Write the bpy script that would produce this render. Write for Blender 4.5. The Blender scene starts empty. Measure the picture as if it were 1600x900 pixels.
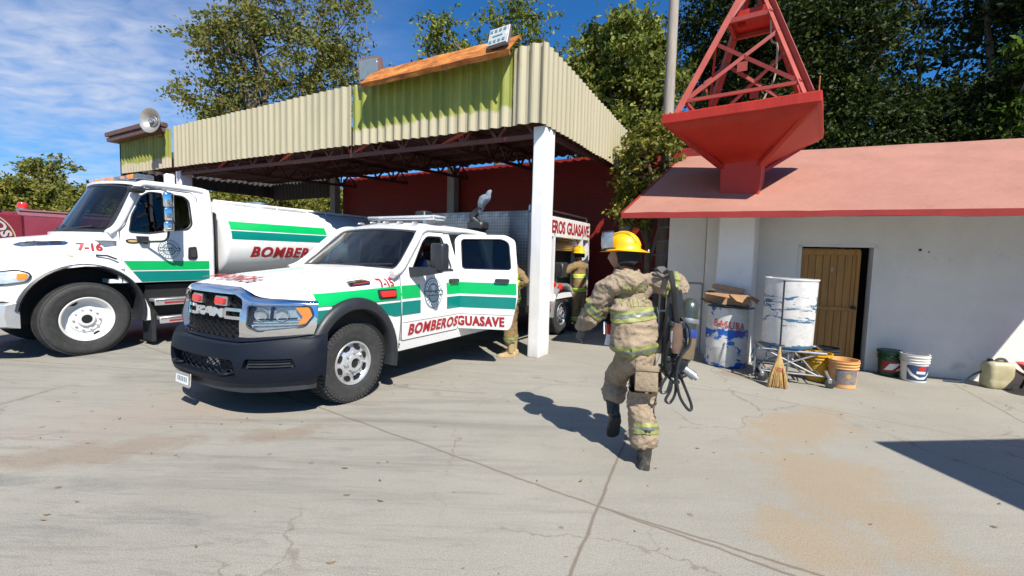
import bpy, bmesh, math, random
import numpy as np
import mathutils.bvhtree
from mathutils import Vector as V, Matrix, noise
R = math.radians
scn = bpy.context.scene
COL = scn.collection

# ---------------------------------------------------------------- objects
def obj(name, bm, mats, parent=None, sm=38, loc=None, rot=None, recalc=True):
    if recalc: bmesh.ops.recalc_face_normals(bm, faces=bm.faces[:])
    if sm:
        a = R(sm)
        for f in bm.faces: f.smooth = True
        for e in bm.edges:
            if len(e.link_faces) == 2:
                if e.calc_face_angle(0) > a: e.smooth = False
    me = bpy.data.meshes.new(name); bm.to_mesh(me); bm.free()
    if not isinstance(mats, (list, tuple)): mats = [mats]
    for m in mats: me.materials.append(m)
    o = bpy.data.objects.new(name, me); COL.objects.link(o)
    if parent: o.parent = parent
    if loc: o.location = loc
    if rot: o.rotation_euler = rot
    return o
def tag(o, label=None, cat=None, group=None, kind=None):
    if label: o['label'] = label
    if cat: o['category'] = cat
    if group: o['group'] = group
    if kind: o['kind'] = kind
    return o
def thing(name, label, cat, loc=(0, 0, 0), rz=0, group=None):
    o = bpy.data.objects.new(name, None); COL.objects.link(o)
    o.location = loc; o.rotation_euler = (0, 0, rz); o.empty_display_size = .2
    return tag(o, label, cat, group)
def copy_tree(o, parent=None):
    c = o.copy(); COL.objects.link(c); c.parent = parent
    for ch in o.children: copy_tree(ch, c)
    return c
NB = bmesh.new
# ---------------------------------------------------------------- shapes
def box(bm, c, s, rot=None, bev=0, mi=0, seg=1):
    r = bmesh.ops.create_cube(bm, size=1)
    M = Matrix.Translation(c) @ (rot.to_4x4() if rot else Matrix()) @ Matrix.Diagonal((s[0], s[1], s[2], 1))
    bmesh.ops.transform(bm, matrix=M, verts=r['verts'])
    fs = {f for v in r['verts'] for f in v.link_faces}
    for f in fs: f.material_index = mi
    if bev:
        es = list({e for v in r['verts'] for e in v.link_edges})
        q = bmesh.ops.bevel(bm, geom=es, offset=bev, segments=seg, affect='EDGES', profile=.5)
        for f in q['faces']: f.material_index = mi
def frame(d, up=V((0, 0, 1))):
    d = d.normalized()
    if abs(d.dot(up)) > .98: up = V((0, 1, 0))
    x = d.cross(up).normalized(); y = x.cross(d).normalized()
    return x, y
def loft(bm, rings, closed=True, cap0=True, cap1=True, mi=0):
    vr = [[bm.verts.new(p) for p in r] for r in rings]
    n = len(vr[0])
    for i in range(len(vr) - 1):
        for j in range(n if closed else n - 1):
            k = (j + 1) % n
            try: bm.faces.new((vr[i][j], vr[i][k], vr[i + 1][k], vr[i + 1][j])).material_index = mi
            except ValueError: pass
    if closed:
        if cap0: bm.faces.new(vr[0][::-1]).material_index = mi
        if cap1: bm.faces.new(vr[-1]).material_index = mi
    return vr
def tube(bm, pts, r, seg=8, mi=0, cap=True, flat=1.0):
    pts = [V(p) for p in pts]; rings = []
    up = V((0, 0, 1)); px = None
    for i, p in enumerate(pts):
        d = (pts[min(i + 1, len(pts) - 1)] - pts[max(i - 1, 0)])
        if d.length < 1e-9: d = V((0, 0, 1))
        x, y = frame(d, up)
        if px is not None:
            dd = d.normalized(); x = (px - dd * px.dot(dd))
            x = x.normalized() if x.length > 1e-6 else frame(d)[0]
            y = x.cross(dd)
        px = x
        rr = r[i] if isinstance(r, (list, tuple)) else r
        rings.append([p + x * math.cos(t) * rr + y * math.sin(t) * rr * flat for t in [2 * math.pi * k / seg for k in range(seg)]])
    loft(bm, rings, True, cap, cap, mi)
def cyl(bm, p0, p1, r0, r1=None, seg=20, mi=0, cap=True):
    tube(bm, [p0, p1], [r0, r0 if r1 is None else r1], seg, mi, cap)
def lathe(bm, prof, seg=32, M=None, mi=0, a0=0, a1=2 * math.pi, cap=True):
    M = M or Matrix(); full = abs(a1 - a0 - 2 * math.pi) < 1e-6
    rings = []
    for r, h in prof:
        rings.append([M @ V((max(r, 1e-4) * math.cos(a0 + (a1 - a0) * k / seg), max(r, 1e-4) * math.sin(a0 + (a1 - a0) * k / seg), h)) for k in range(seg if full else seg + 1)])
    loft(bm, rings, full, cap, cap, mi)
def bar(bm, p0, p1, w, h, mi=0):
    p0 = V(p0); p1 = V(p1); x, y = frame(p1 - p0)
    r = lambda p: [p + x * a * w / 2 + y * b * h / 2 for a, b in ((-1, -1), (1, -1), (1, 1), (-1, 1))]
    loft(bm, [r(p0), r(p1)], mi=mi)
def _emit(bm, b, f, t0, t1, mi):
    b.normal_update()
    for q in list(b.faces):
        if q.normal.z < 0: q.normal_flip()
    b.verts.index_update()
    top = [bm.verts.new(f(v.co.x, v.co.y, t1)) for v in b.verts]
    bot = None if t0 is None else [bm.verts.new(f(v.co.x, v.co.y, t0)) for v in b.verts]
    for q in b.faces:
        ix = [v.index for v in q.verts]
        try:
            bm.faces.new([top[i] for i in ix]).material_index = mi
            if bot: bm.faces.new([bot[i] for i in reversed(ix)]).material_index = mi
        except ValueError: pass
    if bot:
        for e in b.edges:
            if len(e.link_faces) == 1:
                i, j = e.verts[0].index, e.verts[1].index
                try: bm.faces.new((bot[i], bot[j], top[j], top[i])).material_index = mi
                except ValueError: pass
    b.free()
def _cuts(b, ca, cb):
    for ax, c in ((0, ca), (1, cb)):
        if not c: continue
        xs = [v.co[ax] for v in b.verts]
        lo, hi = min(xs), max(xs)
        n = int((hi - lo) / c)
        for k in range(1, n + 1):
            p = lo + (hi - lo) * k / (n + 1)
            co = [0, 0, 0]; no = [0, 0, 0]; co[ax] = p; no[ax] = 1
            bmesh.ops.bisect_plane(b, geom=b.verts[:] + b.edges[:] + b.faces[:], plane_co=co, plane_no=no, dist=1e-5)
def patch(bm, loops, f, t0=0., t1=.004, ca=None, cb=None, mi=0):
    """2-D outline(s), the later ones holes, mapped by f(a, b, t) onto a surface"""
    if not isinstance(loops[0][0], (list, tuple)): loops = [loops]
    b = bmesh.new(); es = []
    for L in loops:
        vs = [b.verts.new((p[0], p[1], 0)) for p in L]
        es += [b.edges.new((vs[i], vs[(i + 1) % len(vs)])) for i in range(len(vs))]
    bmesh.ops.triangle_fill(b, use_beauty=True, use_dissolve=False, edges=es)
    _cuts(b, ca, cb)
    _emit(bm, b, f, t0, t1, mi)
def text_mesh(s, shear=0, bold=.02, sp=1.0):
    cu = bpy.data.curves.new('lettering', 'FONT'); cu.body = s; cu.shear = shear; cu.offset = bold
    cu.space_character = sp; cu.resolution_u = 3; cu.align_x = 'CENTER'
    o = bpy.data.objects.new('lettering', cu); COL.objects.link(o)
    dg = bpy.context.evaluated_depsgraph_get(); dg.update()
    me = bpy.data.meshes.new_from_object(o.evaluated_get(dg))
    bpy.data.objects.remove(o); bpy.data.curves.remove(cu)
    return me
def text(bm, s, f, rect, t1=.004, t0=None, shear=0, bold=.02, ca=None, cb=None, mi=0, sp=1.0, warp=None, fat=0):
    """lettering filling rect (a0, b0, a1, b1) of the surface f"""
    me = text_mesh(s, shear, bold, sp)
    b = bmesh.new(); b.from_mesh(me); bpy.data.meshes.remove(me)
    xs = [v.co.x for v in b.verts]; ys = [v.co.y for v in b.verts]
    x0, x1, y0, y1 = min(xs), max(xs), min(ys), max(ys)
    for v in b.verts:
        p = (v.co.x - x0) / (x1 - x0), (v.co.y - y0) / (y1 - y0)
        if warp: v.co = V((*warp(*p), 0))
        else: v.co = V((rect[0] + p[0] * (rect[2] - rect[0]), rect[1] + p[1] * (rect[3] - rect[1]), 0))
    _cuts(b, ca, cb)
    if fat and not warp:      # heavier strokes: the same letters laid down again a hair to either side
        w_ = fat * abs(rect[3] - rect[1]); hh = fat * .45 * abs(rect[3] - rect[1])
        for i, (dx, dy) in enumerate(((w_, hh), (-w_, -hh), (w_, -hh), (-w_, hh))):
            _emit(bm, b.copy(), lambda a, c, t, dx=dx, dy=dy, i=i: f(a + dx, c + dy, t + .0004 * (i + 1)), t0, t1, mi)
    _emit(bm, b, f, t0, t1, mi)
def rrect(a0, b0, a1, b1, r=.02, n=4):
    P = []
    for cx, cy, s in ((a1 - r, b1 - r, 0), (a0 + r, b1 - r, 90), (a0 + r, b0 + r, 180), (a1 - r, b0 + r, 270)):
        for k in range(n + 1):
            t = R(s + 90 * k / n); P.append((cx + r * math.cos(t), cy + r * math.sin(t)))
    return P
def rpoly(pts, r=.03, n=4):
    """polygon with rounded corners"""
    P = []; m = len(pts)
    for i in range(m):
        p = V(pts[i]); a = V(pts[i - 1]) - p; b = V(pts[(i + 1) % m]) - p
        rr = min(r, a.length * .45, b.length * .45)
        s = p + a.normalized() * rr; e = p + b.normalized() * rr
        for k in range(n + 1):
            t = k / n; q = s * (1 - t) ** 2 + p * 2 * t * (1 - t) + e * t * t
            P.append((q.x, q.y))
    return P
def circ(cx, cy, r, n=28, ry=None):
    return [(cx + r * math.cos(2 * math.pi * k / n), cy + (ry or r) * math.sin(2 * math.pi * k / n)) for k in range(n)]
def lerp(a, b, t): return a + (b - a) * t
def interp(x, xs, ys):
    return float(np.interp(x, xs, ys))
def crom(pts, n):
    """Catmull-Rom through pts, n samples per span"""
    P = [V(p) for p in pts]; out = []
    for i in range(len(P) - 1):
        a = P[i - 1] if i else P[i] * 2 - P[i + 1]; b = P[i]; c = P[i + 1]
        d = P[i + 2] if i + 2 < len(P) else c * 2 - b
        for k in range(n):
            t = k / n
            out.append(.5 * ((2 * b) + (c - a) * t + (2 * a - 5 * b + 4 * c - d) * t * t + (3 * b - a - 3 * c + d) * t ** 3))
    out.append(P[-1]); return out

# ---------------------------------------------------------------- materials
def nodes(name):
    m = bpy.data.materials.new(name); m.use_nodes = True
    nt = m.node_tree; b = nt.nodes['Principled BSDF']
    return m, nt, b
def N(nt, t, **kw):
    n = nt.nodes.new(t)
    for k, v in kw.items():
        if k in n.inputs: n.inputs[k].default_value = v
        else: setattr(n, k, v)
    return n
def tex(nt, scale=5, detail=4, rough=.6, vec=None, stretch=None, kind='Object', dist=0):
    n = N(nt, 'ShaderNodeTexNoise', Scale=scale, Detail=detail, Roughness=rough, Distortion=dist)
    tc = N(nt, 'ShaderNodeTexCoord'); o = tc.outputs[kind]
    if stretch:
        mp = N(nt, 'ShaderNodeMapping'); mp.inputs['Scale'].default_value = stretch
        nt.links.new(o, mp.inputs[0]); o = mp.outputs[0]
    nt.links.new(o, n.inputs['Vector']); return n
def ramp(nt, src, stops, interp='LINEAR'):
    r = N(nt, 'ShaderNodeValToRGB'); r.color_ramp.interpolation = interp
    e = r.color_ramp.elements
    while len(e) < len(stops): e.new(.5)
    for i, (p, c) in enumerate(stops):
        e[i].position = p; e[i].color = (*c, 1) if len(c) == 3 else c
    nt.links.new(src, r.inputs[0]); return r
def mix(nt, fac, a, b, mode='MIX'):
    m = N(nt, 'ShaderNodeMix', data_type='RGBA', blend_type=mode)
    def put(i, v):
        if hasattr(v, 'links'): nt.links.new(v, m.inputs[i])
        elif isinstance(v, (int, float)): m.inputs[i].default_value = v
        else: m.inputs[i].default_value = (*v, 1)
    put(0, fac); put(6, a); put(7, b); return m.outputs[2]
def bump(nt, b, src, st=.2, dist=.01):
    n = N(nt, 'ShaderNodeBump', Strength=st, Distance=dist)
    nt.links.new(src, n.inputs['Height']); nt.links.new(n.outputs[0], b.inputs['Normal'])
def mat(name, c, rough=.5, metal=0., var=.12, scale=6, bmp=0., bscale=60, bdist=.005, coat=0., dirt=None, dirtc=(.2, .17, .13), spec=None, stretch=None):
    m, nt, b = nodes(name)
    b.inputs['Roughness'].default_value = rough; b.inputs['Metallic'].default_value = metal
    b.inputs['Coat Weight'].default_value = coat; b.inputs['Coat Roughness'].default_value = .05
    if spec is not None: b.inputs['Specular IOR Level'].default_value = spec
    n = tex(nt, scale, 5, .65, stretch=stretch)
    lo = tuple(x * (1 - var) for x in c); hi = tuple(min(1, x * (1 + var)) for x in c)
    r = ramp(nt, n.outputs[0], [(.3, lo), (.7, hi)])
    col = r.outputs[0]
    if dirt:
        d = tex(nt, scale * 1.7, 7, .75, stretch=stretch)
        dr = ramp(nt, d.outputs[0], [(dirt, (0, 0, 0)), (min(1, dirt + .14), (1, 1, 1))])
        col = mix(nt, dr.outputs[0], col, dirtc)
    nt.links.new(col, b.inputs['Base Color'])
    rr = N(nt, 'ShaderNodeMapRange'); rr.inputs[3].default_value = max(.02, rough - .08); rr.inputs[4].default_value = min(1, rough + .08)
    nt.links.new(n.outputs[0], rr.inputs[0]); nt.links.new(rr.outputs[0], b.inputs['Roughness'])
    if bmp:
        bn = tex(nt, bscale, 4, .6, stretch=stretch); bump(nt, b, bn.outputs[0], bmp, bdist)
    return m
def glass(name, tint=(.1, .13, .14), t=.35, rough=.02):
    m, nt, b = nodes(name); nt.nodes.remove(b)
    out = nt.nodes['Material Output']
    tr = N(nt, 'ShaderNodeBsdfTransparent'); tr.inputs[0].default_value = (*tint, 1)
    gl = N(nt, 'ShaderNodeBsdfGlossy', Roughness=rough); gl.inputs[0].default_value = (1, 1, 1, 1)
    fr = N(nt, 'ShaderNodeFresnel', IOR=1.52)
    mx = N(nt, 'ShaderNodeMixShader'); ge = N(nt, 'ShaderNodeNewGeometry'); inv = N(nt, 'ShaderNodeMath', operation='SUBTRACT'); inv.inputs[0].default_value = 1; nt.links.new(ge.outputs['Backfacing'], inv.inputs[1])
    fm = N(nt, 'ShaderNodeMath', operation='MULTIPLY'); nt.links.new(fr.outputs[0], fm.inputs[0]); nt.links.new(inv.outputs[0], fm.inputs[1])
    nt.links.new(fm.outputs[0], mx.inputs[0]); nt.links.new(tr.outputs[0], mx.inputs[1]); nt.links.new(gl.outputs[0], mx.inputs[2])
    nt.links.new(mx.outputs[0], out.inputs[0]); return m
def leafmat(name, a, b2, c3, tr=.3):
    m, nt, b = nodes(name); nt.nodes.remove(b); out = nt.nodes['Material Output']
    g = N(nt, 'ShaderNodeNewGeometry')
    r = ramp(nt, g.outputs['Random Per Island'], [(0, a), (.5, b2), (.93, c3)])
    n = tex(nt, .5, 3, .6)
    col = mix(nt, ramp(nt, n.outputs[0], [(.35, (0, 0, 0)), (.65, (.6, .6, .6))]).outputs[0], r.outputs[0], a)
    d = N(nt, 'ShaderNodeBsdfPrincipled', Roughness=.6); d.inputs['Specular IOR Level'].default_value = .15
    t = N(nt, 'ShaderNodeBsdfTranslucent'); mx = N(nt, 'ShaderNodeMixShader'); mx.inputs[0].default_value = tr
    nt.links.new(col, d.inputs['Base Color']); nt.links.new(col, t.inputs[0])
    nt.links.new(d.outputs[0], mx.inputs[1]); nt.links.new(t.outputs[0], mx.inputs[2]); nt.links.new(mx.outputs[0], out.inputs[0])
    return m
M_ = {}
M_['white_paint'] = mat('white_paint', (.78, .78, .775), .30, 0, .04, 1.6, coat=.5, dirt=.60, dirtc=(.62, .60, .56))
M_['green'] = mat('green_vinyl', (.0, .40, .10), .35, 0, .05, 3, coat=.3)
M_['teal'] = mat('teal_vinyl', (.0, .19, .16), .35, 0, .05, 3, coat=.3)
M_['redtxt'] = mat('red_vinyl', (.36, .02, .025), .4, 0, .05, 4)
M_['white_vinyl'] = mat('white_vinyl', (.82, .82, .82), .4, 0, .03)
M_['grey_vinyl'] = mat('grey_vinyl', (.14, .22, .24), .4, 0, .05)
M_['chrome'] = mat('chrome', (.82, .83, .85), .07, 1, .02, 3)
M_['alu'] = mat('aluminium', (.6, .61, .62), .3, 1, .08, 12)
M_['silver'] = mat('silver_paint', (.62, .63, .64), .3, .6, .06, 8, coat=.4)
M_['black_plastic'] = mat('black_plastic', (.022, .024, .028), .45, 0, .2, 8, bmp=.1, bscale=300, bdist=.001)
M_['bumper'] = mat('bumper_plastic', (.006, .009, .017), .55, 0, .15, 4, spec=.2, coat=0, bmp=.05, bscale=350, bdist=.001)
M_['black'] = mat('black_void', (.008, .008, .008), .8, 0, .1)
M_['rubber'] = mat('tyre_rubber', (.035, .035, .035), .75, 0, .25, 14, dirt=.58, dirtc=(.11, .10, .09), bmp=.3, bscale=90)
M_['red_lens'] = mat('red_lens', (.65, .03, .015), .15, 0, .1, 20, coat=.6)
M_['orange_lens'] = mat('orange_lens', (.85, .24, .01), .15, 0, .1, 20, coat=.6)
M_['clear'] = glass('clear_lens', (.85, .87, .88))
M_['glass'] = glass('tinted_glass', (.30, .38, .41))
M_['dark_glass'] = glass('dark_glass', (.10, .13, .14))
M_['interior'] = mat('cab_interior', (.03, .033, .036), .8, 0, .15)
M_['gap'] = mat('panel_gap', (.05, .05, .055), .8, 0, .1)

# ---------------------------------------------------------------- camera, sun, sky
F_ = 700.; HC = 1.6
pitch = math.atan(52 / F_); roll = R(1.47)
fw = V((0, math.cos(pitch), -math.sin(pitch))); up = V((0, math.sin(pitch), math.cos(pitch))); rt = V((1, 0, 0))
r2 = rt * math.cos(roll) + up * math.sin(roll); u2 = up * math.cos(roll) - rt * math.sin(roll)
cam = bpy.data.cameras.new('camera'); cam.sensor_width = 36; cam.lens = F_ / 1600 * 36; cam.clip_end = 3000; cam.clip_start = .05
co = bpy.data.objects.new('camera', cam); COL.objects.link(co)
co.matrix_world = Matrix(((r2.x, u2.x, -fw.x, 0), (r2.y, u2.y, -fw.y, 0), (r2.z, u2.z, -fw.z, HC), (0, 0, 0, 1)))
scn.camera = co
SAZ, SEL = R(156), R(48.8)
S = V((math.sin(SAZ) * math.cos(SEL), math.cos(SAZ) * math.cos(SEL), math.sin(SEL)))
sl = bpy.data.lights.new('sun', 'SUN'); sl.energy = 5.0; sl.angle = R(.5); sl.color = (1, .94, .84)
so = bpy.data.objects.new('sun', sl); COL.objects.link(so); so.rotation_euler = S.to_track_quat('Z', 'Y').to_euler(); so.location = S * 60
w = bpy.data.worlds.new('World'); scn.world = w; w.use_nodes = True
nt = w.node_tree; bg = nt.nodes['Background']; bg.inputs[1].default_value = .052
sk = N(nt, 'ShaderNodeTexSky', sky_type='NISHITA', sun_disc=False, sun_elevation=SEL, sun_rotation=SAZ, altitude=0, air_density=1.0, dust_density=.25, ozone_density=3.0)
tc = N(nt, 'ShaderNodeTexCoord')
# thin rippled high cloud: noise on the direction projected to a cloud layer
sx = N(nt, 'ShaderNodeSeparateXYZ'); nt.links.new(tc.outputs['Generated'], sx.inputs[0])
def math_(op, a, b=None):
    m = N(nt, 'ShaderNodeMath', operation=op)
    for i, v in enumerate((a, b)):
        if v is None: continue
        if hasattr(v, 'links'): nt.links.new(v, m.inputs[i])
        else: m.inputs[i].default_value = v
    return m.outputs[0]
zz = math_('ADD', math_('MAXIMUM', sx.outputs[2], 0), .12)
cx = N(nt, 'ShaderNodeCombineXYZ'); nt.links.new(math_('DIVIDE', sx.outputs[0], zz), cx.inputs[0]); nt.links.new(math_('DIVIDE', sx.outputs[1], zz), cx.inputs[1])
mp = N(nt, 'ShaderNodeMapping'); mp.inputs['Rotation'].default_value = (0, 0, R(20)); mp.inputs['Scale'].default_value = (1, 1.5, 1)
nt.links.new(cx.outputs[0], mp.inputs[0])
n1 = N(nt, 'ShaderNodeTexNoise', Scale=6.5, Detail=6, Roughness=.55, Distortion=.5); nt.links.new(mp.outputs[0], n1.inputs[0])
n2 = N(nt, 'ShaderNodeTexNoise', Scale=.9, Detail=3, Roughness=.5); nt.links.new(mp.outputs[0], n2.inputs[0])
left = N(nt, 'ShaderNodeMapRange'); left.inputs[1].default_value = -.15; left.inputs[2].default_value = -.62
nt.links.new(sx.outputs[0], left.inputs[0])
bigm = ramp(nt, n2.outputs[0], [(.28, (0, 0, 0)), (.6, (1, 1, 1))]).outputs[0]
rip = ramp(nt, n1.outputs[0], [(.30, (.30, .30, .30)), (.78, (1, 1, 1))]).outputs[0]
cm = math_('MULTIPLY', math_('MULTIPLY', rip, bigm), math_('MULTIPLY', left.outputs[0], .92))
deep = mix(nt, 1.0, sk.outputs[0], (.36, 1.12, 1.80), 'MULTIPLY')
colr = mix(nt, cm, deep, (8.8, 9.6, 11.5))
nt.links.new(colr, bg.inputs[0])
scn.view_settings.view_transform = 'Standard'; scn.view_settings.look = 'None'; scn.view_settings.exposure = .58; scn.view_settings.gamma = 1
scn.render.engine = 'CYCLES'; scn.cycles.max_bounces = 6; scn.cycles.diffuse_bounces = 3; scn.cycles.glossy_bounces = 4; scn.cycles.transmission_bounces = 4; scn.cycles.transparent_max_bounces = 10; scn.cycles.use_adaptive_sampling = True; scn.cycles.adaptive_threshold = .02; scn.cycles.caustics_reflective = False; scn.cycles.caustics_refractive = False; scn.render.resolution_x = 1024; scn.render.resolution_y = 576

# site frame: A runs along the shelter's open front (to the right), D goes into the bays
AZ = R(30)
A = V((math.cos(AZ), -math.sin(AZ), 0)); D = V((math.sin(AZ), math.cos(AZ), 0))
CC = V((.44, 6.88, 0))
def site(a, d, z=0): return CC + A * a + D * d + V((0, 0, z))
# ================================================================ ground
def ground():
    m, nt, b = nodes('yard_concrete')
    tc = N(nt, 'ShaderNodeTexCoord'); P = tc.outputs['Object']
    def mth(op, a, b_=None, c=None):
        n = N(nt, 'ShaderNodeMath', operation=op)
        for i, v in enumerate((a, b_, c)):
            if v is None: continue
            if hasattr(v, 'links'): nt.links.new(v, n.inputs[i])
            else: n.inputs[i].default_value = v
        return n.outputs[0]
    def nz(scale, det, rough, st=(1, 1, 1), rz=0, dist=0):
        mp = N(nt, 'ShaderNodeMapping'); mp.inputs['Scale'].default_value = st; mp.inputs['Rotation'].default_value = (0, 0, rz)
        nt.links.new(P, mp.inputs[0]); n = N(nt, 'ShaderNodeTexNoise', Scale=scale, Detail=det, Roughness=rough, Distortion=dist)
        nt.links.new(mp.outputs[0], n.inputs[0]); return n.outputs[0]
    big = nz(.55, 4, .6); med = nz(2.6, 5, .7); fine = nz(38, 3, .7); strk = nz(1.5, 6, .74, (.22, 2.2, 1), R(-62), .6)
    strk2 = nz(3.6, 5, .78, (.35, 3.2, 1), R(-38), 1.2)
    col = ramp(nt, big, [(.3, (.26, .246, .208)), (.7, (.345, .327, .28))]).outputs[0]
    col = mix(nt, ramp(nt, med, [(.35, (0, 0, 0)), (.72, (.55, .55, .55))]).outputs[0], col, (.325, .308, .262))
    sepP = N(nt, 'ShaderNodeSeparateXYZ'); nt.links.new(P, sepP.inputs[0]); X, Y = sepP.outputs[0], sepP.outputs[1]
    def rng(v, a, b_, lo=0., hi=1.):
        r = N(nt, 'ShaderNodeMapRange', interpolation_type='SMOOTHSTEP'); nt.links.new(v, r.inputs[0])
        r.inputs[1].default_value = a; r.inputs[2].default_value = b_; r.inputs[3].default_value = lo; r.inputs[4].default_value = hi
        return r.outputs[0]
    # drag and tyre streaks, stronger on the left where the trucks turn
    lft = rng(X, 1.6, -1.5, .25, 1.)
    s1 = mth('MULTIPLY', ramp(nt, strk, [(.49, (0, 0, 0)), (.68, (.75, .75, .75))]).outputs[0], lft)
    col = mix(nt, s1, col, (.15, .147, .135))
    s2 = mth('MULTIPLY', ramp(nt, strk2, [(.53, (0, 0, 0)), (.70, (.65, .65, .65))]).outputs[0], lft)
    col = mix(nt, s2, col, (.165, .158, .140))
    # tan mud stain on the right, worn brown patches
    def blob(cx, cy, rx, ry, ang):
        mp = N(nt, 'ShaderNodeMapping', vector_type='TEXTURE'); mp.inputs['Location'].default_value = (cx, cy, 0); mp.inputs['Rotation'].default_value = (0, 0, ang); mp.inputs['Scale'].default_value = (rx, ry, 1)
        nt.links.new(P, mp.inputs[0]); l = N(nt, 'ShaderNodeVectorMath', operation='LENGTH'); nt.links.new(mp.outputs[0], l.inputs[0])
        d = mth('ADD', l.outputs['Value'], mth('MULTIPLY', mth('SUBTRACT', med, .5), 2.6))
        return rng(d, 1.05, .35)
    tan_ = mth('MAXIMUM', blob(2.9, 4.3, 1.0, .45, R(30)), mth('MAXIMUM', blob(2.35, 3.1, .55, 1.25, R(-12)), blob(1.75, 2.4, .35, .5, 0)))
    col = mix(nt, mth('MULTIPLY', tan_, .62), col, (.33, .245, .145))
    br = mth('MAXIMUM', blob(-2.05, 3.75, .45, .2, R(30)), mth('MAXIMUM', blob(3.3, 6.1, .55, .22, R(-25)), blob(-3.3, 3.3, 1.0, .3, R(20))))
    col = mix(nt, mth('MULTIPLY', br, .5), col, (.22, .145, .09))
    col = mix(nt, mth('MULTIPLY', blob(-2.9, 4.5, 2.2, .8, R(30)), .35), col, (.35, .265, .215))
    pit = nz(7, 8, .8)
    col = mix(nt, ramp(nt, pit, [(.62, (0, 0, 0)), (.72, (.6, .6, .6))]).outputs[0], col, (.20, .185, .155))
    spk = N(nt, 'ShaderNodeTexVoronoi', Scale=2.3); nt.links.new(P, spk.inputs[0])
    col = mix(nt, ramp(nt, spk.outputs['Distance'], [(.035, (.75, .75, .75)), (.06, (0, 0, 0))]).outputs[0], col, (.16, .12, .10))
    col = mix(nt, ramp(nt, fine, [(.3, (.5, .5, .5)), (.55, (0, 0, 0))]).outputs[0], col, mix(nt, 1., col, (.8, .8, .8), 'MULTIPLY'))
    # joints: distance to a line of unit normal (nx, ny)
    wob = mth('MULTIPLY', mth('SUBTRACT', nz(3.5, 5, .6), .5), .05)
    tot = None
    def line(p, q, wd=.013, lo=None, hi=None):
        nonlocal tot
        dx, dy = q[0] - p[0], q[1] - p[1]; L = math.hypot(dx, dy); dx /= L; dy /= L; nx, ny = -dy, dx
        dist = mth('ABSOLUTE', mth('ADD', mth('ADD', mth('MULTIPLY', X, nx), mth('MULTIPLY', Y, ny)), mth('SUBTRACT', wob, nx * p[0] + ny * p[1])))
        v = rng(dist, wd * 1.5, wd * .3)
        if lo is not None:
            s = mth('ADD', mth('MULTIPLY', X, dx), mth('MULTIPLY', Y, dy)); s0 = dx * p[0] + dy * p[1]
            v = mth('MULTIPLY', v, mth('MULTIPLY', rng(s, s0 + lo - .02, s0 + lo + .02), rng(s, s0 + hi + .02, s0 + hi - .02)))
        tot = v if tot is None else mth('MAXIMUM', tot, v)
    line((-2.11, 4.57), (.59, 2.77), .011); line((.59, 2.77), (1.54, 2.23), .011, 0, 30)
    line((.33, 2.14), (.59, 2.77), .011); line((3.23, 4.98), (4.29, 4.15), .006); line((6.04, 5.99), (5.39, 4.64), .010, 0, 9)
    line((-6.2, 5.9), (-2.7, 5.4), .008, -20, 6)
    # hairline cracks: edges of big distorted cells, kept only in places
    wv = N(nt, 'ShaderNodeTexNoise', Scale=1.7, Detail=5, Roughness=.6); nt.links.new(P, wv.inputs[0])
    va = N(nt, 'ShaderNodeVectorMath', operation='MULTIPLY_ADD'); nt.links.new(wv.outputs['Color'], va.inputs[0]); va.inputs[1].default_value = (.7, .7, 0); nt.links.new(P, va.inputs[2])
    vo = N(nt, 'ShaderNodeTexVoronoi', feature='DISTANCE_TO_EDGE', Scale=.62); nt.links.new(va.outputs[0], vo.inputs[0])
    ck = mth('MULTIPLY', rng(vo.outputs['Distance'], .008, .001), ramp(nt, nz(.5, 2, .5), [(.47, (0, 0, 0)), (.55, (1, 1, 1))]).outputs[0])
    gr = nz(150, 2, .6)
    col = mix(nt, ramp(nt, gr, [(.36, (.55, .55, .55)), (.5, (0, 0, 0))]).outputs[0], col, (.12, .112, .095)); col = mix(nt, ramp(nt, gr, [(.56, (0, 0, 0)), (.68, (.4, .4, .4))]).outputs[0], col, (.44, .42, .37))
    ln = mth('MAXIMUM', mth('MULTIPLY', tot, .7), mth('MULTIPLY', ck, .48))
    col = mix(nt, ln, col, (.13, .095, .065))
    nt.links.new(col, b.inputs['Base Color']); b.inputs['Roughness'].default_value = .85
    h = mth('ADD', mth('MULTIPLY', fine, .3), mth('MULTIPLY', med, .6))
    bump(nt, b, h, .35, .012)
    bm = NB()
    bmesh.ops.create_grid(bm, x_segments=40, y_segments=40, size=600)
    o = obj('ground', bm, m, sm=0); tag(o, kind='structure')
ground()

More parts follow.
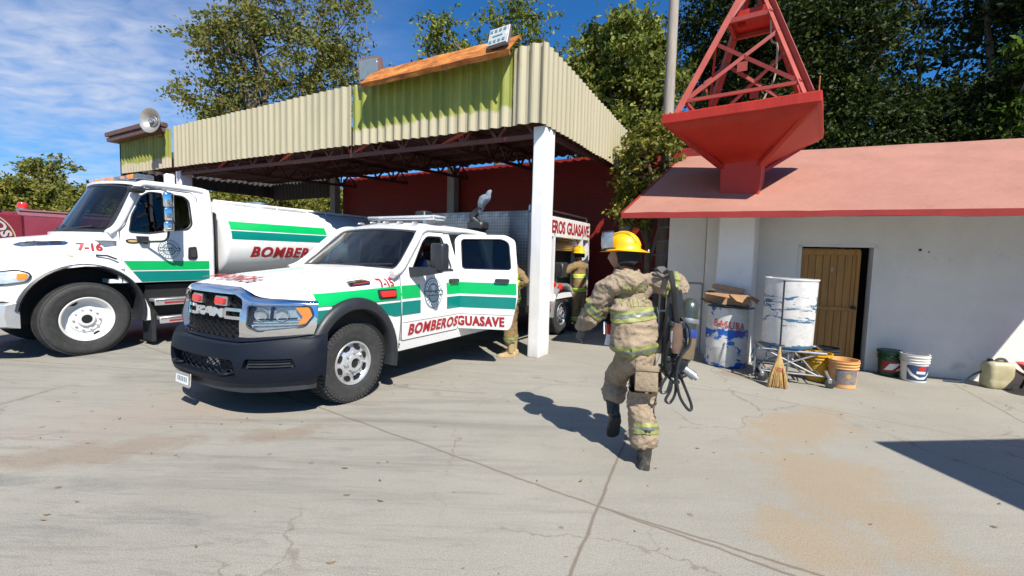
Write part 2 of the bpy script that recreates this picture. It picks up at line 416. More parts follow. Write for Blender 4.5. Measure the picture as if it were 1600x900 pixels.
# ================================================================ materials of the buildings
M_['cream'] = mat('cream_sheet', (.42, .375, .25), .5, 0, .08, 1.5, dirt=.66, dirtc=(.23, .20, .13), stretch=(1, 1, .25))
M_['lime'] = mat('lime_painted_sheet', (.31, .35, .06), .5, 0, .15, 2.5, dirt=.64, dirtc=(.36, .34, .2), stretch=(1, 1, .3))
M_['oxide'] = mat('red_oxide_steel', (.10, .035, .028), .6, 0, .25, 5, dirt=.6, dirtc=(.10, .05, .035))
M_['brown_steel'] = mat('brown_steel', (.14, .065, .05), .55, 0, .25, 4, dirt=.62, dirtc=(.3, .22, .17))
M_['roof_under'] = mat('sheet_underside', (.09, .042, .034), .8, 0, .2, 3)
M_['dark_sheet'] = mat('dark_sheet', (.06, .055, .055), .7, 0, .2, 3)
def lime():
    m, nt, b = nodes('lime_patch_paint'); tc = N(nt, 'ShaderNodeTexCoord'); s = N(nt, 'ShaderNodeSeparateXYZ'); nt.links.new(tc.outputs['Object'], s.inputs[0])
    def mt(op, a, c):
        n = N(nt, 'ShaderNodeMath', operation=op)
        for i, v in enumerate((a, c)):
            if hasattr(v, 'links'): nt.links.new(v, n.inputs[i])
            else: n.inputs[i].default_value = v
        return n.outputs[0]
    n = tex(nt, 3, 5, .7, stretch=(2.5, 1, .5)); h = mt('SUBTRACT', s.outputs[2], mt('MULTIPLY', s.outputs[0], -.0145)); e = mt('MULTIPLY', mt('SUBTRACT', n.outputs[0], .5), .30)
    lo = ramp(nt, mt('SUBTRACT', mt('ADD', h, e), 3.80), [(.0, (0, 0, 0)), (.05, (1, 1, 1))]).outputs[0]; hi = ramp(nt, mt('SUBTRACT', 4.66, mt('ADD', h, e)), [(.0, (0, 0, 0)), (.06, (1, 1, 1))]).outputs[0]
    k = mix(nt, 1., lo, hi, 'MULTIPLY')
    n2 = tex(nt, 2.2, 6, .7, stretch=(1, 1, .3)); g = ramp(nt, n2.outputs[0], [(.32, (.17, .20, .03)), (.6, (.27, .29, .045)), (.78, (.33, .31, .11))]).outputs[0]
    n3 = tex(nt, 1.5, 5, .65, stretch=(1, 1, .25)); c = ramp(nt, n3.outputs[0], [(.3, (.38, .335, .22)), (.7, (.45, .40, .27))]).outputs[0]
    nt.links.new(mix(nt, k, c, g), b.inputs['Base Color']); b.inputs['Roughness'].default_value = .55; return m
M_['lime'] = lime()
def rust():
    m, nt, b = nodes('rusted_sheet')
    n = tex(nt, 3.2, 8, .75, stretch=(1, 1, 2.5)); c = ramp(nt, n.outputs[0], [(.3, (.13, .035, .012)), (.48, (.40, .13, .02)), (.62, (.62, .25, .045)), (.78, (.66, .5, .36))]).outputs[0]
    n2 = tex(nt, 9, 6, .8, stretch=(.15, 1, 3)); c = mix(nt, ramp(nt, n2.outputs[0], [(.5, (0, 0, 0)), (.68, (.8, .8, .8))]).outputs[0], c, (.17, .045, .015))
    nt.links.new(c, b.inputs['Base Color']); b.inputs['Roughness'].default_value = .8; bump(nt, b, n2.outputs[0], .3, .01); return m
M_['rust'] = rust()
M_['white_wall'] = mat('white_limewash', (.80, .785, .75), .8, 0, .10, .9, dirt=.60, dirtc=(.56, .54, .50), bmp=.35, bscale=26, bdist=.008)
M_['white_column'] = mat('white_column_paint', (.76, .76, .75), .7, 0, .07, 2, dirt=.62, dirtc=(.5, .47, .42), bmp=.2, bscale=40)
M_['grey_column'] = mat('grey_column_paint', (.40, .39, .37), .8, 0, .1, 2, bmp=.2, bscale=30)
M_['pink_roof'] = mat('faded_red_roof', (.35, .165, .12), .8, 0, .12, 1.1, dirt=.62, dirtc=(.27, .115, .08), bmp=.7, bscale=7, bdist=.02)
M_['red_trim'] = mat('red_trim_paint', (.28, .018, .014), .55, 0, .15, 3)
M_['tower_red'] = mat('tower_red_paint', (.42, .020, .007), .5, 0, .12, 2.5, dirt=.70, dirtc=(.20, .035, .02), bmp=.3, bscale=9, bdist=.02, stretch=(1.6, 1.6, .5))
M_['tower_steel'] = mat('faded_red_steel', (.34, .055, .038), .5, 0, .15, 4, dirt=.68, dirtc=(.55, .25, .22))
def brick():
    m, nt, b = nodes('red_painted_brick')
    tc = N(nt, 'ShaderNodeTexCoord'); mp = N(nt, 'ShaderNodeMapping'); mp.inputs['Rotation'].default_value = (R(90), 0, 0)
    nt.links.new(tc.outputs['Object'], mp.inputs[0])
    br = N(nt, 'ShaderNodeTexBrick', Scale=3.4); nt.links.new(mp.outputs[0], br.inputs[0])
    br.inputs['Color1'].default_value = (.32, .019, .011, 1); br.inputs['Color2'].default_value = (.25, .015, .009, 1); br.inputs['Mortar'].default_value = (.13, .010, .007, 1)
    br.inputs['Mortar Size'].default_value = .02
    nt.links.new(br.outputs[0], b.inputs['Base Color']); b.inputs['Roughness'].default_value = .6
    bump(nt, b, br.outputs['Fac'], -.5, .02); return m
M_['brick'] = brick()
def wood():
    m, nt, b = nodes('door_planks')
    n = tex(nt, 2.5, 6, .7, stretch=(9, 9, .6)); c = ramp(nt, n.outputs[0], [(.3, (.30, .15, .035)), (.7, (.46, .25, .075))]).outputs[0]
    n2 = tex(nt, 1.4, 4, .6); c = mix(nt, ramp(nt, n2.outputs[0], [(.5, (0, 0, 0)), (.8, (.5, .5, .5))]).outputs[0], c, (.26, .15, .06))
    nt.links.new(c, b.inputs['Base Color']); b.inputs['Roughness'].default_value = .55; bump(nt, b, n.outputs[0], .2, .005); return m
M_['wood'] = wood()
M_['pole'] = mat('weathered_pole', (.33, .29, .24), .85, 0, .2, 5, stretch=(5, 5, .5), bmp=.4, bscale=20)
M_['galv'] = mat('galvanised_steel', (.36, .37, .38), .45, .7, .15, 10)
M_['grey_steel'] = mat('grey_steel', (.27, .28, .30), .5, .5, .15, 8)

# ================================================================ shelter
def corrug(bm, f, a0, a1, pitch, amp, zrows, mi_fn, th=.012):
    """vertical-rib sheet: f(a, off, z) -> point; zrows(a) -> list of heights"""
    per = 8; n = int(round((a1 - a0) / pitch * per)); prof = (-1, -1, -1, -.35, .7, 1, .7, -.35)
    as_ = [a0 + (a1 - a0) * i / n for i in range(n + 1)]
    sh = int(.86 / pitch) * per            # one sheet is this many samples wide
    for side in (0, 1):
        g = []
        for i, a in enumerate(as_):
            dn = .012 * noise.noise(V((a * 1.1, a0, 5))) + (.006 if (i // sh) % 2 else 0)
            k_ = 1 + .18 * noise.noise(V((a * 2.3, 2, a1)))
            zs_ = list(zrows(a)); zs_[0] += .012 * noise.noise(V((i // sh * 3.7, 1, a0))) + .004 * noise.noise(V((a * 9, 7, 0))); zs_[-1] += .010 * noise.noise(V((i // sh * 2.9, 4, a0)))
            g.append([bm.verts.new(f(a, amp * k_ * prof[i % per] - side * th + dn * (1 if j else 1.6), z)) for j, z in enumerate(zs_)])
        for i in range(n):
            for j in range(len(g[0]) - 1):
                q = (g[i][j], g[i + 1][j], g[i + 1][j + 1], g[i][j + 1])
                bm.faces.new(q if not side else q[::-1]).material_index = mi_fn((as_[i] + as_[i + 1]) / 2, j)
        if side == 0: g0 = g
    for i in range(n):
        for j in (0, -1):
            bm.faces.new((g0[i][j], g0[i + 1][j], g[i + 1][j], g[i][j])).material_index = mi_fn((as_[i] + as_[i + 1]) / 2, 0 if j == 0 else len(g[0]) - 2)
shel = thing('shelter', 'open truck shelter with cream corrugated fascia, steel trusses and white columns', 'shelter', CC, -AZ)
zb = lambda a: 3.56 + (-a) * .0145
zt = lambda a: 4.70 + (-a) * .0085
def fascia():
    F = lambda a, o, z: V((a, -.15 - o, z))
    bm = NB(); corrug(bm, F, -11.1, -4.06, .215, .022, lambda a: [zb(a), zt(a)], lambda a, j: 0); obj('front_fascia', bm, M_['cream'], shel, sm=0, recalc=False)
    bm = NB(); corrug(bm, F, -.5, .0, .21, .026, lambda a: [zb(a), zt(a)], lambda a, j: 0); obj('front_fascia', bm, M_['cream'], shel, sm=0, recalc=False)
    bm = NB(); corrug(bm, F, -4.06, -.5, .205, .028, lambda a: [zb(a) - .01, zb(a) + (.26 if a > -1.9 else .21), zt(a) - .12, zt(a) - .02], lambda a, j: 1)
    tag(obj('fascia_patch', bm, [M_['cream'], M_['lime']], shel, sm=0, recalc=False), 'lime green repainted stretch of corrugated fascia')
    bm = NB(); corrug(bm, F, -14.35, -11.18, .2, .022, lambda a: [zb(a), zb(a) + .24, zt(a) - .04], lambda a, j: 1)
    tag(obj('fascia_patch', bm, [M_['cream'], M_['lime']], shel, sm=0, recalc=False), 'mossy green left end of corrugated fascia')
    bm = NB(); G = lambda a, o, z: V((.03 + o, a, z))
    corrug(bm, G, -.16, 4.7, .165, .016, lambda d: [3.54 + d * .008, 4.70 - d * .055], lambda a, j: 0)
    obj('side_fascia', bm, M_['cream'], shel, sm=0, recalc=False)
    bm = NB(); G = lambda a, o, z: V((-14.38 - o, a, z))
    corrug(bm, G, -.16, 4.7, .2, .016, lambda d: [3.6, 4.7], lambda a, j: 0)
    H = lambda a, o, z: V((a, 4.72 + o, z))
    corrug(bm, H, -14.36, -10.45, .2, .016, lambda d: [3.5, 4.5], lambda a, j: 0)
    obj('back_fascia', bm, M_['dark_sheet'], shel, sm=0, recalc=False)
    # roof sheet
    bm = NB(); RR = lambda a, o, d: V((a, d, 3.98 + .045 * d + o))
    corrug(bm, RR, -14.3, 0., .25, .02, lambda a: [-.1, 4.68], lambda a, j: 0)
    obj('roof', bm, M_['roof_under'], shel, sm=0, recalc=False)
fascia()
def columns():
    bm = NB(); box(bm, (-.1, .18, 1.775), (.2, .36, 3.55), bev=.014, seg=2); bmesh.ops.subdivide_edges(bm, edges=[e for e in bm.edges if e.calc_length() > .15], cuts=14, use_grid_fill=True)
    for v in bm.verts: v.co += V((noise.noise(v.co * 3.1), noise.noise(v.co * 3.1 + V((5, 0, 0))), 0)) * .006 + V((noise.noise(v.co * 14), noise.noise(v.co * 14 + V((5, 0, 0))), 0)) * .0025
    obj('column', bm, M_['white_column'], shel)
    bm = NB(); box(bm, (-11.2, .16, 1.83), (.24, .30, 3.66), bev=.012); obj('column', bm, M_['white_column'], shel)
    for a in (-10.4, -5.2, -.02):
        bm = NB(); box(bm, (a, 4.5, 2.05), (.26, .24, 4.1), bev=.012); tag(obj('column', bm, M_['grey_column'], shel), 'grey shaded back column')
columns()
def trusses():
    def truss(P, Q, zlo, zhi, n, name):
        bm = NB(); P = V(P); Q = V(Q)
        lo = lambda t: P.lerp(Q, t) + V((0, 0, zlo)); hi = lambda t: P.lerp(Q, t) + V((0, 0, zhi))
        bar(bm, lo(0), lo(1), .05, .07); bar(bm, hi(0), hi(1), .05, .07)
        for i in range(n):
            t = i / n; u = (i + 1) / n; m_ = (t + u) / 2
            bar(bm, lo(t), hi(m_), .03, .045); bar(bm, hi(m_), lo(u), .03, .045)
            if i % 2 == 0: bar(bm, lo(t), hi(t), .03, .04)
        obj(name, bm, M_['oxide'], shel, sm=0)
    truss((-11.1, .06, .12), (-.2, .06, -.04), 3.46, 3.9, 16, 'front_truss')
    for a in (-2.2, -4.6, -6.9, -9.2):
        truss((a, .1, 0), (a, 4.4, .18), 3.55, 3.9, 7, 'roof_truss')
    truss((-.12, .3, 0), (-.12, 4.4, .1), 3.5, 3.9, 7, 'roof_truss')
    bm = NB()
    for d in (.9, 1.8, 2.7, 3.6): bar(bm, (-14.2, d, 3.93 + .045 * d), (-.1, d, 3.93 + .045 * d), .05, .08)
    obj('purlins', bm, M_['oxide'], shel, sm=0)
    # loose struts seen under the fascia
    for a in (-1.3, -3.6, -6.0, -8.6):
        bm = NB(); bar(bm, (a, -.08, 3.62 - a * .012), (a - .75, .10, 3.46 - a * .012), .05, .035); obj('fascia_brace', bm, M_['tower_steel'], shel, sm=0)
trusses()
def rails():
    # rusted folded trough on the top edge of the fascia
    bm = NB()
    prof = [(-.10, .36), (-.18, .38), (-.47, .07), (-.43, .00), (-.40, .015), (-.44, .075), (-.17, .35), (-.10, .33)]
    rings = []
    for k in range(13):
        a = lerp(-3.46, -.40, k / 12); z0 = lerp(4.49, 4.475, k / 12)
        rings.append([V((a, p, z0 + q + .006 * math.sin(k * 2.3))) for p, q in prof])
    loft(bm, rings); tag(obj('rusted_trough', bm, M_['rust'], shel, sm=25), 'rusty orange sheet trough along the fascia top')
    bm = NB()
    for y0, z0, h in ((-.36, 4.66, .10), (-.40, 4.80, .11)):
        box(bm, (-12.95, (y0 - .12) / 2 - .03, z0 + h / 2 + .02), (3.1, abs(y0) - .06, h))
        box(bm, (-12.95, y0 - .035, z0 + .03), (3.1, .012, .03), mi=1)
    obj('edge_beam', bm, [M_['brown_steel'], M_['cream']], shel)
rails()
# back wall (its own thing), with an extension to the right of the shelter
bw = NB(); box(bw, (-3.6, 0, 2.06), (13.4, .2, 4.12))
o = obj('brick_wall', bw, M_['brick'], loc=site(0, 4.85), rot=(0, 0, -AZ)); tag(o, 'dark red painted brick wall across the back of the truck shelter', 'wall')
bw = NB(); box(bw, (1.5, 0, 1.5), (3.0, .2, 3.0))
o = obj('brick_wall', bw, M_['brick'], loc=site(3.12, 4.3), rot=(0, 0, -AZ)); tag(o, 'dark red wall in shade between the shelter and the white building', 'wall')

# lamps and horn on the fascia
M_['lamp_housing'] = mat('grey_lamp_housing', (.20, .17, .16), .5, .3, .15, 10)
M_['brown_housing'] = mat('brown_lamp_housing', (.28, .17, .14), .5, .2, .15, 10)
M_['lamp_glass'] = mat('frosted_lamp_glass', (.20, .25, .28), .18, 0, .1, 10, coat=.5)
M_['led'] = mat('led_panel', (.62, .66, .66), .2, .2, .1, 30, coat=.5)
def floodlight(label, loc, rz, tilt, s, d, mh, mg, led=False):
    t = thing('floodlight', label, 'floodlight', loc, rz, 'floodlights on the shelter fascia')
    rot = Matrix.Rotation(tilt, 3, 'X')
    bm = NB()
    if led:
        box(bm, (0, 0, .16), (s * 1.25, .05, s), rot, .012)
        for k in range(6): box(bm, rot @ V((lerp(-s * .5, s * .5, k / 5), .045, 0)) + V((0, 0, .16)), (.012, .05, s * .8), rot)
    else:
        rings = []
        for y, w_ in ((d, .55), (d * .5, .9), (0, 1.), (-.02, 1.0)):
            rings.append([rot @ V((x * s * w_ * .5, y, z * s * w_ * .42)) + V((0, 0, .2)) for x, z in ((-1, -1), (1, -1), (1, 1), (-1, 1))])
        loft(bm, rings)
        box(bm, (0, .02, .0), (s * .9, .05, .04)); box(bm, (-s * .46, .03, .08), (.02, .05, .16)); box(bm, (s * .46, .03, .08), (.02, .05, .16))
    obj('housing', bm, mh, t, sm=20)
    bm = NB()
    box(bm, rot @ V((0, -.03, 0)) + V((0, 0, .16 if led else .2)), (s * (1.12 if led else .86), .012, s * (.86 if led else .68)), rot, .004)
    lens = obj('lens', bm, mg, t)
    if led:
        bm = NB()
        for i in range(4):
            for j in range(2):
                box(bm, rot @ V((lerp(-.4, .4, i / 3) * s, -.039, (-.27 if j == 0 else .27) * s)) + V((0, 0, .16)), (s * .17, .006, s * .13), rot)
        box(bm, rot @ V((0, -.039, 0)) + V((0, 0, .16)), (s * .62, .006, s * .06), rot)
        obj('emitter', bm, M_['grey_vinyl'], lens)
    bm = NB(); tube(bm, [(-s * .35, .05, .1), (-s * .3, .08, -.05), (s * .3, .08, -.05), (s * .35, .05, .1)], .014); obj('bracket', bm, M_['brown_steel'], t)
floodlight('boxy brown floodlight at the left end of the rusty trough', site(-3.50, -.22, 4.70), -AZ + R(8), R(8), .48, .24, M_['brown_housing'], M_['lamp_glass'])
floodlight('flat square LED floodlight on the right end of the rusty trough', site(-.58, -.44, 4.60), -AZ - R(6), R(-14), .30, .1, M_['lamp_housing'], M_['led'], True)
def horn():
    t = thing('horn_speaker', 'round aluminium horn loudspeaker on the left corner of the shelter fascia', 'loudspeaker', site(-11.40, -.42, 4.74), -AZ + R(22)); t.scale = (.74, .74, .74)
    Mx = Matrix.Translation((0, -.05, .2)) @ Matrix.Rotation(R(90), 4, 'X')
    bm = NB(); lathe(bm, [(.06, -.42), (.08, -.38), (.10, -.2), (.16, -.08), (.27, .02), (.41, .10), (.43, .12), (.43, .135), (.40, .125), (.27, .045), (.155, -.05), (.09, -.16), (.05, -.2)], 40, Mx)
    b_ = obj('bell', bm, mat('horn_metal', (.52, .49, .43), .35, .7, .15, 5), t)
    bm = NB(); lathe(bm, [(.02, -.2), (.14, -.06), (.19, .0), (.17, .03), (.10, .0), (.06, .02), (.085, .08), (.05, .09), (.01, .06)], 28, Mx); obj('inner_horn', bm, M_['grey_steel'], t)
    bm = NB(); cyl(bm, (0, .2, .2), (0, .45, .2), .1); obj('driver', bm, M_['grey_steel'], t)
    bm = NB(); tube(bm, [(0, .3, .1), (0, .3, -.25), (0, .12, -.3)], .02); obj('bracket', bm, M_['brown_steel'], t)
horn()

# ================================================================ white building
BZ = R(22); W0 = V((5.37, 6.67, 0))
BW = V((math.cos(BZ), -math.sin(BZ), 0)); BI = V((math.sin(BZ), math.cos(BZ), 0))
def bld(x, y, z=0): return W0 + BW * x + BI * y + V((0, 0, z))
def building():
    t = thing('white_building', 'low white rendered building with sloping faded red roof slab', 'building', W0, -BZ)
    bm = NB()
    box(bm, (-1.62, .09, 1.3), (1.36, .18, 2.6)); box(bm, (2.35, .09, 1.3), (4.66, .18, 2.6)); box(bm, (-.46, .09, 2.23), (.96, .18, .74))
    box(bm, (-2.3 + .09, 1.6, 1.3), (.18, 2.84, 2.6)); box(bm, (4.59, 1.6, 1.3), (.18, 2.84, 2.6)); box(bm, (1.1, 3.1, 1.3), (7.1, .16, 2.6))
    obj('wall', bm, M_['white_wall'], t, sm=0)
    bm = NB(); box(bm, (-2.62, .62, 1.3), (.62, .16, 2.6)); obj('wing_wall', bm, M_['white_wall'], t, sm=0)
    bm = NB(); box(bm, (1.1, 1.6, .02), (6.8, 2.7, .03)); box(bm, (-.5, 1.2, 1.2), (2.6, .05, 2.4)); obj('interior', bm, M_['black'], t)
    # roof slab: pitched front and back, top red, underside white, trim along the edge
    E0 = (-3.5, -1.45, 2.18); E1 = (2.63, -1.45, 2.18); R0 = (-2.82, 1.95, 3.66); R1 = (2.63, 1.95, 3.66); B0 = (-3.5, 5.2, 2.2); B1 = (2.63, 5.2, 2.2)
    dz = V((0, 0, .07)); bm = NB(); n = 24
    rnd = random.Random(4)
    def grid(P00, P10, P01, P11, mi, off=V((0, 0, 0)), wav=.012):
        g = []
        for i in range(n + 1):
            row = []
            for j in range(7):
                u, v = i / n, j / 6
                p = (V(P00) * (1 - u) + V(P10) * u) * (1 - v) + (V(P01) * (1 - u) + V(P11) * u) * v + off
                p.z += wav * noise.noise(V((p.x * 1.3, p.y * 1.3, 3))) * (1 if mi == 0 else 0)
                row.append(bm.verts.new(p))
            g.append(row)
        for i in range(n):
            for j in range(6): bm.faces.new((g[i][j], g[i + 1][j], g[i + 1][j + 1], g[i][j + 1])).material_index = mi
    grid(E0, E1, R0, R1, 0, dz); grid(B0, B1, R0, R1, 0, dz)
    obj('roof', bm, M_['pink_roof'], t, sm=60, recalc=False)
    bm = NB()
    grid(E0, E1, R0, R1, 1); grid(B0, B1, R0, R1, 1)
    obj('soffit', bm, M_['white_wall'], t, sm=60, recalc=False)
    bm = NB(); z_ = V((0, 0, .035))
    rr_ = []
    for i in range(61):
        p = V(E0).lerp(V(E1), i / 60) + z_; d_ = .006 * noise.noise(V((p.x * 2.1, 0, 1))); e_ = .010 * noise.noise(V((p.x * 1.3, 4, 1))) + (.008 if 22 < i < 38 else 0); q_ = .009 * noise.noise(V((p.x * 3.1, 8, 1)))
        rr_.append([p + V((0, -.03 + d_, -.042 + e_)), p + V((0, .004, -.042 + e_)), p + V((0, .004, .040 + q_)), p + V((0, -.03 + d_, .040 + q_))])
    loft(bm, rr_)
    for a_, b_ in ((E0, R0), (R0, B0), (E1, R1), (R1, B1)): bar(bm, V(a_) + z_, V(b_) + z_, .03, .085)
    obj('roof_trim', bm, M_['red_trim'], t, sm=0)
    # gable infill on the left under the roof edge
    bm = NB(); loft(bm, [[V((x, .2, 2.5)), V((x, 1.95, 3.5)), V((x, 3.1, 2.95)), V((x, 3.1, 2.5))] for x in (-2.28, -2.16)]); obj('gable', bm, M_['white_wall'], t, sm=0)
    # door
    fr = NB()
    box(fr, (-.955, .09, .93), (.045, .2, 1.86)); box(fr, (.0, .09, .93), (.045, .2, 1.86)); box(fr, (-.478, .09, 1.865), (1.0, .2, .045)); obj('door_frame', fr, M_['white_column'], t, sm=0)
    d = NB()
    H = V((-.93, .03, 0)); ang = R(6)
    rot = Matrix.Rotation(ang, 3, 'Z')
    for k in range(8):
        c = H + rot @ V((.05 + .0975 * k, .0, 0)); box(d, (c.x, c.y, .93), (.0945, .035, 1.78), rot, .006)
    for z in (.08, .90, 1.76):
        c = H + rot @ V((.39, -.026, 0)); box(d, (c.x, c.y, z), (.78, .02, .085 if z != .90 else .055), rot, .004)
    for k in (0.02, .76):
        c = H + rot @ V((k, -.026, 0)); box(d, (c.x, c.y, .93), (.05, .018, 1.7), rot, .004)
    dr = obj('door', d, M_['wood'], t)
    h = NB(); c = H + rot @ V((.725, -.05, 0)); lathe(h, [(.03, 0), (.03, .01), (.012, .015), (.012, .04), (.028, .05), (.028, .075), (.01, .085)], 16, Matrix.Translation((c.x, c.y + .015, .93)) @ Matrix.Rotation(R(90), 4, 'X')); obj('handle', h, M_['black_plastic'], dr)
    h = NB(); c = H + rot @ V((.42, -.022, 0)); box(h, (c.x, c.y, 1.5), (.035, .006, .07), rot); obj('number_plate', h, M_['cream'], dr)
    # small socket holes in the render
    for x_, z_, s_ in ((.52, 1.82, .03), (.62, 1.79, .016)):
        h = NB(); box(h, (x_, -.004, z_), (s_, .008, s_)); obj('socket', h, M_['gap'], t)
building()
def rail():
    t = tag(thing('metal_railing', 'grey metal pipe railing beside the left end of the white building', 'railing', bld(-2.75, -.05), -BZ))
    bm = NB()
    bm.free()
    for x_ in (-.25, -.12, .42): bm = NB(); tube(bm, [(x_, 0, 0), (x_, 0, 1.2)], .017); obj('post', bm, M_['grey_steel'], t)
    for z_ in (1.2, .7): bm = NB(); tube(bm, [(-.25, 0, z_), (.42, 0, z_)], .018); obj('bar', bm, M_['grey_steel'], t)
rail()

# ================================================================ tower on its flared pedestal
def tower():
    ctr = V((3.50, 7.0, 0))
    t = thing('lattice_tower', 'red steel lattice tower on a flared red concrete pedestal by the roof', 'tower', ctr, -AZ - R(5))
    bm = NB(); box(bm, (0, 0, 1.2), (.50, .50, 2.4), bev=.015); obj('pillar', bm, M_['white_column'], t)
    bm = NB(); q = .27
    hx, hy = .97, 1.02; zt_ = 3.70
    ring = lambda sx, sy, z: [V((-sx, -sy, z)), V((sx, -sy, z)), V((sx, sy, z)), V((-sx, sy, z))]
    loft(bm, [ring(q, q, 2.30), ring(q, q, 3.05), ring(q + .10, q + .11, 3.13), ring(hx * .96, hy * .96, zt_ - .17), ring(hx * .96, hy * .96, zt_ - .15), ring(hx, hy, zt_ - .14), ring(hx, hy, zt_)])
    es = [e for e in bm.edges]
    bmesh.ops.bevel(bm, geom=es, offset=.012, segments=1, affect='EDGES')
    # worn, hand-plastered arrises
    bmesh.ops.subdivide_edges(bm, edges=[e for e in bm.edges if e.calc_length() > .3], cuts=5, use_grid_fill=True)
    for v in bm.verts: v.co += V((noise.noise(v.co * 4), noise.noise(v.co * 4 + V((9, 0, 0))), noise.noise(v.co * 4 + V((0, 9, 0))))) * .010
    obj('pedestal', bm, M_['tower_red'], t, sm=30)
    # flat haunches running down the flare
    bm = NB()
    for s in (-1, 1):
        for f_ in (-1, 1):
            bar(bm, V((s * q * .9, f_ * q * .9, 2.99)), V((s * hx * .9, f_ * hy * .9, zt_ - .15)), .07, .05)
    obj('rib', bm, M_['tower_red'], t, sm=0)
    # legs
    top = V((.05, .08, 5.35)); B = [V((-.80, -.84, zt_)), V((.80, -.84, zt_)), V((.80, .84, zt_)), V((-.80, .84, zt_))]
    T = [V((-.30, -.32, 5.05)), V((.30, -.32, 5.05)), V((.30, .32, 5.05)), V((-.30, .32, 5.05))]
    def angle(bm, p, q_, w_=.075):
        bar(bm, p, q_, w_, .012); x, y = frame(q_ - p); bar(bm, p + x * w_ / 2 + y * w_ / 2, q_ + x * w_ / 2 + y * w_ / 2, .012, w_)
    for i in range(4):
        bm = NB(); e = B[i].lerp(T[i], 1.55); angle(bm, B[i], e, .085); obj('leg', bm, M_['tower_steel'], t, sm=0)
    bm = NB()
    for i in range(4):
        j = (i + 1) % 4
        lo = .16; hi = .80
        bar(bm, B[i].lerp(T[i], lo), B[j].lerp(T[j], lo), .04, .045)
        bar(bm, B[i].lerp(T[i], lo), B[j].lerp(T[j], hi), .03, .05); bar(bm, B[j].lerp(T[j], lo), B[i].lerp(T[i], hi), .03, .05)
        bar(bm, B[i].lerp(T[i], 1.05), B[j].lerp(T[j], 1.05), .05, .06)
        bar(bm, B[i].lerp(T[i], 1.05), B[j].lerp(T[j], 1.5), .03, .04)
    obj('bracing', bm, M_['tower_steel'], t, sm=0)
    for i in range(4):
        bm = NB(); box(bm, B[i] + V((0, 0, .008)), (.20, .20, .016))
        for a_, b_ in ((-1, -1), (1, -1), (1, 1), (-1, 1)): cyl(bm, B[i] + V((a_ * .075, b_ * .075, .016)), B[i] + V((a_ * .075, b_ * .075, .04)), .014, seg=6)
        j = (i + 1) % 4; c_ = (B[i].lerp(T[i], .45) + B[j].lerp(T[j], .45)) / 2; n_ = (c_ - V((0, 0, c_.z))).normalized()
        g_ = NB(); box(g_, c_ + n_ * .02, (.13, .13, .008), n_.to_track_quat('Z', 'Y').to_matrix()); obj('gusset', g_, M_['tower_steel'], t, sm=0)
        obj('base_plate', bm, M_['tower_steel'], t, sm=0)
    bm = NB(); z = 4.92
    f_ = 1.08
    P = [B[i].lerp(T[i], f_) for i in range(4)]
    bmesh.ops.contextual_create(bm, geom=[bm.verts.new(p) for p in P]); r = bmesh.ops.extrude_face_region(bm, geom=bm.faces[:]); bmesh.ops.translate(bm, vec=(0, 0, .02), verts=[v for v in r['geom'] if isinstance(v, bmesh.types.BMVert)])
    box(bm, (0, .05, P[0].z + .10), (.4, .3, .16), bev=.01); box(bm, (-.12, -.12, P[0].z - .06), (.1, .1, .1), bev=.01)
    obj('platform', bm, M_['tower_red'], t)
    bm = NB(); tube(bm, crom([(.28, -.30, 5.0), (.31, -.34, 4.7), (.38, -.36, 4.62), (.40, -.42, 4.4), (.38, -.40, 4.15), (.30, -.50, 3.9), (.2, -.5, 3.71)], 6), .012, 6)
    obj('cable', bm, M_['cream'], t)
    bm = NB()
    tube(bm, [(.93, -.95, zt_), (.93, -.96, zt_ + .18)], .008); obj('rebar', bm, M_['rust'], t)
tower()
# utility pole
bm = NB(); tube(bm, [(0, 0, -.1), (0, 0, 3), (.0, 0, 6), (0, 0, 12)], [.125, .115, .105, .085], 14)
o = obj('utility_pole', bm, M_['pole'], loc=(3.25, 9.85, 0)); tag(o, 'weathered round utility pole rising beside the dense leafy tree', 'pole')
def ladder():
    t = thing('ladder', 'grey metal ladder leaning on the dark red wall', 'ladder', (2.72, 9.5, 0), -AZ)
    bm = NB()
    for s in (-.15, .15): bar(bm, (s, 0, 0), (s + .45, .35, 2.5), .03, .06)
    obj('rail', bm, M_['galv'], t)
    bm = NB()
    for k in range(8): q = (k + .7) / 8.5; tube(bm, [(-.15 + .45 * q, .35 * q, 2.5 * q), (.15 + .45 * q, .35 * q, 2.5 * q)], .014)
    obj('rung', bm, M_['galv'], t)
ladder()
# neighbouring building off to the right of the camera: its flat roof throws the corner of shade on the yard
def neighbour():
    h = 3.4; k = h / math.tan(SEL); c = V((3.30, 3.94, 0)) + V((math.sin(SAZ), math.cos(SAZ), 0)) * k
    t = thing('flat_roofed_building', 'plain white flat roofed building shading the yard at the right', 'building', c, R(6))
    bm = NB(); box(bm, (3.3, -3.3, 1.6), (6.3, 6.3, 3.2)); obj('wall', bm, M_['white_wall'], t)
    bm = NB(); box(bm, (3.3, -3.3, 3.3), (6.6, 6.6, .2)); obj('roof', bm, M_['red_trim'], t)
neighbour()
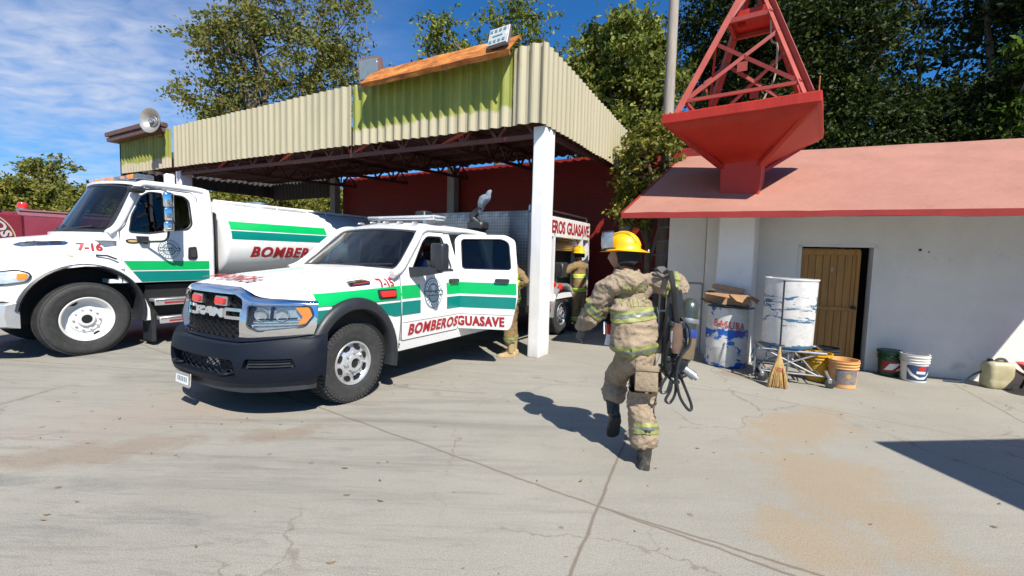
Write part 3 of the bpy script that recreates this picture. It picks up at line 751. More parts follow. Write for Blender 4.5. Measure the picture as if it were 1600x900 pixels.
# windblown grit and dead leaves on the slab
def litter():
    rr = random.Random(12); bm = NB()
    for k in range(230):
        x = rr.uniform(-5, 6.2); y = rr.uniform(1.2, 6.4); s = rr.uniform(.006, .016) if rr.random() < .8 else rr.uniform(.014, .024)
        a = rr.uniform(0, 6.3); h = rr.uniform(.1, .5) * s
        P = [(x + math.cos(a + t) * s * q, y + math.sin(a + t) * s * q * .8, .004 + (h if i in (0, 2) else 0)) for i, (t, q) in enumerate(((0, 1.3), (1.5, .5), (3.1, 1.2), (4.6, .55)))]
        bm.faces.new([bm.verts.new(p) for p in P])
    o = obj('litter', bm, mat('dry_litter', (.16, .11, .06), .9, 0, .5, 3), sm=0); tag(o, 'dry leaf bits and grit scattered over the concrete yard', 'litter', kind='stuff')
litter()
# ================================================================ trees
M_['bark'] = mat('bark', (.13, .10, .075), .9, 0, .3, 6, bmp=.5, bscale=25)
L_OLIVE = leafmat('olive_leaves', (.085, .11, .02), (.20, .22, .045), (.36, .25, .08), .3)
L_MID = leafmat('green_leaves', (.065, .10, .016), (.18, .22, .035), (.40, .38, .09), .3)
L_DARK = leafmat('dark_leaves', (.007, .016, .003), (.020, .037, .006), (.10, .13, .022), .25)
L_BUSH = leafmat('bush_leaves', (.085, .11, .018), (.20, .20, .035), (.34, .28, .06), .25)
L_LIME = leafmat('bright_leaves', (.03, .06, .01), (.08, .14, .02), (.16, .24, .03), .5)
def leaves(name, centers, spread, n_per, size, mat_, parent, rng, droop=0., origin=V((0, 0, 0))):
    C_ = np.asarray(centers, dtype=np.float64); k = len(C_)
    n = k * n_per
    # leaves sit in sprays along short twigs that leave each clump centre
    per_tw = 11; nt_ = -(-n_per // per_tw); n = k * nt_ * per_tw
    td = rng.normal(0, 1, (k * nt_, 3)); td[:, 2] = td[:, 2] * .75 + .15 - droop * .5; td /= np.linalg.norm(td, axis=1, keepdims=True)
    tl = np.asarray(spread) * rng.uniform(.7, 2.3, (k * nt_, 1))
    c0 = np.repeat(C_, nt_, axis=0) + rng.normal(0, .35, (k * nt_, 3)) * np.asarray(spread)
    u = np.tile(np.linspace(.12, 1, per_tw), k * nt_)[:, None] + rng.normal(0, .05, (n, 1))
    D_ = np.repeat(td, per_tw, axis=0); ctr = np.repeat(c0, per_tw, axis=0) + D_ * u * np.repeat(tl, per_tw, axis=0) + rng.normal(0, size * .38, (n, 3))
    ctr[:, 2] -= .10 * (u[:, 0] ** 2) * np.repeat(tl, per_tw, axis=0).mean(axis=1)
    d = rng.normal(0, .75, (n, 3)) + D_; d[:, 2] -= droop; d /= np.linalg.norm(d, axis=1, keepdims=True)
    q = rng.normal(0, 1, (n, 3)); q[:, 2] *= .6; s = np.cross(d, q); s /= np.linalg.norm(s, axis=1, keepdims=True) + 1e-9
    L = size * rng.uniform(.45, 1.45, (n, 1)); Wd = L * .27
    v = np.stack([ctr - d * L * .5, ctr + s * Wd - d * L * .05, ctr + d * L * .5, ctr - s * Wd - d * L * .05], axis=1).reshape(-1, 3)
    me = bpy.data.meshes.new(name); me.vertices.add(n * 4); me.loops.add(n * 4); me.polygons.add(n)
    me.vertices.foreach_set('co', v.astype(np.float32).ravel())
    me.loops.foreach_set('vertex_index', np.arange(n * 4, dtype=np.int32))
    me.polygons.foreach_set('loop_start', np.arange(0, n * 4, 4, dtype=np.int32)); me.polygons.foreach_set('loop_total', np.full(n, 4, dtype=np.int32))
    me.update(); me.validate(); me.materials.append(mat_)
    o = bpy.data.objects.new(name, me); COL.objects.link(o); o.parent = parent; return o
def tree(name, label, base, blobs, nlimb, ncl, n_per, size, mat_, seed, spread=.5, trunk=.3, group=None, fork=.35, droop=0., shell=.35, cat='tree'):
    """blobs: list of (centre, radii, weight) relative to the base"""
    rng = np.random.default_rng(seed)
    t = thing(name, label, cat, base, 0, group)
    wsum = sum(b[2] for b in blobs); cl = []
    top = max(b[0][2] for b in blobs); fz = fork * top
    for c, r, w_ in blobs:
        m = max(3, int(ncl * w_ / wsum))
        u = rng.normal(0, 1, (m, 3)); u /= np.linalg.norm(u, axis=1, keepdims=True)
        rad = rng.uniform(shell, 1, (m, 1)) ** .6
        cl.append(np.asarray(c) + u * rad * np.asarray(r))
    cl = np.concatenate(cl)
    bm = NB(); F0 = V((rng.uniform(-.2, .2), rng.uniform(-.2, .2), fz))
    tube(bm, crom([(0, 0, -.1), (F0.x * .2 + .05, F0.y * .2, fz * .5), F0], 4), [lerp(trunk, trunk * .7, i / 8) for i in range(9)], 10)
    limbs = []
    for k in range(nlimb):
        p = V(cl[rng.integers(len(cl))]); mid = F0.lerp(p, .5) + V((rng.uniform(-.3, .3), rng.uniform(-.3, .3), .12 * (p - F0).length))
        pts = crom([F0 - V((0, 0, .2)), mid, p], 5); limbs += pts[3:]
        tube(bm, pts, [lerp(trunk * .5, .025, i / (len(pts) - 1)) for i in range(len(pts))], 6)
    for c in cl[::2]:
        c = V(c); p = min(limbs, key=lambda q: (q - c).length_squared)
        m = p.lerp(c, .5) + V((0, 0, .05)); tube(bm, [p, m, c], [.03, .02, .008], 4)
    obj('trunk', bm, M_['bark'], t)
    leaves('crown', cl, (spread, spread, spread * .7), n_per, size, mat_, t, rng, droop)
    return t
FAR = 'trees behind the shelter'
# wide thin crowned tree behind the left of the shelter
tree('tree', 'tall thin leaved tree spreading above the left half of the shelter', (-11.4, 21.5, 0),
     [((0.2, 0, 10.2), (3.4, 2.6, 2.4), 3.4), ((-3.2, 0, 8.5), (2.1, 1.5, .9), .9), ((2.8, .5, 9.8), (1.8, 1.5, 2.3), 1.1), ((-.6, 0, 12.8), (2.6, 1.6, 1.7), 1.1), ((-2.2, 0, 11.2), (2.0, 1.3, .7), .7), ((3.3, 0, 12.3), (1.5, 1.0, 1.5), .5), ((-1., 0, 7.4), (3, 2, .8), .9)], 16, 230, 120, .165, L_OLIVE, 3, .52, .3, FAR, .45)
tree('tree', 'airy tree with broken crown above the rusty trough', (-.9, 20, 0),
     [((-1.9, 0, 10.7), (1.3, 1.4, .8), 1), ((.6, 0, 11.0), (1.6, 1.5, 1.5), 1.6), ((2.9, 1, 10.0), (1.4, 1.5, 1.0), .8), ((-.7, 0, 9.7), (1.8, 1.2, .7), .8), ((1.2, 0, 12.6), (1.0, 1.0, .6), .25), ((1.2, 0, 9), (3, 1.5, 1), 1.2)], 12, 120, 95, .17, L_MID, 5, .42, .25, FAR, .5)
tree('tree', 'dense olive green tree beside the utility pole', (2.9, 13.2, 0),
     [((0, 0, 7.0), (1.4, 1.4, 1.3), 2.2), ((-1.0, 0, 5.9), (.9, 1.2, 1.2), 1.5), ((.9, 0, 6.0), (.95, 1.1, 1.4), 1.5), ((.1, 0, 4.6), (1.5, 1.3, 1.3), 1.8), ((.95, 0, 7.3), (.5, .7, .7), .5), ((-.5, 0, 7.5), (.7, .7, .5), .4)], 12, 200, 150, .15, L_MID, 8, .30, .22, FAR, .4)
tree('bush', 'rounded olive bush between the shelter end and the pink roof', (2.75, 9.35, 0),
     [((0, 0, 3.5), (.62, .55, .75), 2), ((-.25, 0, 2.75), (.4, .45, .5), 1), ((.2, 0, 4.1), (.4, .4, .4), .8)], 8, 100, 120, .10, L_BUSH, 9, .16, .09, None, .5, cat='bush')
DK = 'dark trees behind the white building'
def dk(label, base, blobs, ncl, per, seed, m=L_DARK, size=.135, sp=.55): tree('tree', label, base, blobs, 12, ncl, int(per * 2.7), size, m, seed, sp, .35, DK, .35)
dk('dark green tree rising just right of the utility pole behind the red tower', (7.4, 15.5, 0), [((0, 0, 8.4), (2.0, 2, 3.0), 3), ((.6, 0, 11.5), (1.7, 1.6, 2.0), 1.5), ((1.8, 0, 7), (2, 1.6, 2.6), 1.6), ((-1.1, 0, 5), (1.4, 1.5, 1.4), .7), ((1.0, -1, 4.6), (2.4, 1.2, 1.4), 1)], 320, 100, 11)
dk('dark green tree behind the middle of the pink roof', (11.0, 15.5, 0), [((-.6, 0, 9.8), (1.8, 1.8, 2.9), 2.2), ((.2, 0, 6.2), (2.6, 1.6, 1.5), 1.8), ((-1., 0, 12.5), (1.6, 1.5, 1.2), .8), ((1, -1, 4.4), (2.6, 1.3, 1.2), 1.0)], 270, 100, 12)
dk('dark green tree with a gap of sky on its left at the right edge', (16.3, 14.5, 0), [((.4, 0, 10), (2.1, 2, 3.6), 3), ((0, 0, 6.2), (2.6, 2, 2.2), 2.2), ((-1.8, 0, 5.2), (1.8, 1.5, 1.6), 1)], 260, 100, 13)
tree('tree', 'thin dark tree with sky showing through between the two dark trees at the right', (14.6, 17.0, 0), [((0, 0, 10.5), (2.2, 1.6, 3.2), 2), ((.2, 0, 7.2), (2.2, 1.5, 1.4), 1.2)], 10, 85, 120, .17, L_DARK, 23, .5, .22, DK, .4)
tree('tree', 'bright lime leaved young tree at the far right behind the pink roof', (14.2, 12.6, 0), [((0, 0, 5.4), (1.1, 1., 1.0), 1), ((.6, 0, 7.6), (.9, .8, 1.0), .8), ((-.4, 0, 4.4), (1.2, 1, .8), .8)], 8, 70, 60, .22, L_LIME, 17, .28, .14, DK, .4)
LF = 'distant trees left of the shelter'
tree('tree', 'pale feathery tree at the far left edge behind the red fire engine', (-31, 29, 0), [((0, 0, 4.6), (3.4, 2.5, 1.7), 2), ((1.6, 0, 6.2), (2.0, 1.5, .8), .5), ((-3, 0, 4), (3, 2, 1.8), 1.4), ((2.6, 0, 4.2), (2.6, 2, 1.5), 1.3)], 8, 130, 95, .24, L_OLIVE, 21, .5, .25, LF, .4)
tree('tree', 'low dark green tree beyond the tanker cab', (-27, 32, 0), [((0, 0, 3.9), (3.6, 2.5, 1.7), 2), ((2.6, 0, 4.6), (2.4, 2, 1.2), 1), ((-2, 0, 3.2), (3.4, 2, 1.5), 1)], 8, 130, 110, .24, L_MID, 22, .5, .25, LF, .4)
# hedge seen under the shelter roof behind the tanks and the fire engine: a row of bushes
for i, (x, y) in enumerate([(-24, 22), (-20.5, 22.5), (-17.2, 22.5), (-13.8, 22), (-10.6, 21.6), (-7.6, 21.0)]):
    lab = ['olive hedge bush behind the front of the red fire engine', 'olive hedge bush behind the tanker bonnet', 'olive hedge bush hidden mostly by the tanker cab', 'olive hedge bush just right of the tanker cab', 'olive hedge bush above the middle of the tank', 'olive hedge bush left of the red brick wall'][i]
    tree('bush', lab, (x, y, 0), [((0, 0, 2.5), (2.0, 1.4, 1.9), 2), ((.3, 0, 3.6), (1.6, 1.2, .9), 1)], 5, 70, 190, .17, L_BUSH, 30 + i, .36, .12, 'hedge behind the shelter', .3, cat='bush')
# ================================================================ vehicles: shared parts
XM = Matrix.Rotation(R(90), 4, 'Y')      # lathe axis -> +x
def wheel(parent, x, y, r, wid, rim_r, style, mats, name='wheel', side=1, lugs=True):
    wh = bpy.data.objects.new(name, None)
    bm = NB(); M0 = Matrix.Translation((0, 0, 0)) @ XM
    h = wid / 2; s = r - rim_r
    lathe(bm, [(rim_r - .02, -h * .85), (rim_r + .01, -h * .95), (rim_r + s * .45, -h * 1.05), (r - .03, -h), (r - .006, -h * .82), (r, -h * .4), (r, h * .4), (r - .006, h * .82), (r - .03, h),
               (rim_r + s * .62, h * 1.06), (rim_r + s * .58, h * 1.045), (rim_r + s * .3, h * 1.04), (rim_r + .012, h * .94), (rim_r, h * .88), (rim_r - .01, h * .6), (rim_r - .02, -h * .85)], 56, M0, cap=False)
    if lugs:
        n = 58
        for k in range(n):
            for j, (xx, ww, ph) in enumerate(((-.80, .30, 0), (-.38, .26, .5), (.0, .22, .1), (.38, .26, .6), (.80, .30, 0))):
                t = 2 * math.pi * (k + ph) / n
                rr = r - (.010 if abs(xx) > .7 else 0)
                rot = Matrix.Rotation(t, 3, 'X') @ Matrix.Rotation(R(14 if j % 2 else -14), 3, 'Z')
                box(bm, Matrix.Rotation(t, 3, 'X') @ V((xx * h, 0, rr + .003)), (ww * h, 2 * math.pi * r / n * .62, .018), rot)
            t = 2 * math.pi * (k + .3) / n
            box(bm, Matrix.Rotation(t, 3, 'X') @ V((h * 1.0, 0, r - .042)), (.012, 2 * math.pi * r / n * .55, .05), Matrix.Rotation(t, 3, 'X'))
    else:
        for xx in (-.5, -.17, .17, .5):
            lathe(bm, [(r - .01, xx * h - .03), (r + .004, xx * h - .025), (r + .004, xx * h + .06), (r - .01, xx * h + .065)], 56, M0, cap=False)
    ty = obj('tyre', bm, mats[0])
    bm = NB()
    if style == 'dually':
        prof = [(rim_r + .004, h * .86), (rim_r - .004, h * .95), (rim_r - .018, h * .92), (rim_r - .03, h * .70), (rim_r - .045, h * .62), (rim_r - .07, h * .66), (rim_r * .55, h * .86), (rim_r * .46, h * .9), (rim_r * .40, h * .9), (rim_r * .37, h * 1.12), (rim_r * .30, h * 1.16), (rim_r * .24, h * 1.14), (rim_r * .22, h * .95), (.001, h * .95)]
        nh, nl, hr, lr = 8, 8, .72, .50
    else:
        prof = [(rim_r + .006, h * .86), (rim_r - .004, h * .97), (rim_r - .02, h * .93), (rim_r - .035, h * .55), (rim_r - .06, h * .35), (rim_r * .62, h * .30), (rim_r * .58, h * .42), (rim_r * .34, h * .44), (rim_r * .32, h * .62), (rim_r * .30, h * .66), (.001, h * .68)]
        nh, nl, hr, lr = 2, 10, .82, .47
    lathe(bm, prof, 48, M0, cap=False)
    for k in range(nl):
        t = 2 * math.pi * k / nl; c = V((0, math.cos(t) * rim_r * lr, math.sin(t) * rim_r * lr)); x0 = h * (.80 if style == 'dually' else .36)
        cyl(bm, c + V((x0, 0, 0)), c + V((x0 + .035, 0, 0)), .016, .013, 6)
    rm = obj('rim', bm, mats[1])
    bm = NB()
    for k in range(nh if style == 'dually' else 2):
        t = 2 * math.pi * (k + .5) / nh + (.5 if style != 'dually' else 0)
        c = V((h * (.70 if style == 'dually' else .335), math.cos(t) * rim_r * hr, math.sin(t) * rim_r * hr)); rot = Matrix.Rotation(t, 3, 'X')
        ring = lambda o: [c + rot @ V((o, math.cos(q) * rim_r * (.105 if style == 'dually' else .09), math.sin(q) * rim_r * (.17 if style == 'dually' else .15))) for q in [2 * math.pi * i / 16 for i in range(16)]]
        loft(bm, [ring(-.02), ring(.012)])
    if style == 'dually': cyl(bm, (h * .9, 0, 0), (h * 1.0, 0, 0), rim_r * .20)
    else: cyl(bm, (h * .45, 0, 0), (h * .685, 0, 0), rim_r * .20)
    hl = obj('rim_opening', bm, M_['black'])
    COL.objects.link(wh); wh.parent = parent
    ty.parent = wh; rm.parent = wh; hl.parent = wh
    wh.location = (x, y, r); wh.rotation_euler = (0, 0, 0 if side > 0 else math.pi)
    return wh
def emblem(parent, f, cy, cz, ry, rz):
    """round seal with a banner across it, on the surface f(y, z, t)"""
    bm = NB(); q = lambda k, n=40: [(cy + math.cos(2 * math.pi * i / n) * ry * k, cz + math.sin(2 * math.pi * i / n) * rz * k) for i in range(n)]
    patch(bm, q(1.0), f, None, .006, ca=.06, mi=0)
    patch(bm, [q(.93), q(.66)], f, None, .0075, ca=.06, mi=1)
    patch(bm, q(.55), f, None, .0075, ca=.06, mi=2)
    for k in range(22):
        t = 2 * math.pi * k / 22
        if abs(math.sin(t)) < .28: continue
        p = (cy + math.cos(t) * ry * .80, cz + math.sin(t) * rz * .80); c, s = math.cos(t), math.sin(t)
        L = [(p[0] + (c * a - s * b) * ry, p[1] + (s * a + c * b) * rz) for a, b in ((-.08, -.045), (.08, -.045), (.08, .045), (-.08, .045))]
        patch(bm, L, f, None, .009, mi=0)
    patch(bm, [(cy - ry * .3, cz + rz * .5), (cy - ry * .1, cz + .1 * rz), (cy + ry * .1, cz + .1 * rz), (cy + ry * .2, cz + rz * .5)], f, None, .009, mi=1)
    patch(bm, rrect(cy - ry * 1.03, cz - rz * .17, cy + ry * 1.03, cz + rz * .17, .01), f, None, .0095, ca=.06, mi=3)
    text(bm, 'SINALOA', f, (cy - ry * .95, cz - rz * .12, cy + ry * .95, cz + rz * .12), .011, bold=.03, mi=1)
    return obj('emblem', bm, [M_['grey_vinyl'], M_['white_vinyl'], mat('pale_grey_vinyl', (.40, .46, .47), .4), mat('dark_grey_vinyl', (.06, .11, .12), .4)], parent, sm=0)
def decal(name, parent, f, loops, m, ca=.08, t=.005, cb=None):
    for L in loops:
        bm = NB(); patch(bm, L, f, None, t, ca=ca, cb=cb); o = obj(name, bm, m, parent, sm=60)
    return o
def lettering(parent, f, s, rect, m=None, t=.006, label=None, **kw):
    bm = NB(); text(bm, s, f, rect, t, **kw); o = obj('lettering', bm, m or M_['redtxt'], parent, sm=0)
    return tag(o, label)

M_['black_gloss'] = mat('black_gloss', (.008, .008, .009), .6, 0, .1, spec=.2)
M_['lamp_bowl'] = mat('lamp_bowl', (.72, .74, .76), .22, .55, .15, 25)
# ================================================================ rescue pickup
RP = V((-1.63, 4.65, 0)) - A * 1.0
def ram():
    T = thing('rescue_truck', 'white and green crew cab rescue truck with its rear door swung open, numbered 7-15', 'fire truck', RP, -AZ, 'fire service trucks')
    WP = M_['white_paint']
    uf = lambda l: -.93 + .45 * abs(l) ** 3.3
    def ff(l, z, t):
        l_ = max(-1.0, min(1.0, l)); g = 1.485 * abs(l_) ** 2.3 * (1 if l_ > 0 else -1); n = math.hypot(1, g)
        ex = l - l_
        return V((l_ + g / n * t + ex * .15, uf(l_) - t / n + abs(ex) + .10 * (z - .75), z))
    zc = lambda s: interp(s, [0, .08, .3, 1], [1.235, 1.275, 1.33, 1.43]); zs = lambda s: interp(s, [0, .08, .3, 1], [1.115, 1.145, 1.20, 1.335])
    def section(s):
        c, f = zc(s), zs(s)
        return [(0, c), (.15, c - .002), (.30, c - .004), (.42, c - .010), (.49, c - .022), (.54, c - .045), (.59, c - .072), (.64, lerp(c - .085, f + .03, .6)), (.72, f + .02), (.80, f + .008), (.87, f - .012), (.925, f - .045), (.96, f - .095), (.982, f - .16), (1.0, 1.03)]
    def fx(y, z):      # fender skin beside the bonnet
        s = max(0, min(1, (y + .47) / 1.17)); sec = section(s)[-5:]
        return interp(z, [p[1] for p in sec][::-1], [p[0] for p in sec][::-1])
    def sx(z):
        if z > 1.36: return .955 - (z - 1.36) * .33
        if z > 1.03: return 1.0 - .045 * ((z - 1.03) / .33) ** 1.6
        if z < .85: return 1.0 - .045 * ((.85 - z) / .4) ** 1.7
        return 1.0
    BV = []
    def sd(y, z, t):   # left side skin: x outwards
        if y < .66 and z > 1.035 and BV:
            h = BV[0].ray_cast(V((2, y, z)), V((-1, 0, 0)))
            if h[0] is not None: return h[0] + V((t, 0, 0))
        x = fx(y, z) if (y < .66 and z > 1.03) else sx(z)
        return V((x + t, y, z))
    # ---- bonnet and wings
    bm = NB(); rings = []
    ns = 18
    for i in range(ns + 1):
        s = i / ns; half = section(s)
        full = [(-l, z) for l, z in half[::-1]] + half[1:]
        rings.append([V((l, lerp(uf(l), .70, s) + .10 * (z - .75) * (1 - s), z)) for l, z in full])
    loft(bm, rings, False)
    body = obj('bonnet', bm, WP, T, sm=50, recalc=True)
    BV.append(mathutils.bvhtree.BVHTree.FromPolygons([v.co for v in body.data.vertices], [p.vertices[:] for p in body.data.polygons]))
    # shut lines of the bonnet
    bm = NB()
    for sg in (1, -1):
        P = []
        for i in range(1, ns + 1):
            s = i / ns; sec = section(s); l, z = sec[8]; P.append(V((sg * l, lerp(uf(l), .70, s) + .10 * (z - .75) * (1 - s), z + .0005)))
        tube(bm, P, .003, 5)
    obj('shut_line', bm, M_['gap'], body)
    bm = NB(); hs = lambda y, x, t: V((x, y, zc((y + .93) / 1.63) + .004 + t)) if False else V((x, y, interp((y + .93 + .1 * .4) / 1.6, [0, .08, .3, 1], [1.235, 1.275, 1.33, 1.43]) - .004 * abs(x) / .3 + t))
    text(bm, 'BOMBEROS', lambda a, b, t: hs(-.78 + b, a, t), (.42, .17, -.42, 0), .012, bold=.03, shear=.15, ca=.06)   # mirror lettering, read in a driver's mirror
    obj('lettering', bm, M_['redtxt'], body, sm=0)
    # ---- wing side panels with the wheel arch
    ar = .505; zc_ = .44
    arch = [(math.cos(t) * ar, zc_ + math.sin(t) * ar * 1.12) for t in [R(-6 + 192 * k / 22) for k in range(23)]]
    bm = NB()
    for sg in (1, -1):
        f = lambda y, z, t, sg=sg: V((sg * (sx(z) + t), y, z))
        patch(bm, [(-.48, 1.03), (-.50, .75), (-.47, .45)] + [p for p in arch[::-1] if p[0] > -.47] + [(.66, .46), (.66, 1.03)], f, -.03, 0, ca=.06, cb=.12)
    obj('wing_panel', bm, WP, T, sm=50)
    for sg in (1, -1):
        bm = NB(); rings = []
        for k in range(27):
            t = R(-14 + 196 * k / 26); c, s = math.cos(t), math.sin(t) * 1.12
            rings.append([V((sg * x, c * r, zc_ + s * r)) for r, x in ((.485, .93), (.485, 1.035), (.50, 1.055), (.53, 1.06), (.575, 1.045), (.60, 1.012), (.60, .985), (.54, .95))])
        loft(bm, rings); obj('wheel_flare', bm, M_['black_plastic'], T, sm=40)
    bm = NB()
    for sg in (1, -1): box(bm, (sg * .68, 0, .75), (.5, 1.0, .7))
    box(bm, (0, 0, .60), (1.3, 1.5, .45)); box(bm, (0, 3.4, .62), (1.5, 6.2, .3)); obj('underbody', bm, M_['black'], T, sm=0)
    # ---- cab shell (right side closed, left side open for the doors)
    bm = NB()
    f = lambda y, z, t: V((-(sx(z) + t), y, z))
    win1 = rpoly([(.88, 1.40), (1.20, 1.76), (1.30, 1.81), (1.66, 1.82), (1.70, 1.40)], .05); win2 = rpoly([(1.86, 1.40), (1.86, 1.82), (2.52, 1.81), (2.58, 1.40)], .06)
    patch(bm, [[(.66, .50), (.66, 1.36), (.76, 1.40), (1.14, 1.80), (1.30, 1.88), (2.70, 1.88), (2.75, 1.36), (2.75, .50)], win1, win2], f, -.05, 0, ca=.2, cb=.12)
    g = lambda y, z, t: V((sx(z) + t, y, z))
    patch(bm, [(2.66, .50), (2.63, 1.36), (2.58, 1.86), (2.70, 1.88), (2.75, 1.36), (2.75, .50)], g, -.06, 0, cb=.12)
    patch(bm, [(1.79, .52), (1.78, 1.36), (1.70, 1.86), (1.82, 1.87), (1.86, 1.36), (1.87, .52)], g, -.07, -.012, cb=.12)
    patch(bm, [(.66, .42), (.66, .545), (2.75, .545), (2.75, .42)], g, -.08, .0, ca=.3)
    rf = lambda a, b, t: V((a * lerp(.735, .76, min(1, b * 3)), lerp(1.27, 2.73, b) - .07 * (1 - a * a) * (1 - b), 1.895 + (.045 + .055 * min(1, b * 5)) * (1 - a ** 4) + .03 * math.sin(b * math.pi) + t))
    patch(bm, [(-1, 0), (1, 0), (1, 1), (-1, 1)], rf, -.04, 0, ca=.18, cb=.12)
    box(bm, (0, 2.74, 1.2), (1.84, .04, 1.4))
    for sg in (1, -1):
        tube(bm, crom([(sg * .955, .56, 1.335), (sg * .93, .74, 1.42), (sg * .845, 1.06, 1.72), (sg * .775, 1.27, 1.885), (sg * .765, 1.55, 1.915), (sg * .775, 2.2, 1.92), (sg * .78, 2.72, 1.89)], 5), [.05] * 6 + [.046] * 25, 10)
    # cowl
    patch(bm, [(-.93, .60), (.93, .60), (.90, .80), (-.90, .80)], lambda a, b, t: V((a, b, 1.385 + .03 * (1 - a * a) + t)), -.1, 0, ca=.15)
    cab = obj('cab', bm, WP, T, sm=45)
    # windscreen and interior
    ws = lambda a, b, t: V((a * lerp(.885, .735, b), lerp(.60, 1.20, b) + a * a * lerp(.13, .075, b) - t, lerp(1.415, 1.90, b) - a * a * .03 + t))
    bm = NB(); patch(bm, rpoly([(-.97, .01), (.97, .01), (.96, .99), (-.96, .99)], .06), ws, -.004, .004, ca=.12, cb=.2); obj('windscreen', bm, M_['glass'], T)
    bm = NB(); patch(bm, [rpoly([(-1.0, -.03), (1.0, -.03), (1.0, 1.02), (-1.0, 1.02)], .07), rpoly([(-.955, .035), (.955, .035), (.94, .955), (-.94, .955)], .09)], ws, -.006, .007, ca=.12, cb=.2); obj('windscreen_seal', bm, M_['black_plastic'], T)
    bm = NB()
    for x0 in (-.55, .25): tube(bm, [ws(x0 / .88, .0, .02), ws(x0 / .88 + .42, .05, .022), ws(x0 / .88 + .62, .09, .02)], .008, 5)
    obj('wiper', bm, M_['black_plastic'], T)
    bm = NB()
    patch(bm, [(-.9, .72), (.9, .72), (.86, 1.15), (-.86, 1.15)], lambda a, b, t: V((a, b, 1.36 - max(0, b - 1.0) * 1.2 + t)), -.3, 0, ca=.3, cb=.1)
    box(bm, (0, 1.7, .52), (1.8, 2.0, .06)); box(bm, (0, 2.6, 1.15), (1.6, .14, .8), bev=.04)
    box(bm, (0, 2.35, .8), (1.6, .5, .2), bev=.04)
    for x in (-.42, .42):
        box(bm, (x, 1.52, .82), (.5, .5, .2), bev=.05); box(bm, (x, 1.80, 1.15), (.5, .14, .7), Matrix.Rotation(R(-10), 3, 'X'), .05); box(bm, (x, 1.86, 1.60), (.26, .1, .2), bev=.04)
    obj('interior', bm, M_['interior'], T)
    bm = NB(); Mx = Matrix.Translation((.42, 1.13, 1.27)) @ Matrix.Rotation(R(-62), 4, 'X')
    tube(bm, [Mx @ V((.19 * math.cos(t), .19 * math.sin(t), 0)) for t in [2 * math.pi * k / 24 for k in range(25)]], .014, 6); bar(bm, Mx @ V((-.18, 0, 0)), Mx @ V((.18, 0, 0)), .05, .02)
    obj('steering_wheel', bm, M_['black_plastic'], T)
    bm = NB(); box(bm, (-.1, 1.02, 1.40), (.2, .16, .012), Matrix.Rotation(R(25), 3, 'X')); box(bm, (.42, .86, 1.385), (.3, .1, .012), Matrix.Rotation(R(8), 3, 'X')); obj('papers', bm, M_['white_vinyl'], T)
    bm = NB(); lathe(bm, [(.001, 0), (.035, .01), (.05, .03), (.05, .045), (.02, .06), (.001, .062)], 20, Matrix.Translation((.05, .83, 1.44)) @ Matrix.Rotation(R(70), 4, 'X')); obj('dashboard_beacon', bm, mat('pale_beacon', (.7, .66, .4), .3), T)
    # ---- front door (closed, window down)
    def door(name, ox, oy, outline, window, par, loc):
        f = lambda y, z, t: V((sx(z) + t - ox, y - oy, z))
        bm = NB(); patch(bm, [outline, window], f, -.055, .003, ca=.14, cb=.09)
        d = obj(name, bm, WP, par, sm=45, loc=loc); return d, f
    dpol = rpoly([(.70, .545), (.675, .80), (.68, 1.34), (.79, 1.395), (1.155, 1.775), (1.32, 1.868), (1.69, 1.872), (1.775, 1.36), (1.80, .545)], .03)
    dwin = rpoly([(.90, 1.385), (1.215, 1.735), (1.33, 1.81), (1.625, 1.815), (1.69, 1.385)], .05)
    d1, f1 = door('front_door', 0, 0, dpol, dwin, T, None)
    bm = NB(); tube(bm, [f1(y, z, .0015) for y, z in dpol[:]] + [f1(*dpol[0], .0015)], .0055, 4); obj('shut_line', bm, M_['gap'], d1, sm=0)
    decal('stripe', d1, f1, [[(.68, 1.05), (1.0, 1.05), (1.0, 1.205), (.68, 1.205)], [(1.52, 1.05), (1.79, 1.05), (1.785, 1.205), (1.52, 1.205)]], M_['green'], t=.007)
    decal('stripe', d1, f1, [[(.68, .855), (1.0, .855), (1.0, 1.015), (.68, 1.015)], [(1.52, .855), (1.795, .855), (1.79, 1.015), (1.52, 1.015)]], M_['teal'], t=.007)
    lettering(d1, f1, 'BOMBEROS', (.80, .60, 1.775, .735), t=.008, shear=.18, bold=.02, fat=.035, ca=.1, cb=.03, sp=1.12)
    emblem(d1, lambda y, z, t: f1(y, z, t + .003), 1.245, 1.085, .175, .195)
    bm = NB(); patch(bm, rpoly([(.86, 1.36), (.90, 1.385), (1.70, 1.385), (1.71, 1.36)], .01), f1, 0, .012, ca=.2); 
    tube(bm, [f1(y, z, .0) for y, z in dwin + dwin[:1]], .009, 5); obj('window_seal', bm, M_['black_plastic'], d1)
    bm = NB(); patch(bm, [(.93, 1.36), (1.215, 1.72), (1.33, 1.80), (1.62, 1.80), (1.64, 1.66), (1.2, 1.6)], f1, -.03, -.024, ca=.2, cb=.1); obj('window', bm, M_['glass'], d1)
    bm = NB(); patch(bm, rrect(1.575, 1.205, 1.765, 1.255, .02), f1, .01, .045, ca=.05); tube(bm, [f1(1.585, 1.23, .0), f1(1.6, 1.23, .03)], .012); obj('handle', bm, M_['black_plastic'], d1)
    bm = NB(); patch(bm, [(.70, .765), (1.79, .765), (1.79, .760), (.70, .760)], f1, None, .0045, ca=.2); obj('crease', bm, M_['gap'], d1, sm=0)
    # mirror on the front door
    bm = NB()
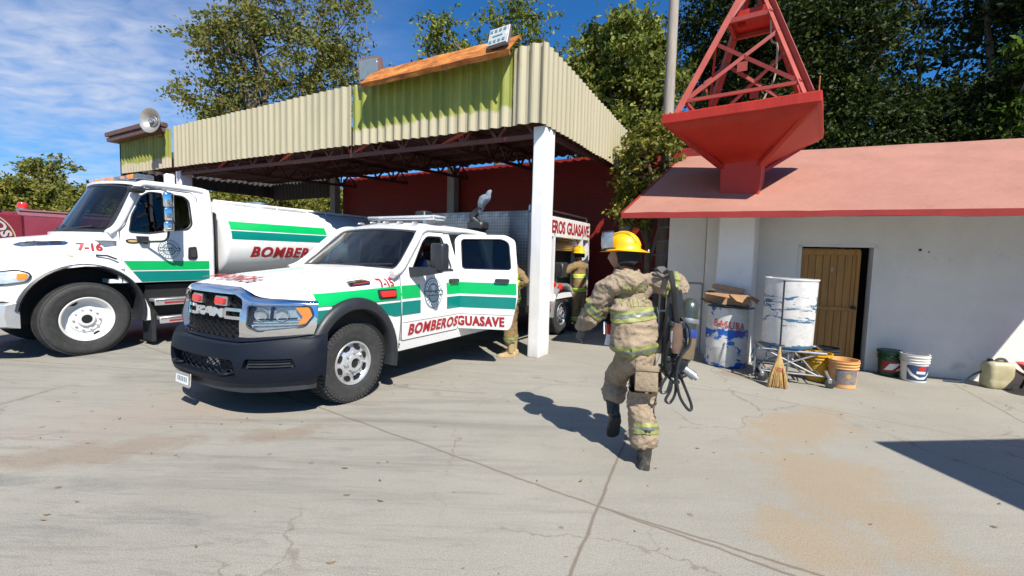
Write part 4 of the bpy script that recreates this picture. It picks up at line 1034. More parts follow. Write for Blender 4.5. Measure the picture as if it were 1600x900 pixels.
    rings = [[V((x, y, z)) for x, y, z in ((sx(1.30) + .0, .84, 1.30), (sx(1.37), .84, 1.42), (sx(1.37) - .02, 1.02, 1.42), (sx(1.3) + .0, 1.02, 1.30))], [V((1.20, .93, 1.34)), V((1.20, .93, 1.42)), V((1.20, 1.04, 1.42)), V((1.20, 1.04, 1.34))], [V((1.30, .98, 1.36)), V((1.30, .98, 1.42)), V((1.30, 1.06, 1.42)), V((1.30, 1.06, 1.36))]]
    loft(bm, rings)
    mr = obj('mirror', bm, M_['black_plastic'], T, sm=30)
    bm = NB(); rot = Matrix.Rotation(R(-12), 3, 'Z'); box(bm, (1.27, 1.03, 1.545), (.23, .13, .34), rot, .035, seg=3); obj('mirror_housing', bm, M_['black_plastic'], mr)
    bm = NB(); box(bm, (1.27, 1.10, 1.545), (.19, .01, .29), rot); obj('mirror_glass', bm, M_['chrome'], mr)
    bm = NB(); box(bm, (1.345, 1.02, 1.385), (.06, .05, .03), rot, .008); obj('side_lamp', bm, M_['alu'], mr)
    # ---- rear door, swung open about its front edge
    hx, hy = .955, 1.835
    d2, f2 = door('rear_door', hx, hy, rpoly([(1.815, .555), (1.80, 1.36), (1.735, 1.80), (1.80, 1.868), (2.46, 1.872), (2.60, 1.80), (2.66, 1.36), (2.68, 1.0), (2.60, .62), (2.56, .555)], .05),
                  rpoly([(1.885, 1.39), (1.83, 1.80), (2.42, 1.81), (2.52, 1.76), (2.575, 1.39)], .05), T, (hx, hy, 0))
    d2.rotation_euler = (0, 0, R(-67)); tag(d2, 'open rear door reading GUASAVE')
    decal('stripe', d2, f2, [[(1.815, 1.05), (2.665, 1.05), (2.655, 1.205), (1.815, 1.205)]], M_['green'], t=.007)
    decal('stripe', d2, f2, [[(1.82, .855), (2.65, .855), (2.665, 1.015), (1.82, 1.015)]], M_['teal'], t=.007)
    lettering(d2, f2, 'GUASAVE', (1.84, .60, 2.50, .735), t=.008, bold=.02, fat=.035, ca=.1, cb=.03, sp=1.12)
    bm = NB(); patch(bm, rpoly([(1.885, 1.385), (1.83, 1.81), (2.42, 1.815), (2.53, 1.76), (2.58, 1.385)], .05), f2, -.03, -.02, ca=.2, cb=.1); obj('window', bm, M_['dark_glass'], d2)
    bm = NB(); wl = rpoly([(1.885, 1.39), (1.83, 1.80), (2.42, 1.81), (2.52, 1.76), (2.575, 1.39)], .05); tube(bm, [f2(y, z, .0) for y, z in wl + wl[:1]], .009, 5); obj('window_seal', bm, M_['black_plastic'], d2)
    bm = NB(); patch(bm, rrect(2.36, 1.215, 2.56, 1.265, .02), f2, .01, .045, ca=.05); obj('handle', bm, M_['black_plastic'], d2)
    bm = NB(); patch(bm, [(1.83, .60), (1.83, 1.34), (2.6, 1.34), (2.56, .60)], f2, -.075, -.056, ca=.2, cb=.2); obj('door_trim', bm, M_['interior'], d2)
    bm = NB(); patch(bm, [(1.82, .765), (2.64, .765), (2.64, .760), (1.82, .760)], f2, None, .0045, ca=.2); obj('crease', bm, M_['gap'], d2, sm=0)
    # ---- graphics on the wing
    decal('stripe', body, sd, [[(-.445, 1.05), (.66, 1.05), (.66, 1.205), (-.40, 1.165)]], M_['green'], ca=.04, t=.014, cb=.02)
    L = [(-.47, .84), (-.455, 1.015), (.66, 1.015), (.66, .855), (.56, .855)] + [(math.cos(R(t)) * .60, zc_ + math.sin(R(t)) * .60 * 1.12) for t in range(42, 146, 8)]
    decal('stripe', T, lambda y, z, t: V((sx(z) + t, y, z)), [L], M_['teal'], ca=.05, t=.006)
    lettering(body, sd, '7-15', (.395, 1.20, .585, 1.29), t=.009, bold=.02, fat=.04, cb=.015, ca=.03)
    bm = NB(); patch(bm, rrect(.32, 1.075, .58, 1.175, .015), sd, .0, .03, ca=.06, cb=.03, mi=0); patch(bm, rrect(.345, 1.092, .555, 1.158, .012), sd, .03, .045, ca=.06, cb=.03, mi=1); obj('side_marker', bm, [M_['black_plastic'], M_['red_lens']], T)
    bm = NB(); patch(bm, rrect(.585, 1.165, .66, 1.195, .006), sd, None, .010, cb=.02); obj('wing_badge', bm, M_['redtxt'], body, sm=0)
    bm = NB(); patch(bm, circ(.625, 1.105, .048, 20, .030), sd, 0, .010, cb=.02); obj('wing_badge', bm, M_['black_plastic'], body)
    bm = NB(); patch(bm, rpoly([(.02, 1.222), (.07, 1.262), (.27, 1.285), (.30, 1.262), (.26, 1.235)], .012), lambda y, z, t: sd(y, z, t + .01), -.01, .012, ca=.05, cb=.02, mi=0)
    patch(bm, [(.09, 1.235), (.10, 1.245), (.27, 1.262), (.26, 1.250)], lambda y, z, t: sd(y, z, t + .01), .012, .018, ca=.05, mi=1); obj('vent_badge', bm, [M_['chrome'], M_['redtxt']], T)
    bm = NB(); bar(bm, (.985, .66, .5), (.985, .66, .52), .01, .01); tube(bm, [sd(.667, z, .001) + V((0, 0, 0)) for z in (.47, .7, .9, 1.02)], .004, 4); obj('shut_line', bm, M_['gap'], T)
    # ---- front end
    m2 = lambda P: [(-a, b) for a, b in P[::-1]]
    ffs = lambda l, z, t: ff(l, z, t + .045 * math.cos(max(-1, min(1, (z - .92) / .21)) * math.pi / 2)) if t > 0 else ff(l, z, t)
    lamp = rpoly([(.555, 1.065), (.965, 1.068), (.985, .98), (.945, .875), (.66, .835), (.575, .875)], .025)
    lampi = m2(lamp)
    grl = rpoly([(-.47, .755), (.47, .755), (.50, .79), (.505, 1.06), (.475, 1.12), (.42, 1.16), (-.42, 1.16), (-.475, 1.12), (-.505, 1.06), (-.50, .79)], .03)
    half = [(.0, 1.178), (.40, 1.174), (.46, 1.150), (.51, 1.10), (.58, 1.088), (.80, 1.088), (1.0, 1.078), (1.01, .93), (.99, .80), (.62, .74), (.45, .725), (0, .72)]
    outer = half + [(-a, b) for a, b in half[::-1][1:-1]]
    bm = NB(); patch(bm, [outer, grl, lamp, lampi], ffs, -.02, .012, ca=.05, cb=.03); sur = obj('grille_surround', bm, M_['chrome'], T, sm=45)
    def fbr(l, q, t):     # brow: q 0..1 across it, rolling back to the bonnet edge
        a = abs(l); lo = interp(a, [0, .40, .47, .54, .62, 1.0], [1.178, 1.174, 1.145, 1.098, 1.092, 1.082]); hi = interp(a, [0, .42, .50, .57, .64, .8, 1.0], [1.242, 1.232, 1.212, 1.162, 1.140, 1.132, 1.112])
        p = ff(l, lerp(lo, hi, math.sin(q * math.pi / 2)), .045 - .06 * (1 - math.cos(q * math.pi / 2)) + t); return p
    bm = NB(); patch(bm, [(-1.0, 0), (1.0, 0), (1.0, 1), (-1.0, 1)], fbr, -.03, 0, ca=.04, cb=.13); obj('chrome_brow', bm, M_['chrome'], T, sm=60)
    bm = NB(); patch(bm, [(-1, .45), (1, .45), (1, 1.1), (.6, 1.12), (.5, 1.2), (-.5, 1.2), (-.6, 1.12), (-1, 1.1)], ff, -.08, -.03, ca=.1); 
    gr = obj('grille', bm, M_['black'], T, sm=45)
    bm = NB()
    for k in range(13):
        z = .775 + k * .031; P = []
        for i in range(41):
            l = -.50 + 1.0 * i / 40; P.append(ff(l, z + (.010 if (i // 2 + k) % 2 else -.010), -.012))
        tube(bm, P, .0045, 5)
    obj('grille_mesh', bm, M_['black_gloss'], gr)
    bm = NB()
    for a, b in ((-.475, -.255), (.255, .475)):
        patch(bm, [rrect(a, .925, b, 1.03, .012), rrect(a + .025, .955, b - .015, 1.0, .006)], ff, -.015, .012, ca=.05)
    obj('grille_bar', bm, M_['chrome'], gr)
    bm = NB(); text(bm, 'RAM', ff, (-.235, .935, .235, 1.02), .022, t0=-.012, bold=.035, ca=.05, sp=1.05); obj('lettering', bm, M_['silver'], gr, sm=30)
    for l0 in (-.335, .10):
        bm = NB(); patch(bm, rrect(l0, 1.045, l0 + .20, 1.135, .012), ff, -.02, .02, ca=.06, mi=0); patch(bm, rrect(l0 + .015, 1.058, l0 + .155, 1.123, .008), ff, .02, .035, ca=.06, mi=1)
        obj('warning_light', bm, [M_['alu'], M_['red_lens']], T)
    for sg in (1, -1):
        P = (lambda L: L) if sg > 0 else m2
        bm = NB(); patch(bm, P(lamp), ff, -.02, -.006, ca=.05); 
        hl = obj('headlight', bm, M_['lamp_bowl'], T, sm=40)
        bm = NB()
        for l0, z0, r0 in ((.665, .985, .05), (.81, .985, .05)):
            c = ff(sg * l0, z0, .01); g = ff(sg * l0, z0, .06) - c
            Mx = Matrix.Translation(c) @ g.to_track_quat('Z', 'Y').to_matrix().to_4x4()
            lathe(bm, [(r0 * 1.25, -.01), (r0 * 1.2, .02), (r0 * .9, -.01), (r0 * .55, -.03), (r0 * .3, -.02), (.001, -.012)], 20, Mx)
        for z0 in (.905, .925, .88): patch(bm, P([(.60, z0), (.92, z0 + .012), (.92, z0 + .024), (.60, z0 + .012)]), ff, -.01, .012, ca=.08)
        obj('reflector', bm, M_['lamp_bowl'], hl)
        bm = NB(); patch(bm, P([(.728, .93), (.748, .93), (.752, 1.055), (.732, 1.055)]), ff, -.01, .016, ca=.05); patch(bm, P([(.585, .93), (.90, .945), (.90, .957), (.585, .942)]), ff, -.01, .018, ca=.05); patch(bm, P([(.57, .90), (.60, .90), (.60, 1.055), (.565, 1.055)]), ff, -.01, .012, ca=.05); obj('lamp_divider', bm, M_['black_plastic'], hl)
        bm = NB(); patch(bm, P(rpoly([(.885, 1.055), (.955, 1.055), (.978, .98), (.945, .905), (.905, .895), (.93, .97)], .012)), ffs, -.02, .006, ca=.03); obj('indicator', bm, M_['orange_lens'], hl)
        bm = NB(); patch(bm, P(lamp), ffs, .004, .008, ca=.05, cb=.05); obj('lens', bm, M_['clear'], hl)
        bm = NB(); LL = P(lamp); tube(bm, [ffs(a, b, .010) for a, b in LL + LL[:1]], .008, 6); obj('lamp_seal', bm, M_['black_plastic'], hl)
    # bumper
    bu = [(0, .71), (.5, .715), (.62, .73), (1.0, .79), (1.12, .80), (1.12, .43), (.98, .385), (.5, .365), (0, .365)]
    bum = bu + [(-a, b) for a, b in bu[::-1][1:-1]]
    op = rpoly([(-.56, .42), (.56, .42), (.52, .585), (-.52, .585)], .03); fog = rpoly([(.60, .50), (.92, .51), (.90, .60), (.62, .60)], .02)
    def fb(l, z, t):
        k = math.sin(max(0, min(1, (z - .33) / .46)) * math.pi) ** .5
        return ff(l, z, t * (.45 + .55 * k)) if t > 0 else ff(l, z, t)
    bm = NB(); patch(bm, [bum, op, fog, m2(fog)], fb, -.04, .13, ca=.05, cb=.04); bp = obj('front_bumper', bm, M_['bumper'], T, sm=50)
    bm = NB(); 
    for sg in (1, -1):
        P = (lambda L: L) if sg > 0 else m2
        patch(bm, P(fog), fb, -.04, .07, ca=.05)
        for z0 in (.525, .55, .575): patch(bm, P([(.63, z0 - .008), (.89, z0 - .004), (.89, z0 + .008), (.63, z0 + .004)]), fb, .07, .10, ca=.08)
    patch(bm, [(-.56, .41), (.56, .41), (.56, .60), (-.56, .60)], ff, -.06, .0, ca=.1); obj('bumper_insert', bm, M_['black_plastic'], bp, sm=40)
    bm = NB()
    for k in range(6):
        z = .425 + k * .031; tube(bm, [ff(-.52 + 1.04 * i / 36, z + (.010 if (i // 2 + k) % 2 else -.010), .035) for i in range(37)], .007, 5)
    obj('bumper_mesh', bm, M_['black_plastic'], bp)
    bm = NB(); patch(bm, rpoly([(.02, .475), (.26, .47), (.24, .575), (.04, .575)], .02), ff, .0, .012, ca=.06); obj('intercooler', bm, M_['alu'], bp)
    for sg in (1, -1):
        bm = NB(); c = V((sg * .42, uf(.42) - .10, .44)); tube(bm, crom([c + V((-.05, .06, 0)), c + V((-.05, -.01, 0)), c + V((0, -.04, .0)), c + V((.05, -.01, 0)), c + V((.05, .06, 0))], 4), .016, 8); obj('tow_hook', bm, M_['bumper'], bp)
    dm = [(0, .375), (.55, .375), (.97, .40), (1.05, .42), (1.05, .29), (.6, .275), (0, .28)]
    bm = NB(); patch(bm, dm + [(-a, b) for a, b in dm[::-1][1:-1]], ff, -.02, .05, ca=.08); obj('air_dam', bm, M_['black_plastic'], bp, sm=50)
    pl = lambda l, z, t: ff(l - .20, z - .085, t + .10) + V((0, -.05 * (z - .40), .055))
    bm = NB(); patch(bm, rrect(-.15, .27, .15, .40, .012), pl, .0, .008, ca=.1, mi=0); patch(bm, [rrect(-.155, .265, .155, .405, .012), rrect(-.13, .29, .13, .382, .01)], pl, .008, .014, ca=.1, mi=1)
    for k in range(6): patch(bm, rrect(-.10 + k * .034, .31, -.08 + k * .034, .36, .003), pl, None, .0095, mi=2)
    obj('number_plate', bm, [M_['white_vinyl'], M_['chrome'], M_['grey_vinyl']], bp)
    # ---- roof equipment
    bm = NB(); box(bm, (.0, 1.78, 2.075), (1.30, .26, .03), bev=.012); 
    for x in (-.45, .45): box(bm, (x, 1.78, 2.04), (.06, .18, .07))
    lb = obj('light_bar', bm, M_['alu'], T)
    bm = NB(); box(bm, (0, 1.78, 2.105), (1.32, .27, .04), bev=.02, seg=2); obj('lens', bm, mat('pale_lens', (.62, .66, .70), .12, .3, .1, 20, coat=1.), lb)
    for x in (-.52, -.26, 0, .26, .52):
        bm = NB(); lathe(bm, [(.055, 0), (.05, .02), (.03, .034), (.001, .038)], 14, Matrix.Translation((x, 1.40 + .05 * x * x, 2.0 - .05 * x * x)) @ Matrix.Diagonal((.5, 1.2, .75, 1))); obj('clearance_lamp', bm, M_['grey_steel'], T)
    # ---- rescue body
    y0, y1, bx, z0, z1 = 3.50, 6.42, 1.16, .72, 2.34
    bm = NB(); box(bm, (0, (y0 + y1) / 2, (1.95 + z1) / 2), (2 * bx, y1 - y0, z1 - 1.95), bev=.015)
    box(bm, (-bx + .03, (y0 + y1) / 2, 1.4), (.06, y1 - y0, 1.3)); box(bm, (0, y1 - .03, 1.4), (2 * bx, .06, 1.3)); box(bm, (0, (y0 + y1) / 2, .80), (2 * bx - .1, y1 - y0 - .1, .1))
    for y in (y0 + .05, 4.55, 5.98, y1 - .04): box(bm, (bx - .12, y, 1.39), (.24, .07, 1.32))
    rb = obj('rescue_body', bm, WP, T, sm=30)
    bm = NB(); box(bm, (-.0, (y0 + y1) / 2, 1.4), (1.8, y1 - y0 - .14, 1.08)); 
    obj('locker_interior', bm, M_['interior'], rb)
    def dplate():
        m, nt, b = nodes('tread_plate'); b.inputs['Metallic'].default_value = .85; b.inputs['Roughness'].default_value = .34
        tc = N(nt, 'ShaderNodeTexCoord'); mp = N(nt, 'ShaderNodeMapping'); mp.inputs['Rotation'].default_value = (0, R(45), 0); mp.inputs['Scale'].default_value = (26, 26, 26)
        nt.links.new(tc.outputs['Object'], mp.inputs[0]); ck = N(nt, 'ShaderNodeTexChecker', Scale=1.0); nt.links.new(mp.outputs[0], ck.inputs[0])
        ck.inputs[1].default_value = (.40, .40, .39, 1); ck.inputs[2].default_value = (.24, .24, .24, 1)
        n = tex(nt, 2.5, 3, .5); c = mix(nt, ramp(nt, n.outputs[0], [(.35, (0, 0, 0)), (.65, (.7, .7, .7))]).outputs[0], ck.outputs[0], (.17, .19, .22))
        nt.links.new(c, b.inputs['Base Color']); bump(nt, b, ck.outputs['Fac'], .4, .004); return m
    TP = dplate()
    bm = NB(); box(bm, (0, y0 - .012, (z0 + z1) / 2 + .0), (2 * bx + .01, .02, z1 - z0 + .01), bev=.005); box(bm, (0, (y0 + y1) / 2, z1 + .008), (2 * bx - .02, y1 - y0 - .06, .012)); obj('tread_plate', bm, TP, rb)
    side = lambda y, z, t: V((bx + t, y, z))
    lettering(rb, side, 'BOMBEROS', (3.72, 2.03, 5.02, 2.27), t=.003, bold=.02, fat=.03); lettering(rb, side, 'GUASAVE', (5.12, 2.03, 6.34, 2.27), t=.003, bold=.02, fat=.03)
    bm = NB()
    for k in range(7): box(bm, (bx - .10, 4.98, 1.93 - k * .035), (.02, 2.7, .03), bev=.006)
    obj('roller_shutter', bm, M_['alu'], rb)
    bm = NB()
    for (y, z, w_, h_) in ((4.0, 1.2, .5, .4), (4.0, .95, .6, .25), (4.95, 1.35, .4, .2), (5.45, 1.3, .4, .3)): box(bm, (bx - .22, y, z), (.2, w_, h_), bev=.02)
    obj('locker_equipment', bm, M_['black_plastic'], rb)
    bm = NB()
    for y, z in ((4.62, 1.05), (4.95, .98)): lathe(bm, [(.001, .03), (.05, .025), (.07, .0), (.07, -.03)], 16, Matrix.Translation((bx - .02, y, z)) @ XM)
    obj('hose_cap', bm, M_['red_lens'], rb)
    bm = NB(); rings = []
    for k in range(15):
        t = R(-5 + 190 * k / 14); rings.append([V((x, 5.2 + math.cos(t) * r, .46 + math.sin(t) * r)) for r, x in ((.54, .9), (.54, 1.14), (.59, 1.14), (.59, .9))])
    loft(bm, rings); obj('wheel_flare', bm, M_['silver'], rb, sm=30)
    bm = NB()
    for i in range(8): box(bm, (bx + .004, 3.6 + i * .13, .66), (.01, .1, .06), mi=i % 2)
    box(bm, (bx - .02, 4.05, .66), (.03, 1.05, .08), mi=1); box(bm, (bx - .02, 6.1, .66), (.03, .6, .08), mi=0); obj('reflector_strip', bm, [M_['redtxt'], M_['silver']], rb, sm=0)
    bm = NB(); tube(bm, [(bx - .05, y0 + .1, z1), (bx - .05, y0 + .1, z1 + .1), (bx - .05, y1 - .1, z1 + .1), (bx - .05, y1 - .1, z1)], .018); obj('roof_rail', bm, M_['alu'], rb)
    # water cannon on the body, behind the cab, with a pale cover over the muzzle
    bm = NB(); c = V((.52, 2.92, 1.74))
    cyl(bm, c + V((0, .05, .0)), c + V((0, .05, .28)), .12, .10); box(bm, c + V((0, .0, .32)), (.30, .24, .14), bev=.03); tube(bm, crom([c + V((0, 0, .36)), c + V((-.10, -.02, .46)), c + V((.02, 0, .58)), c + V((.10, -.05, .64))], 5), .06, 10)
    wc = obj('water_cannon', bm, M_['black_plastic'], T)
    bm = NB(); P = crom([c + V((.02, 0, .52)), c + V((.06, -.03, .60)), c + V((.13, -.06, .70)), c + V((.22, -.06, .78)), c + V((.20, -.04, .88))], 4)
    tube(bm, P, [k * .62 for k in (.06, .07, .085, .09, .10, .11, .12, .125, .13, .13, .12, .11, .10, .09, .08, .06, .04)], 12)
    for v in bm.verts: v.co += V((noise.noise(v.co * 9), noise.noise(v.co * 9 + V((5, 0, 0))), noise.noise(v.co * 9 + V((0, 5, 0))))) * .05
    obj('cannon_cover', bm, mat('faded_blue_cloth', (.17, .20, .25), .9, 0, .3, 9), wc)
    bm = NB(); box(bm, (-.38, 2.62, 2.12), (.22, .22, .34), bev=.02); obj('siren', bm, M_['black_plastic'], T)
    # ---- wheels
    mats = (M_['rubber'], M_['silver'])
    wheel(T, .85, 0, .415, .27, .232, 'dually', mats); wheel(T, -.85, 0, .415, .27, .232, 'dually', mats, side=-1, lugs=False)
    mats = (M_['rubber'], M_['grey_steel'])  # rear rims darker than the front ones: shade under the body put into the colour
    wheel(T, .96, 5.2, .415, .24, .232, 'dually', mats, lugs=False); wheel(T, -.96, 5.2, .415, .24, .232, 'dually', mats, side=-1, lugs=False)
    wheel(T, .68, 5.2, .415, .24, .232, 'dually', mats, lugs=False)
ram()
# ================================================================ tanker truck
TP_ = V((-6.06, 6.36, 0)) - A * 1.15
def tanker():
    T = thing('tanker_truck', 'white and green water tanker truck numbered 7-16 parked at the left', 'fire truck', TP_, -AZ, 'fire service trucks')
    WP = M_['white_paint']
    zc = lambda y: interp(y, [-1.0, -.92, -.8, -.5, 0, .3, .5], [1.32, 1.48, 1.585, 1.66, 1.735, 1.785, 1.80])
    zf = lambda y: interp(y, [-1.0, -.85, -.6, -.3, 0, .25, .45], [1.02, 1.14, 1.29, 1.39, 1.43, 1.42, 1.38])
    wf = lambda y: interp(y, [-1.0, -.9, -.75, -.5, 0, .45], [.80, .93, 1.03, 1.10, 1.14, 1.10])
    # bonnet with broad rounded wings
    bm = NB(); rings = []
    ys = [-1.0, -.96, -.92, -.86, -.8, -.7, -.6, -.5, -.4, -.3, -.2, -.1, 0, .1, .2, .3, .4, .45]
    for y in ys:
        c, f, w_ = zc(y), zf(y), wf(y); k = w_ / 1.14
        half = [(0, c), (.2, c - .004), (.42, c - .018), (.58 * k, c - .045), (.67 * k, c - .09), (.73 * k, lerp(c - .12, f + .05, .45)), (.80 * k, f + .065), (.88 * k, f + .03), (.97 * k, f + .005), (1.05 * k, f - .025), (1.11 * k, f - .075), (1.14 * k, f - .15)]
        rear = [(0, c), (.25, c - .004), (.50, c - .018), (.70, c - .035), (.82, c - .055), (.90, c - .085), (.945, c - .14), (.965, c - .22), (.985, c - .29), (1.02, f + .01), (1.07, f - .05), (1.10, f - .15)]
        q = max(0, min(1, (y + .75) / 1.0)); q = q * q * (3 - 2 * q)
        half = [(lerp(a_[0], b_[0], q), lerp(a_[1], b_[1], q)) for a_, b_ in zip(half, rear)]
        full = [(-l, z) for l, z in half[::-1]] + half[1:]
        rings.append([V((l, y + .10 * (abs(l) / 1.14) ** 3 * max(0, min(1, -(y + .5) * 2)), z)) for l, z in full])
    loft(bm, rings, False)
    bon = obj('bonnet', bm, WP, T, sm=50)
    ar, az_ = .70, .60
    for sg in (1, -1):
        f = lambda y, z, t, sg=sg: V((sg * (min(1.14, wf(y)) - .03 * max(0, (.8 - z)) + t), y, z))
        tops = [(y, zf(y) - .15) for y in (-.92, -.8, -.6, -.4, -.2, 0, .2, .40)]
        arc = [(math.cos(R(t)) * ar, az_ + math.sin(R(t)) * ar) for t in range(-12, 166, 8)]
        bm = NB(); patch(bm, tops + [(.50, 1.16), (.66, .88), (.76, .60), (.77, .42), (.69, .42)] + arc[1:] + [(-.78, .83), (-.92, .83)], f, -.03, .0, ca=.07, cb=.1)
        wp = obj('wing', bm, WP, T, sm=50)
        bm = NB(); rings = []
        for k in range(25):
            t = R(-14 + 186 * k / 24); rings.append([V((sg * x, math.cos(t) * r, az_ + math.sin(t) * r)) for r, x in ((.665, .6), (.665, 1.10), (.69, 1.13), (.715, 1.115), (.715, .6))])
        loft(bm, rings); obj('wheel_housing', bm, M_['black_plastic'], wp, sm=40)
    bvh = __import__('mathutils').bvhtree.BVHTree.FromPolygons([v.co for v in bon.data.vertices], [p.vertices[:] for p in bon.data.polygons])
    def sk(y, z, t):
        h = bvh.ray_cast(V((2, y, z)), V((-1, 0, 0)))
        return h[0] + h[1] * t * (1 if h[1].x > 0 else -1) if h[0] is not None else V((1.14, y, z))
    bm = NB(); box(bm, (0, -1.0, 1.0), (1.0, .06, .6), bev=.02)
    for k in range(6): box(bm, (0, -1.035, .78 + k * .085), (.9, .02, .03))
    obj('grille', bm, M_['chrome'], T)
    for sg in (1, -1):
        bm = NB(); rings = []
        P = crom([(sg * .60, -1.0, 1.05), (sg * .74, -.965, 1.06), (sg * .90, -.86, 1.08), (sg * 1.03, -.62, 1.12)], 4)
        for i, p in enumerate(P):
            hh = interp(i / (len(P) - 1), [0, .3, .8, 1], [.04, .075, .07, .02]); rings.append([p + V((sg * .03 * math.cos(t), -.025 * math.cos(t), hh * math.sin(t))) for t in [2 * math.pi * q / 12 for q in range(12)]])
        loft(bm, rings); hl = obj('headlight', bm, M_['lamp_bowl'], T)
        lf = lambda y, z, t, sg=sg: V((sg * (wf(y) + .012 + t - .55 * max(0, z - (zf(y) - .10))), y, z))
        LP = rpoly([(-1.0, 1.075), (-.90, 1.185), (-.66, 1.235), (-.535, 1.19), (-.57, 1.09), (-.80, 1.045)], .05)
        bm = NB(); patch(bm, LP, lf, -.04, .004, ca=.05, cb=.04); obj('lamp_face', bm, M_['lamp_bowl'], hl)
        bm = NB(); patch(bm, rpoly([(-.66, 1.20), (-.56, 1.18), (-.585, 1.11), (-.67, 1.10)], .03), lf, .004, .012, ca=.04); obj('indicator', bm, M_['orange_lens'], hl)
        bm = NB(); tube(bm, [lf(a, b, .006) for a, b in LP + LP[:1]], .010, 6); obj('lamp_seal', bm, M_['black_plastic'], hl)
        bm = NB(); c = V((sg * .6, -.9, 1.0)); bmesh.ops.create_uvsphere(bm, u_segments=12, v_segments=8, radius=.05, matrix=Matrix.Translation(c)); obj('lamp_bulb', bm, M_['lamp_bowl'], hl)
        bm = NB(); c = V((sg * .90, -.85, 1.08)); bmesh.ops.create_uvsphere(bm, u_segments=14, v_segments=8, radius=.055, matrix=Matrix.Translation(c) @ Matrix.Diagonal((1, 1, .9, 1))); obj('projector', bm, M_['chrome'], hl)
    bm = NB()
    rings = []
    for i in range(17):
        x = -1.10 + 2.2 * i / 16; q = abs(x) / 1.10; y = -1.18 + .42 * q ** 3
        rings.append([V((x, y + o, z)) for o, z in ((.10, .47), (-.02, .50), (-.04, .64), (-.02, .78), (.10, .81))])
    loft(bm, rings); obj('front_bumper', bm, M_['silver'], T, sm=40)
    # chrome intake on the wing top
    bm = NB(); patch(bm, rpoly([(-.60, 1.555), (-.52, 1.59), (-.12, 1.625), (-.085, 1.605), (-.13, 1.565), (-.50, 1.535)], .02), lambda y, z, t: sk(y, z, t), -.03, .014, ca=.04, cb=.03, mi=0)
    for k in range(4):
        z = 1.552 + k * .013; patch(bm, [(-.53 + k * .02, z), (-.15, z + .026), (-.15, z + .032), (-.53 + k * .02, z + .006)], lambda y, z, t: sk(y, z, t), .014, .018, ca=.06, mi=1)
    for y in (-.40, -.28): patch(bm, [(y, 1.55), (y + .015, 1.551), (y + .015, 1.61), (y, 1.606)], lambda y, z, t: sk(y, z, t), .014, .022, ca=.06, mi=0)
    obj('air_intake', bm, [M_['chrome'], M_['black_plastic']], T)
    lettering(bon, sk, '7-16', (-.02, 1.50, .245, 1.61), t=.006, bold=.02, fat=.04, ca=.03, cb=.02)
    bm = NB(); tube(bm, [sk(.14, 1.42, .03), sk(.26, 1.40, .05), sk(.36, 1.35, .05)], .016, 6); obj('bonnet_latch', bm, M_['black_plastic'], T)
    bm = NB(); patch(bm, circ(-.12, 1.425, .03, 14, .018), lambda y, z, t: sk(y, z, t), 0, .012); obj('side_marker', bm, M_['cream'], T)
    # ---- cab
    cx = lambda z: interp(z, [.4, 1.0, 1.6, 1.9, 2.5, 2.62], [1.04, 1.06, 1.06, 1.04, .94, .88])
    sd = lambda y, z, t: V((cx(z) + t, y, z)); so_ = lambda y, z, t: V((-(cx(z) + t), y, z))
    win = rpoly([(.55, 1.81), (.60, 2.05), (.76, 2.37), (.86, 2.44), (1.32, 2.43), (1.40, 2.36), (1.41, 1.98), (1.34, 1.89), (1.10, 1.86), (.80, 1.80)], .05)
    bm = NB()
    side = [(.40, 1.02), (.40, 1.80), (.46, 1.86), (.72, 2.50), (.84, 2.585), (1.60, 2.575), (1.70, 2.48), (1.72, 1.02)]
    for f in (sd, so_): patch(bm, [side, win], f, -.05, 0, ca=.15, cb=.12)
    rf = lambda a, b, t: V((a * .90, lerp(.66, 1.70, b) - .17 * (1 - a * a) * (1 - b), 2.575 + .075 * (1 - a ** 4) * math.sin(min(1, b * 1.6 + .25) * math.pi / 2) + t))
    patch(bm, [(-1, 0), (1, 0), (1, 1), (-1, 1)], rf, -.04, 0, ca=.15, cb=.1)
    box(bm, (0, 1.70, 1.8), (1.96, .04, 1.56)); box(bm, (0, 1.0, 1.05), (2.04, 1.4, .06))
    for sg in (1, -1): tube(bm, crom([(sg * 1.02, .30, 1.76), (sg * 1.0, .44, 1.9), (sg * .955, .64, 2.34), (sg * .90, .75, 2.545), (sg * .89, 1.0, 2.575), (sg * .90, 1.62, 2.56), (sg * .95, 1.70, 2.45), (sg * 1.02, 1.70, 1.9), (sg * 1.03, 1.70, 1.03)], 5), .055, 10)
    patch(bm, [(-1.04, .2), (1.04, .2), (1.0, .52), (-1.0, .52)], lambda a, b, t: V((a, b - .22 * (1 - a * a), 1.775 + t)), -.12, 0, ca=.2)
    cab = obj('cab', bm, WP, T, sm=45)
    ws = lambda a, b, t: V((a * lerp(1.0, .88, b), lerp(.06, .50, b) + a * a * lerp(.26, .22, b) - t, lerp(1.79, 2.575, b) - a * a * .03 + t * .5))
    bm = NB(); patch(bm, rpoly([(-.96, .03), (.96, .03), (.95, .95), (-.95, .95)], .06), ws, -.004, .004, ca=.1, cb=.2); obj('windscreen', bm, M_['glass'], T)
    bm = NB(); patch(bm, [rpoly([(-.99, -.02), (.99, -.02), (.98, .985), (-.98, .985)], .07), rpoly([(-.94, .055), (.94, .055), (.925, .93), (-.925, .93)], .09)], ws, -.006, .009, ca=.1, cb=.2); obj('windscreen_seal', bm, M_['black_plastic'], T)
    bm = NB()
    for x0 in (-.6, .1): tube(bm, [ws(x0, .0, .02), ws(x0 + .4, .07, .022), ws(x0 + .62, .11, .02)], .009, 5)
    obj('wiper', bm, M_['black_plastic'], T)
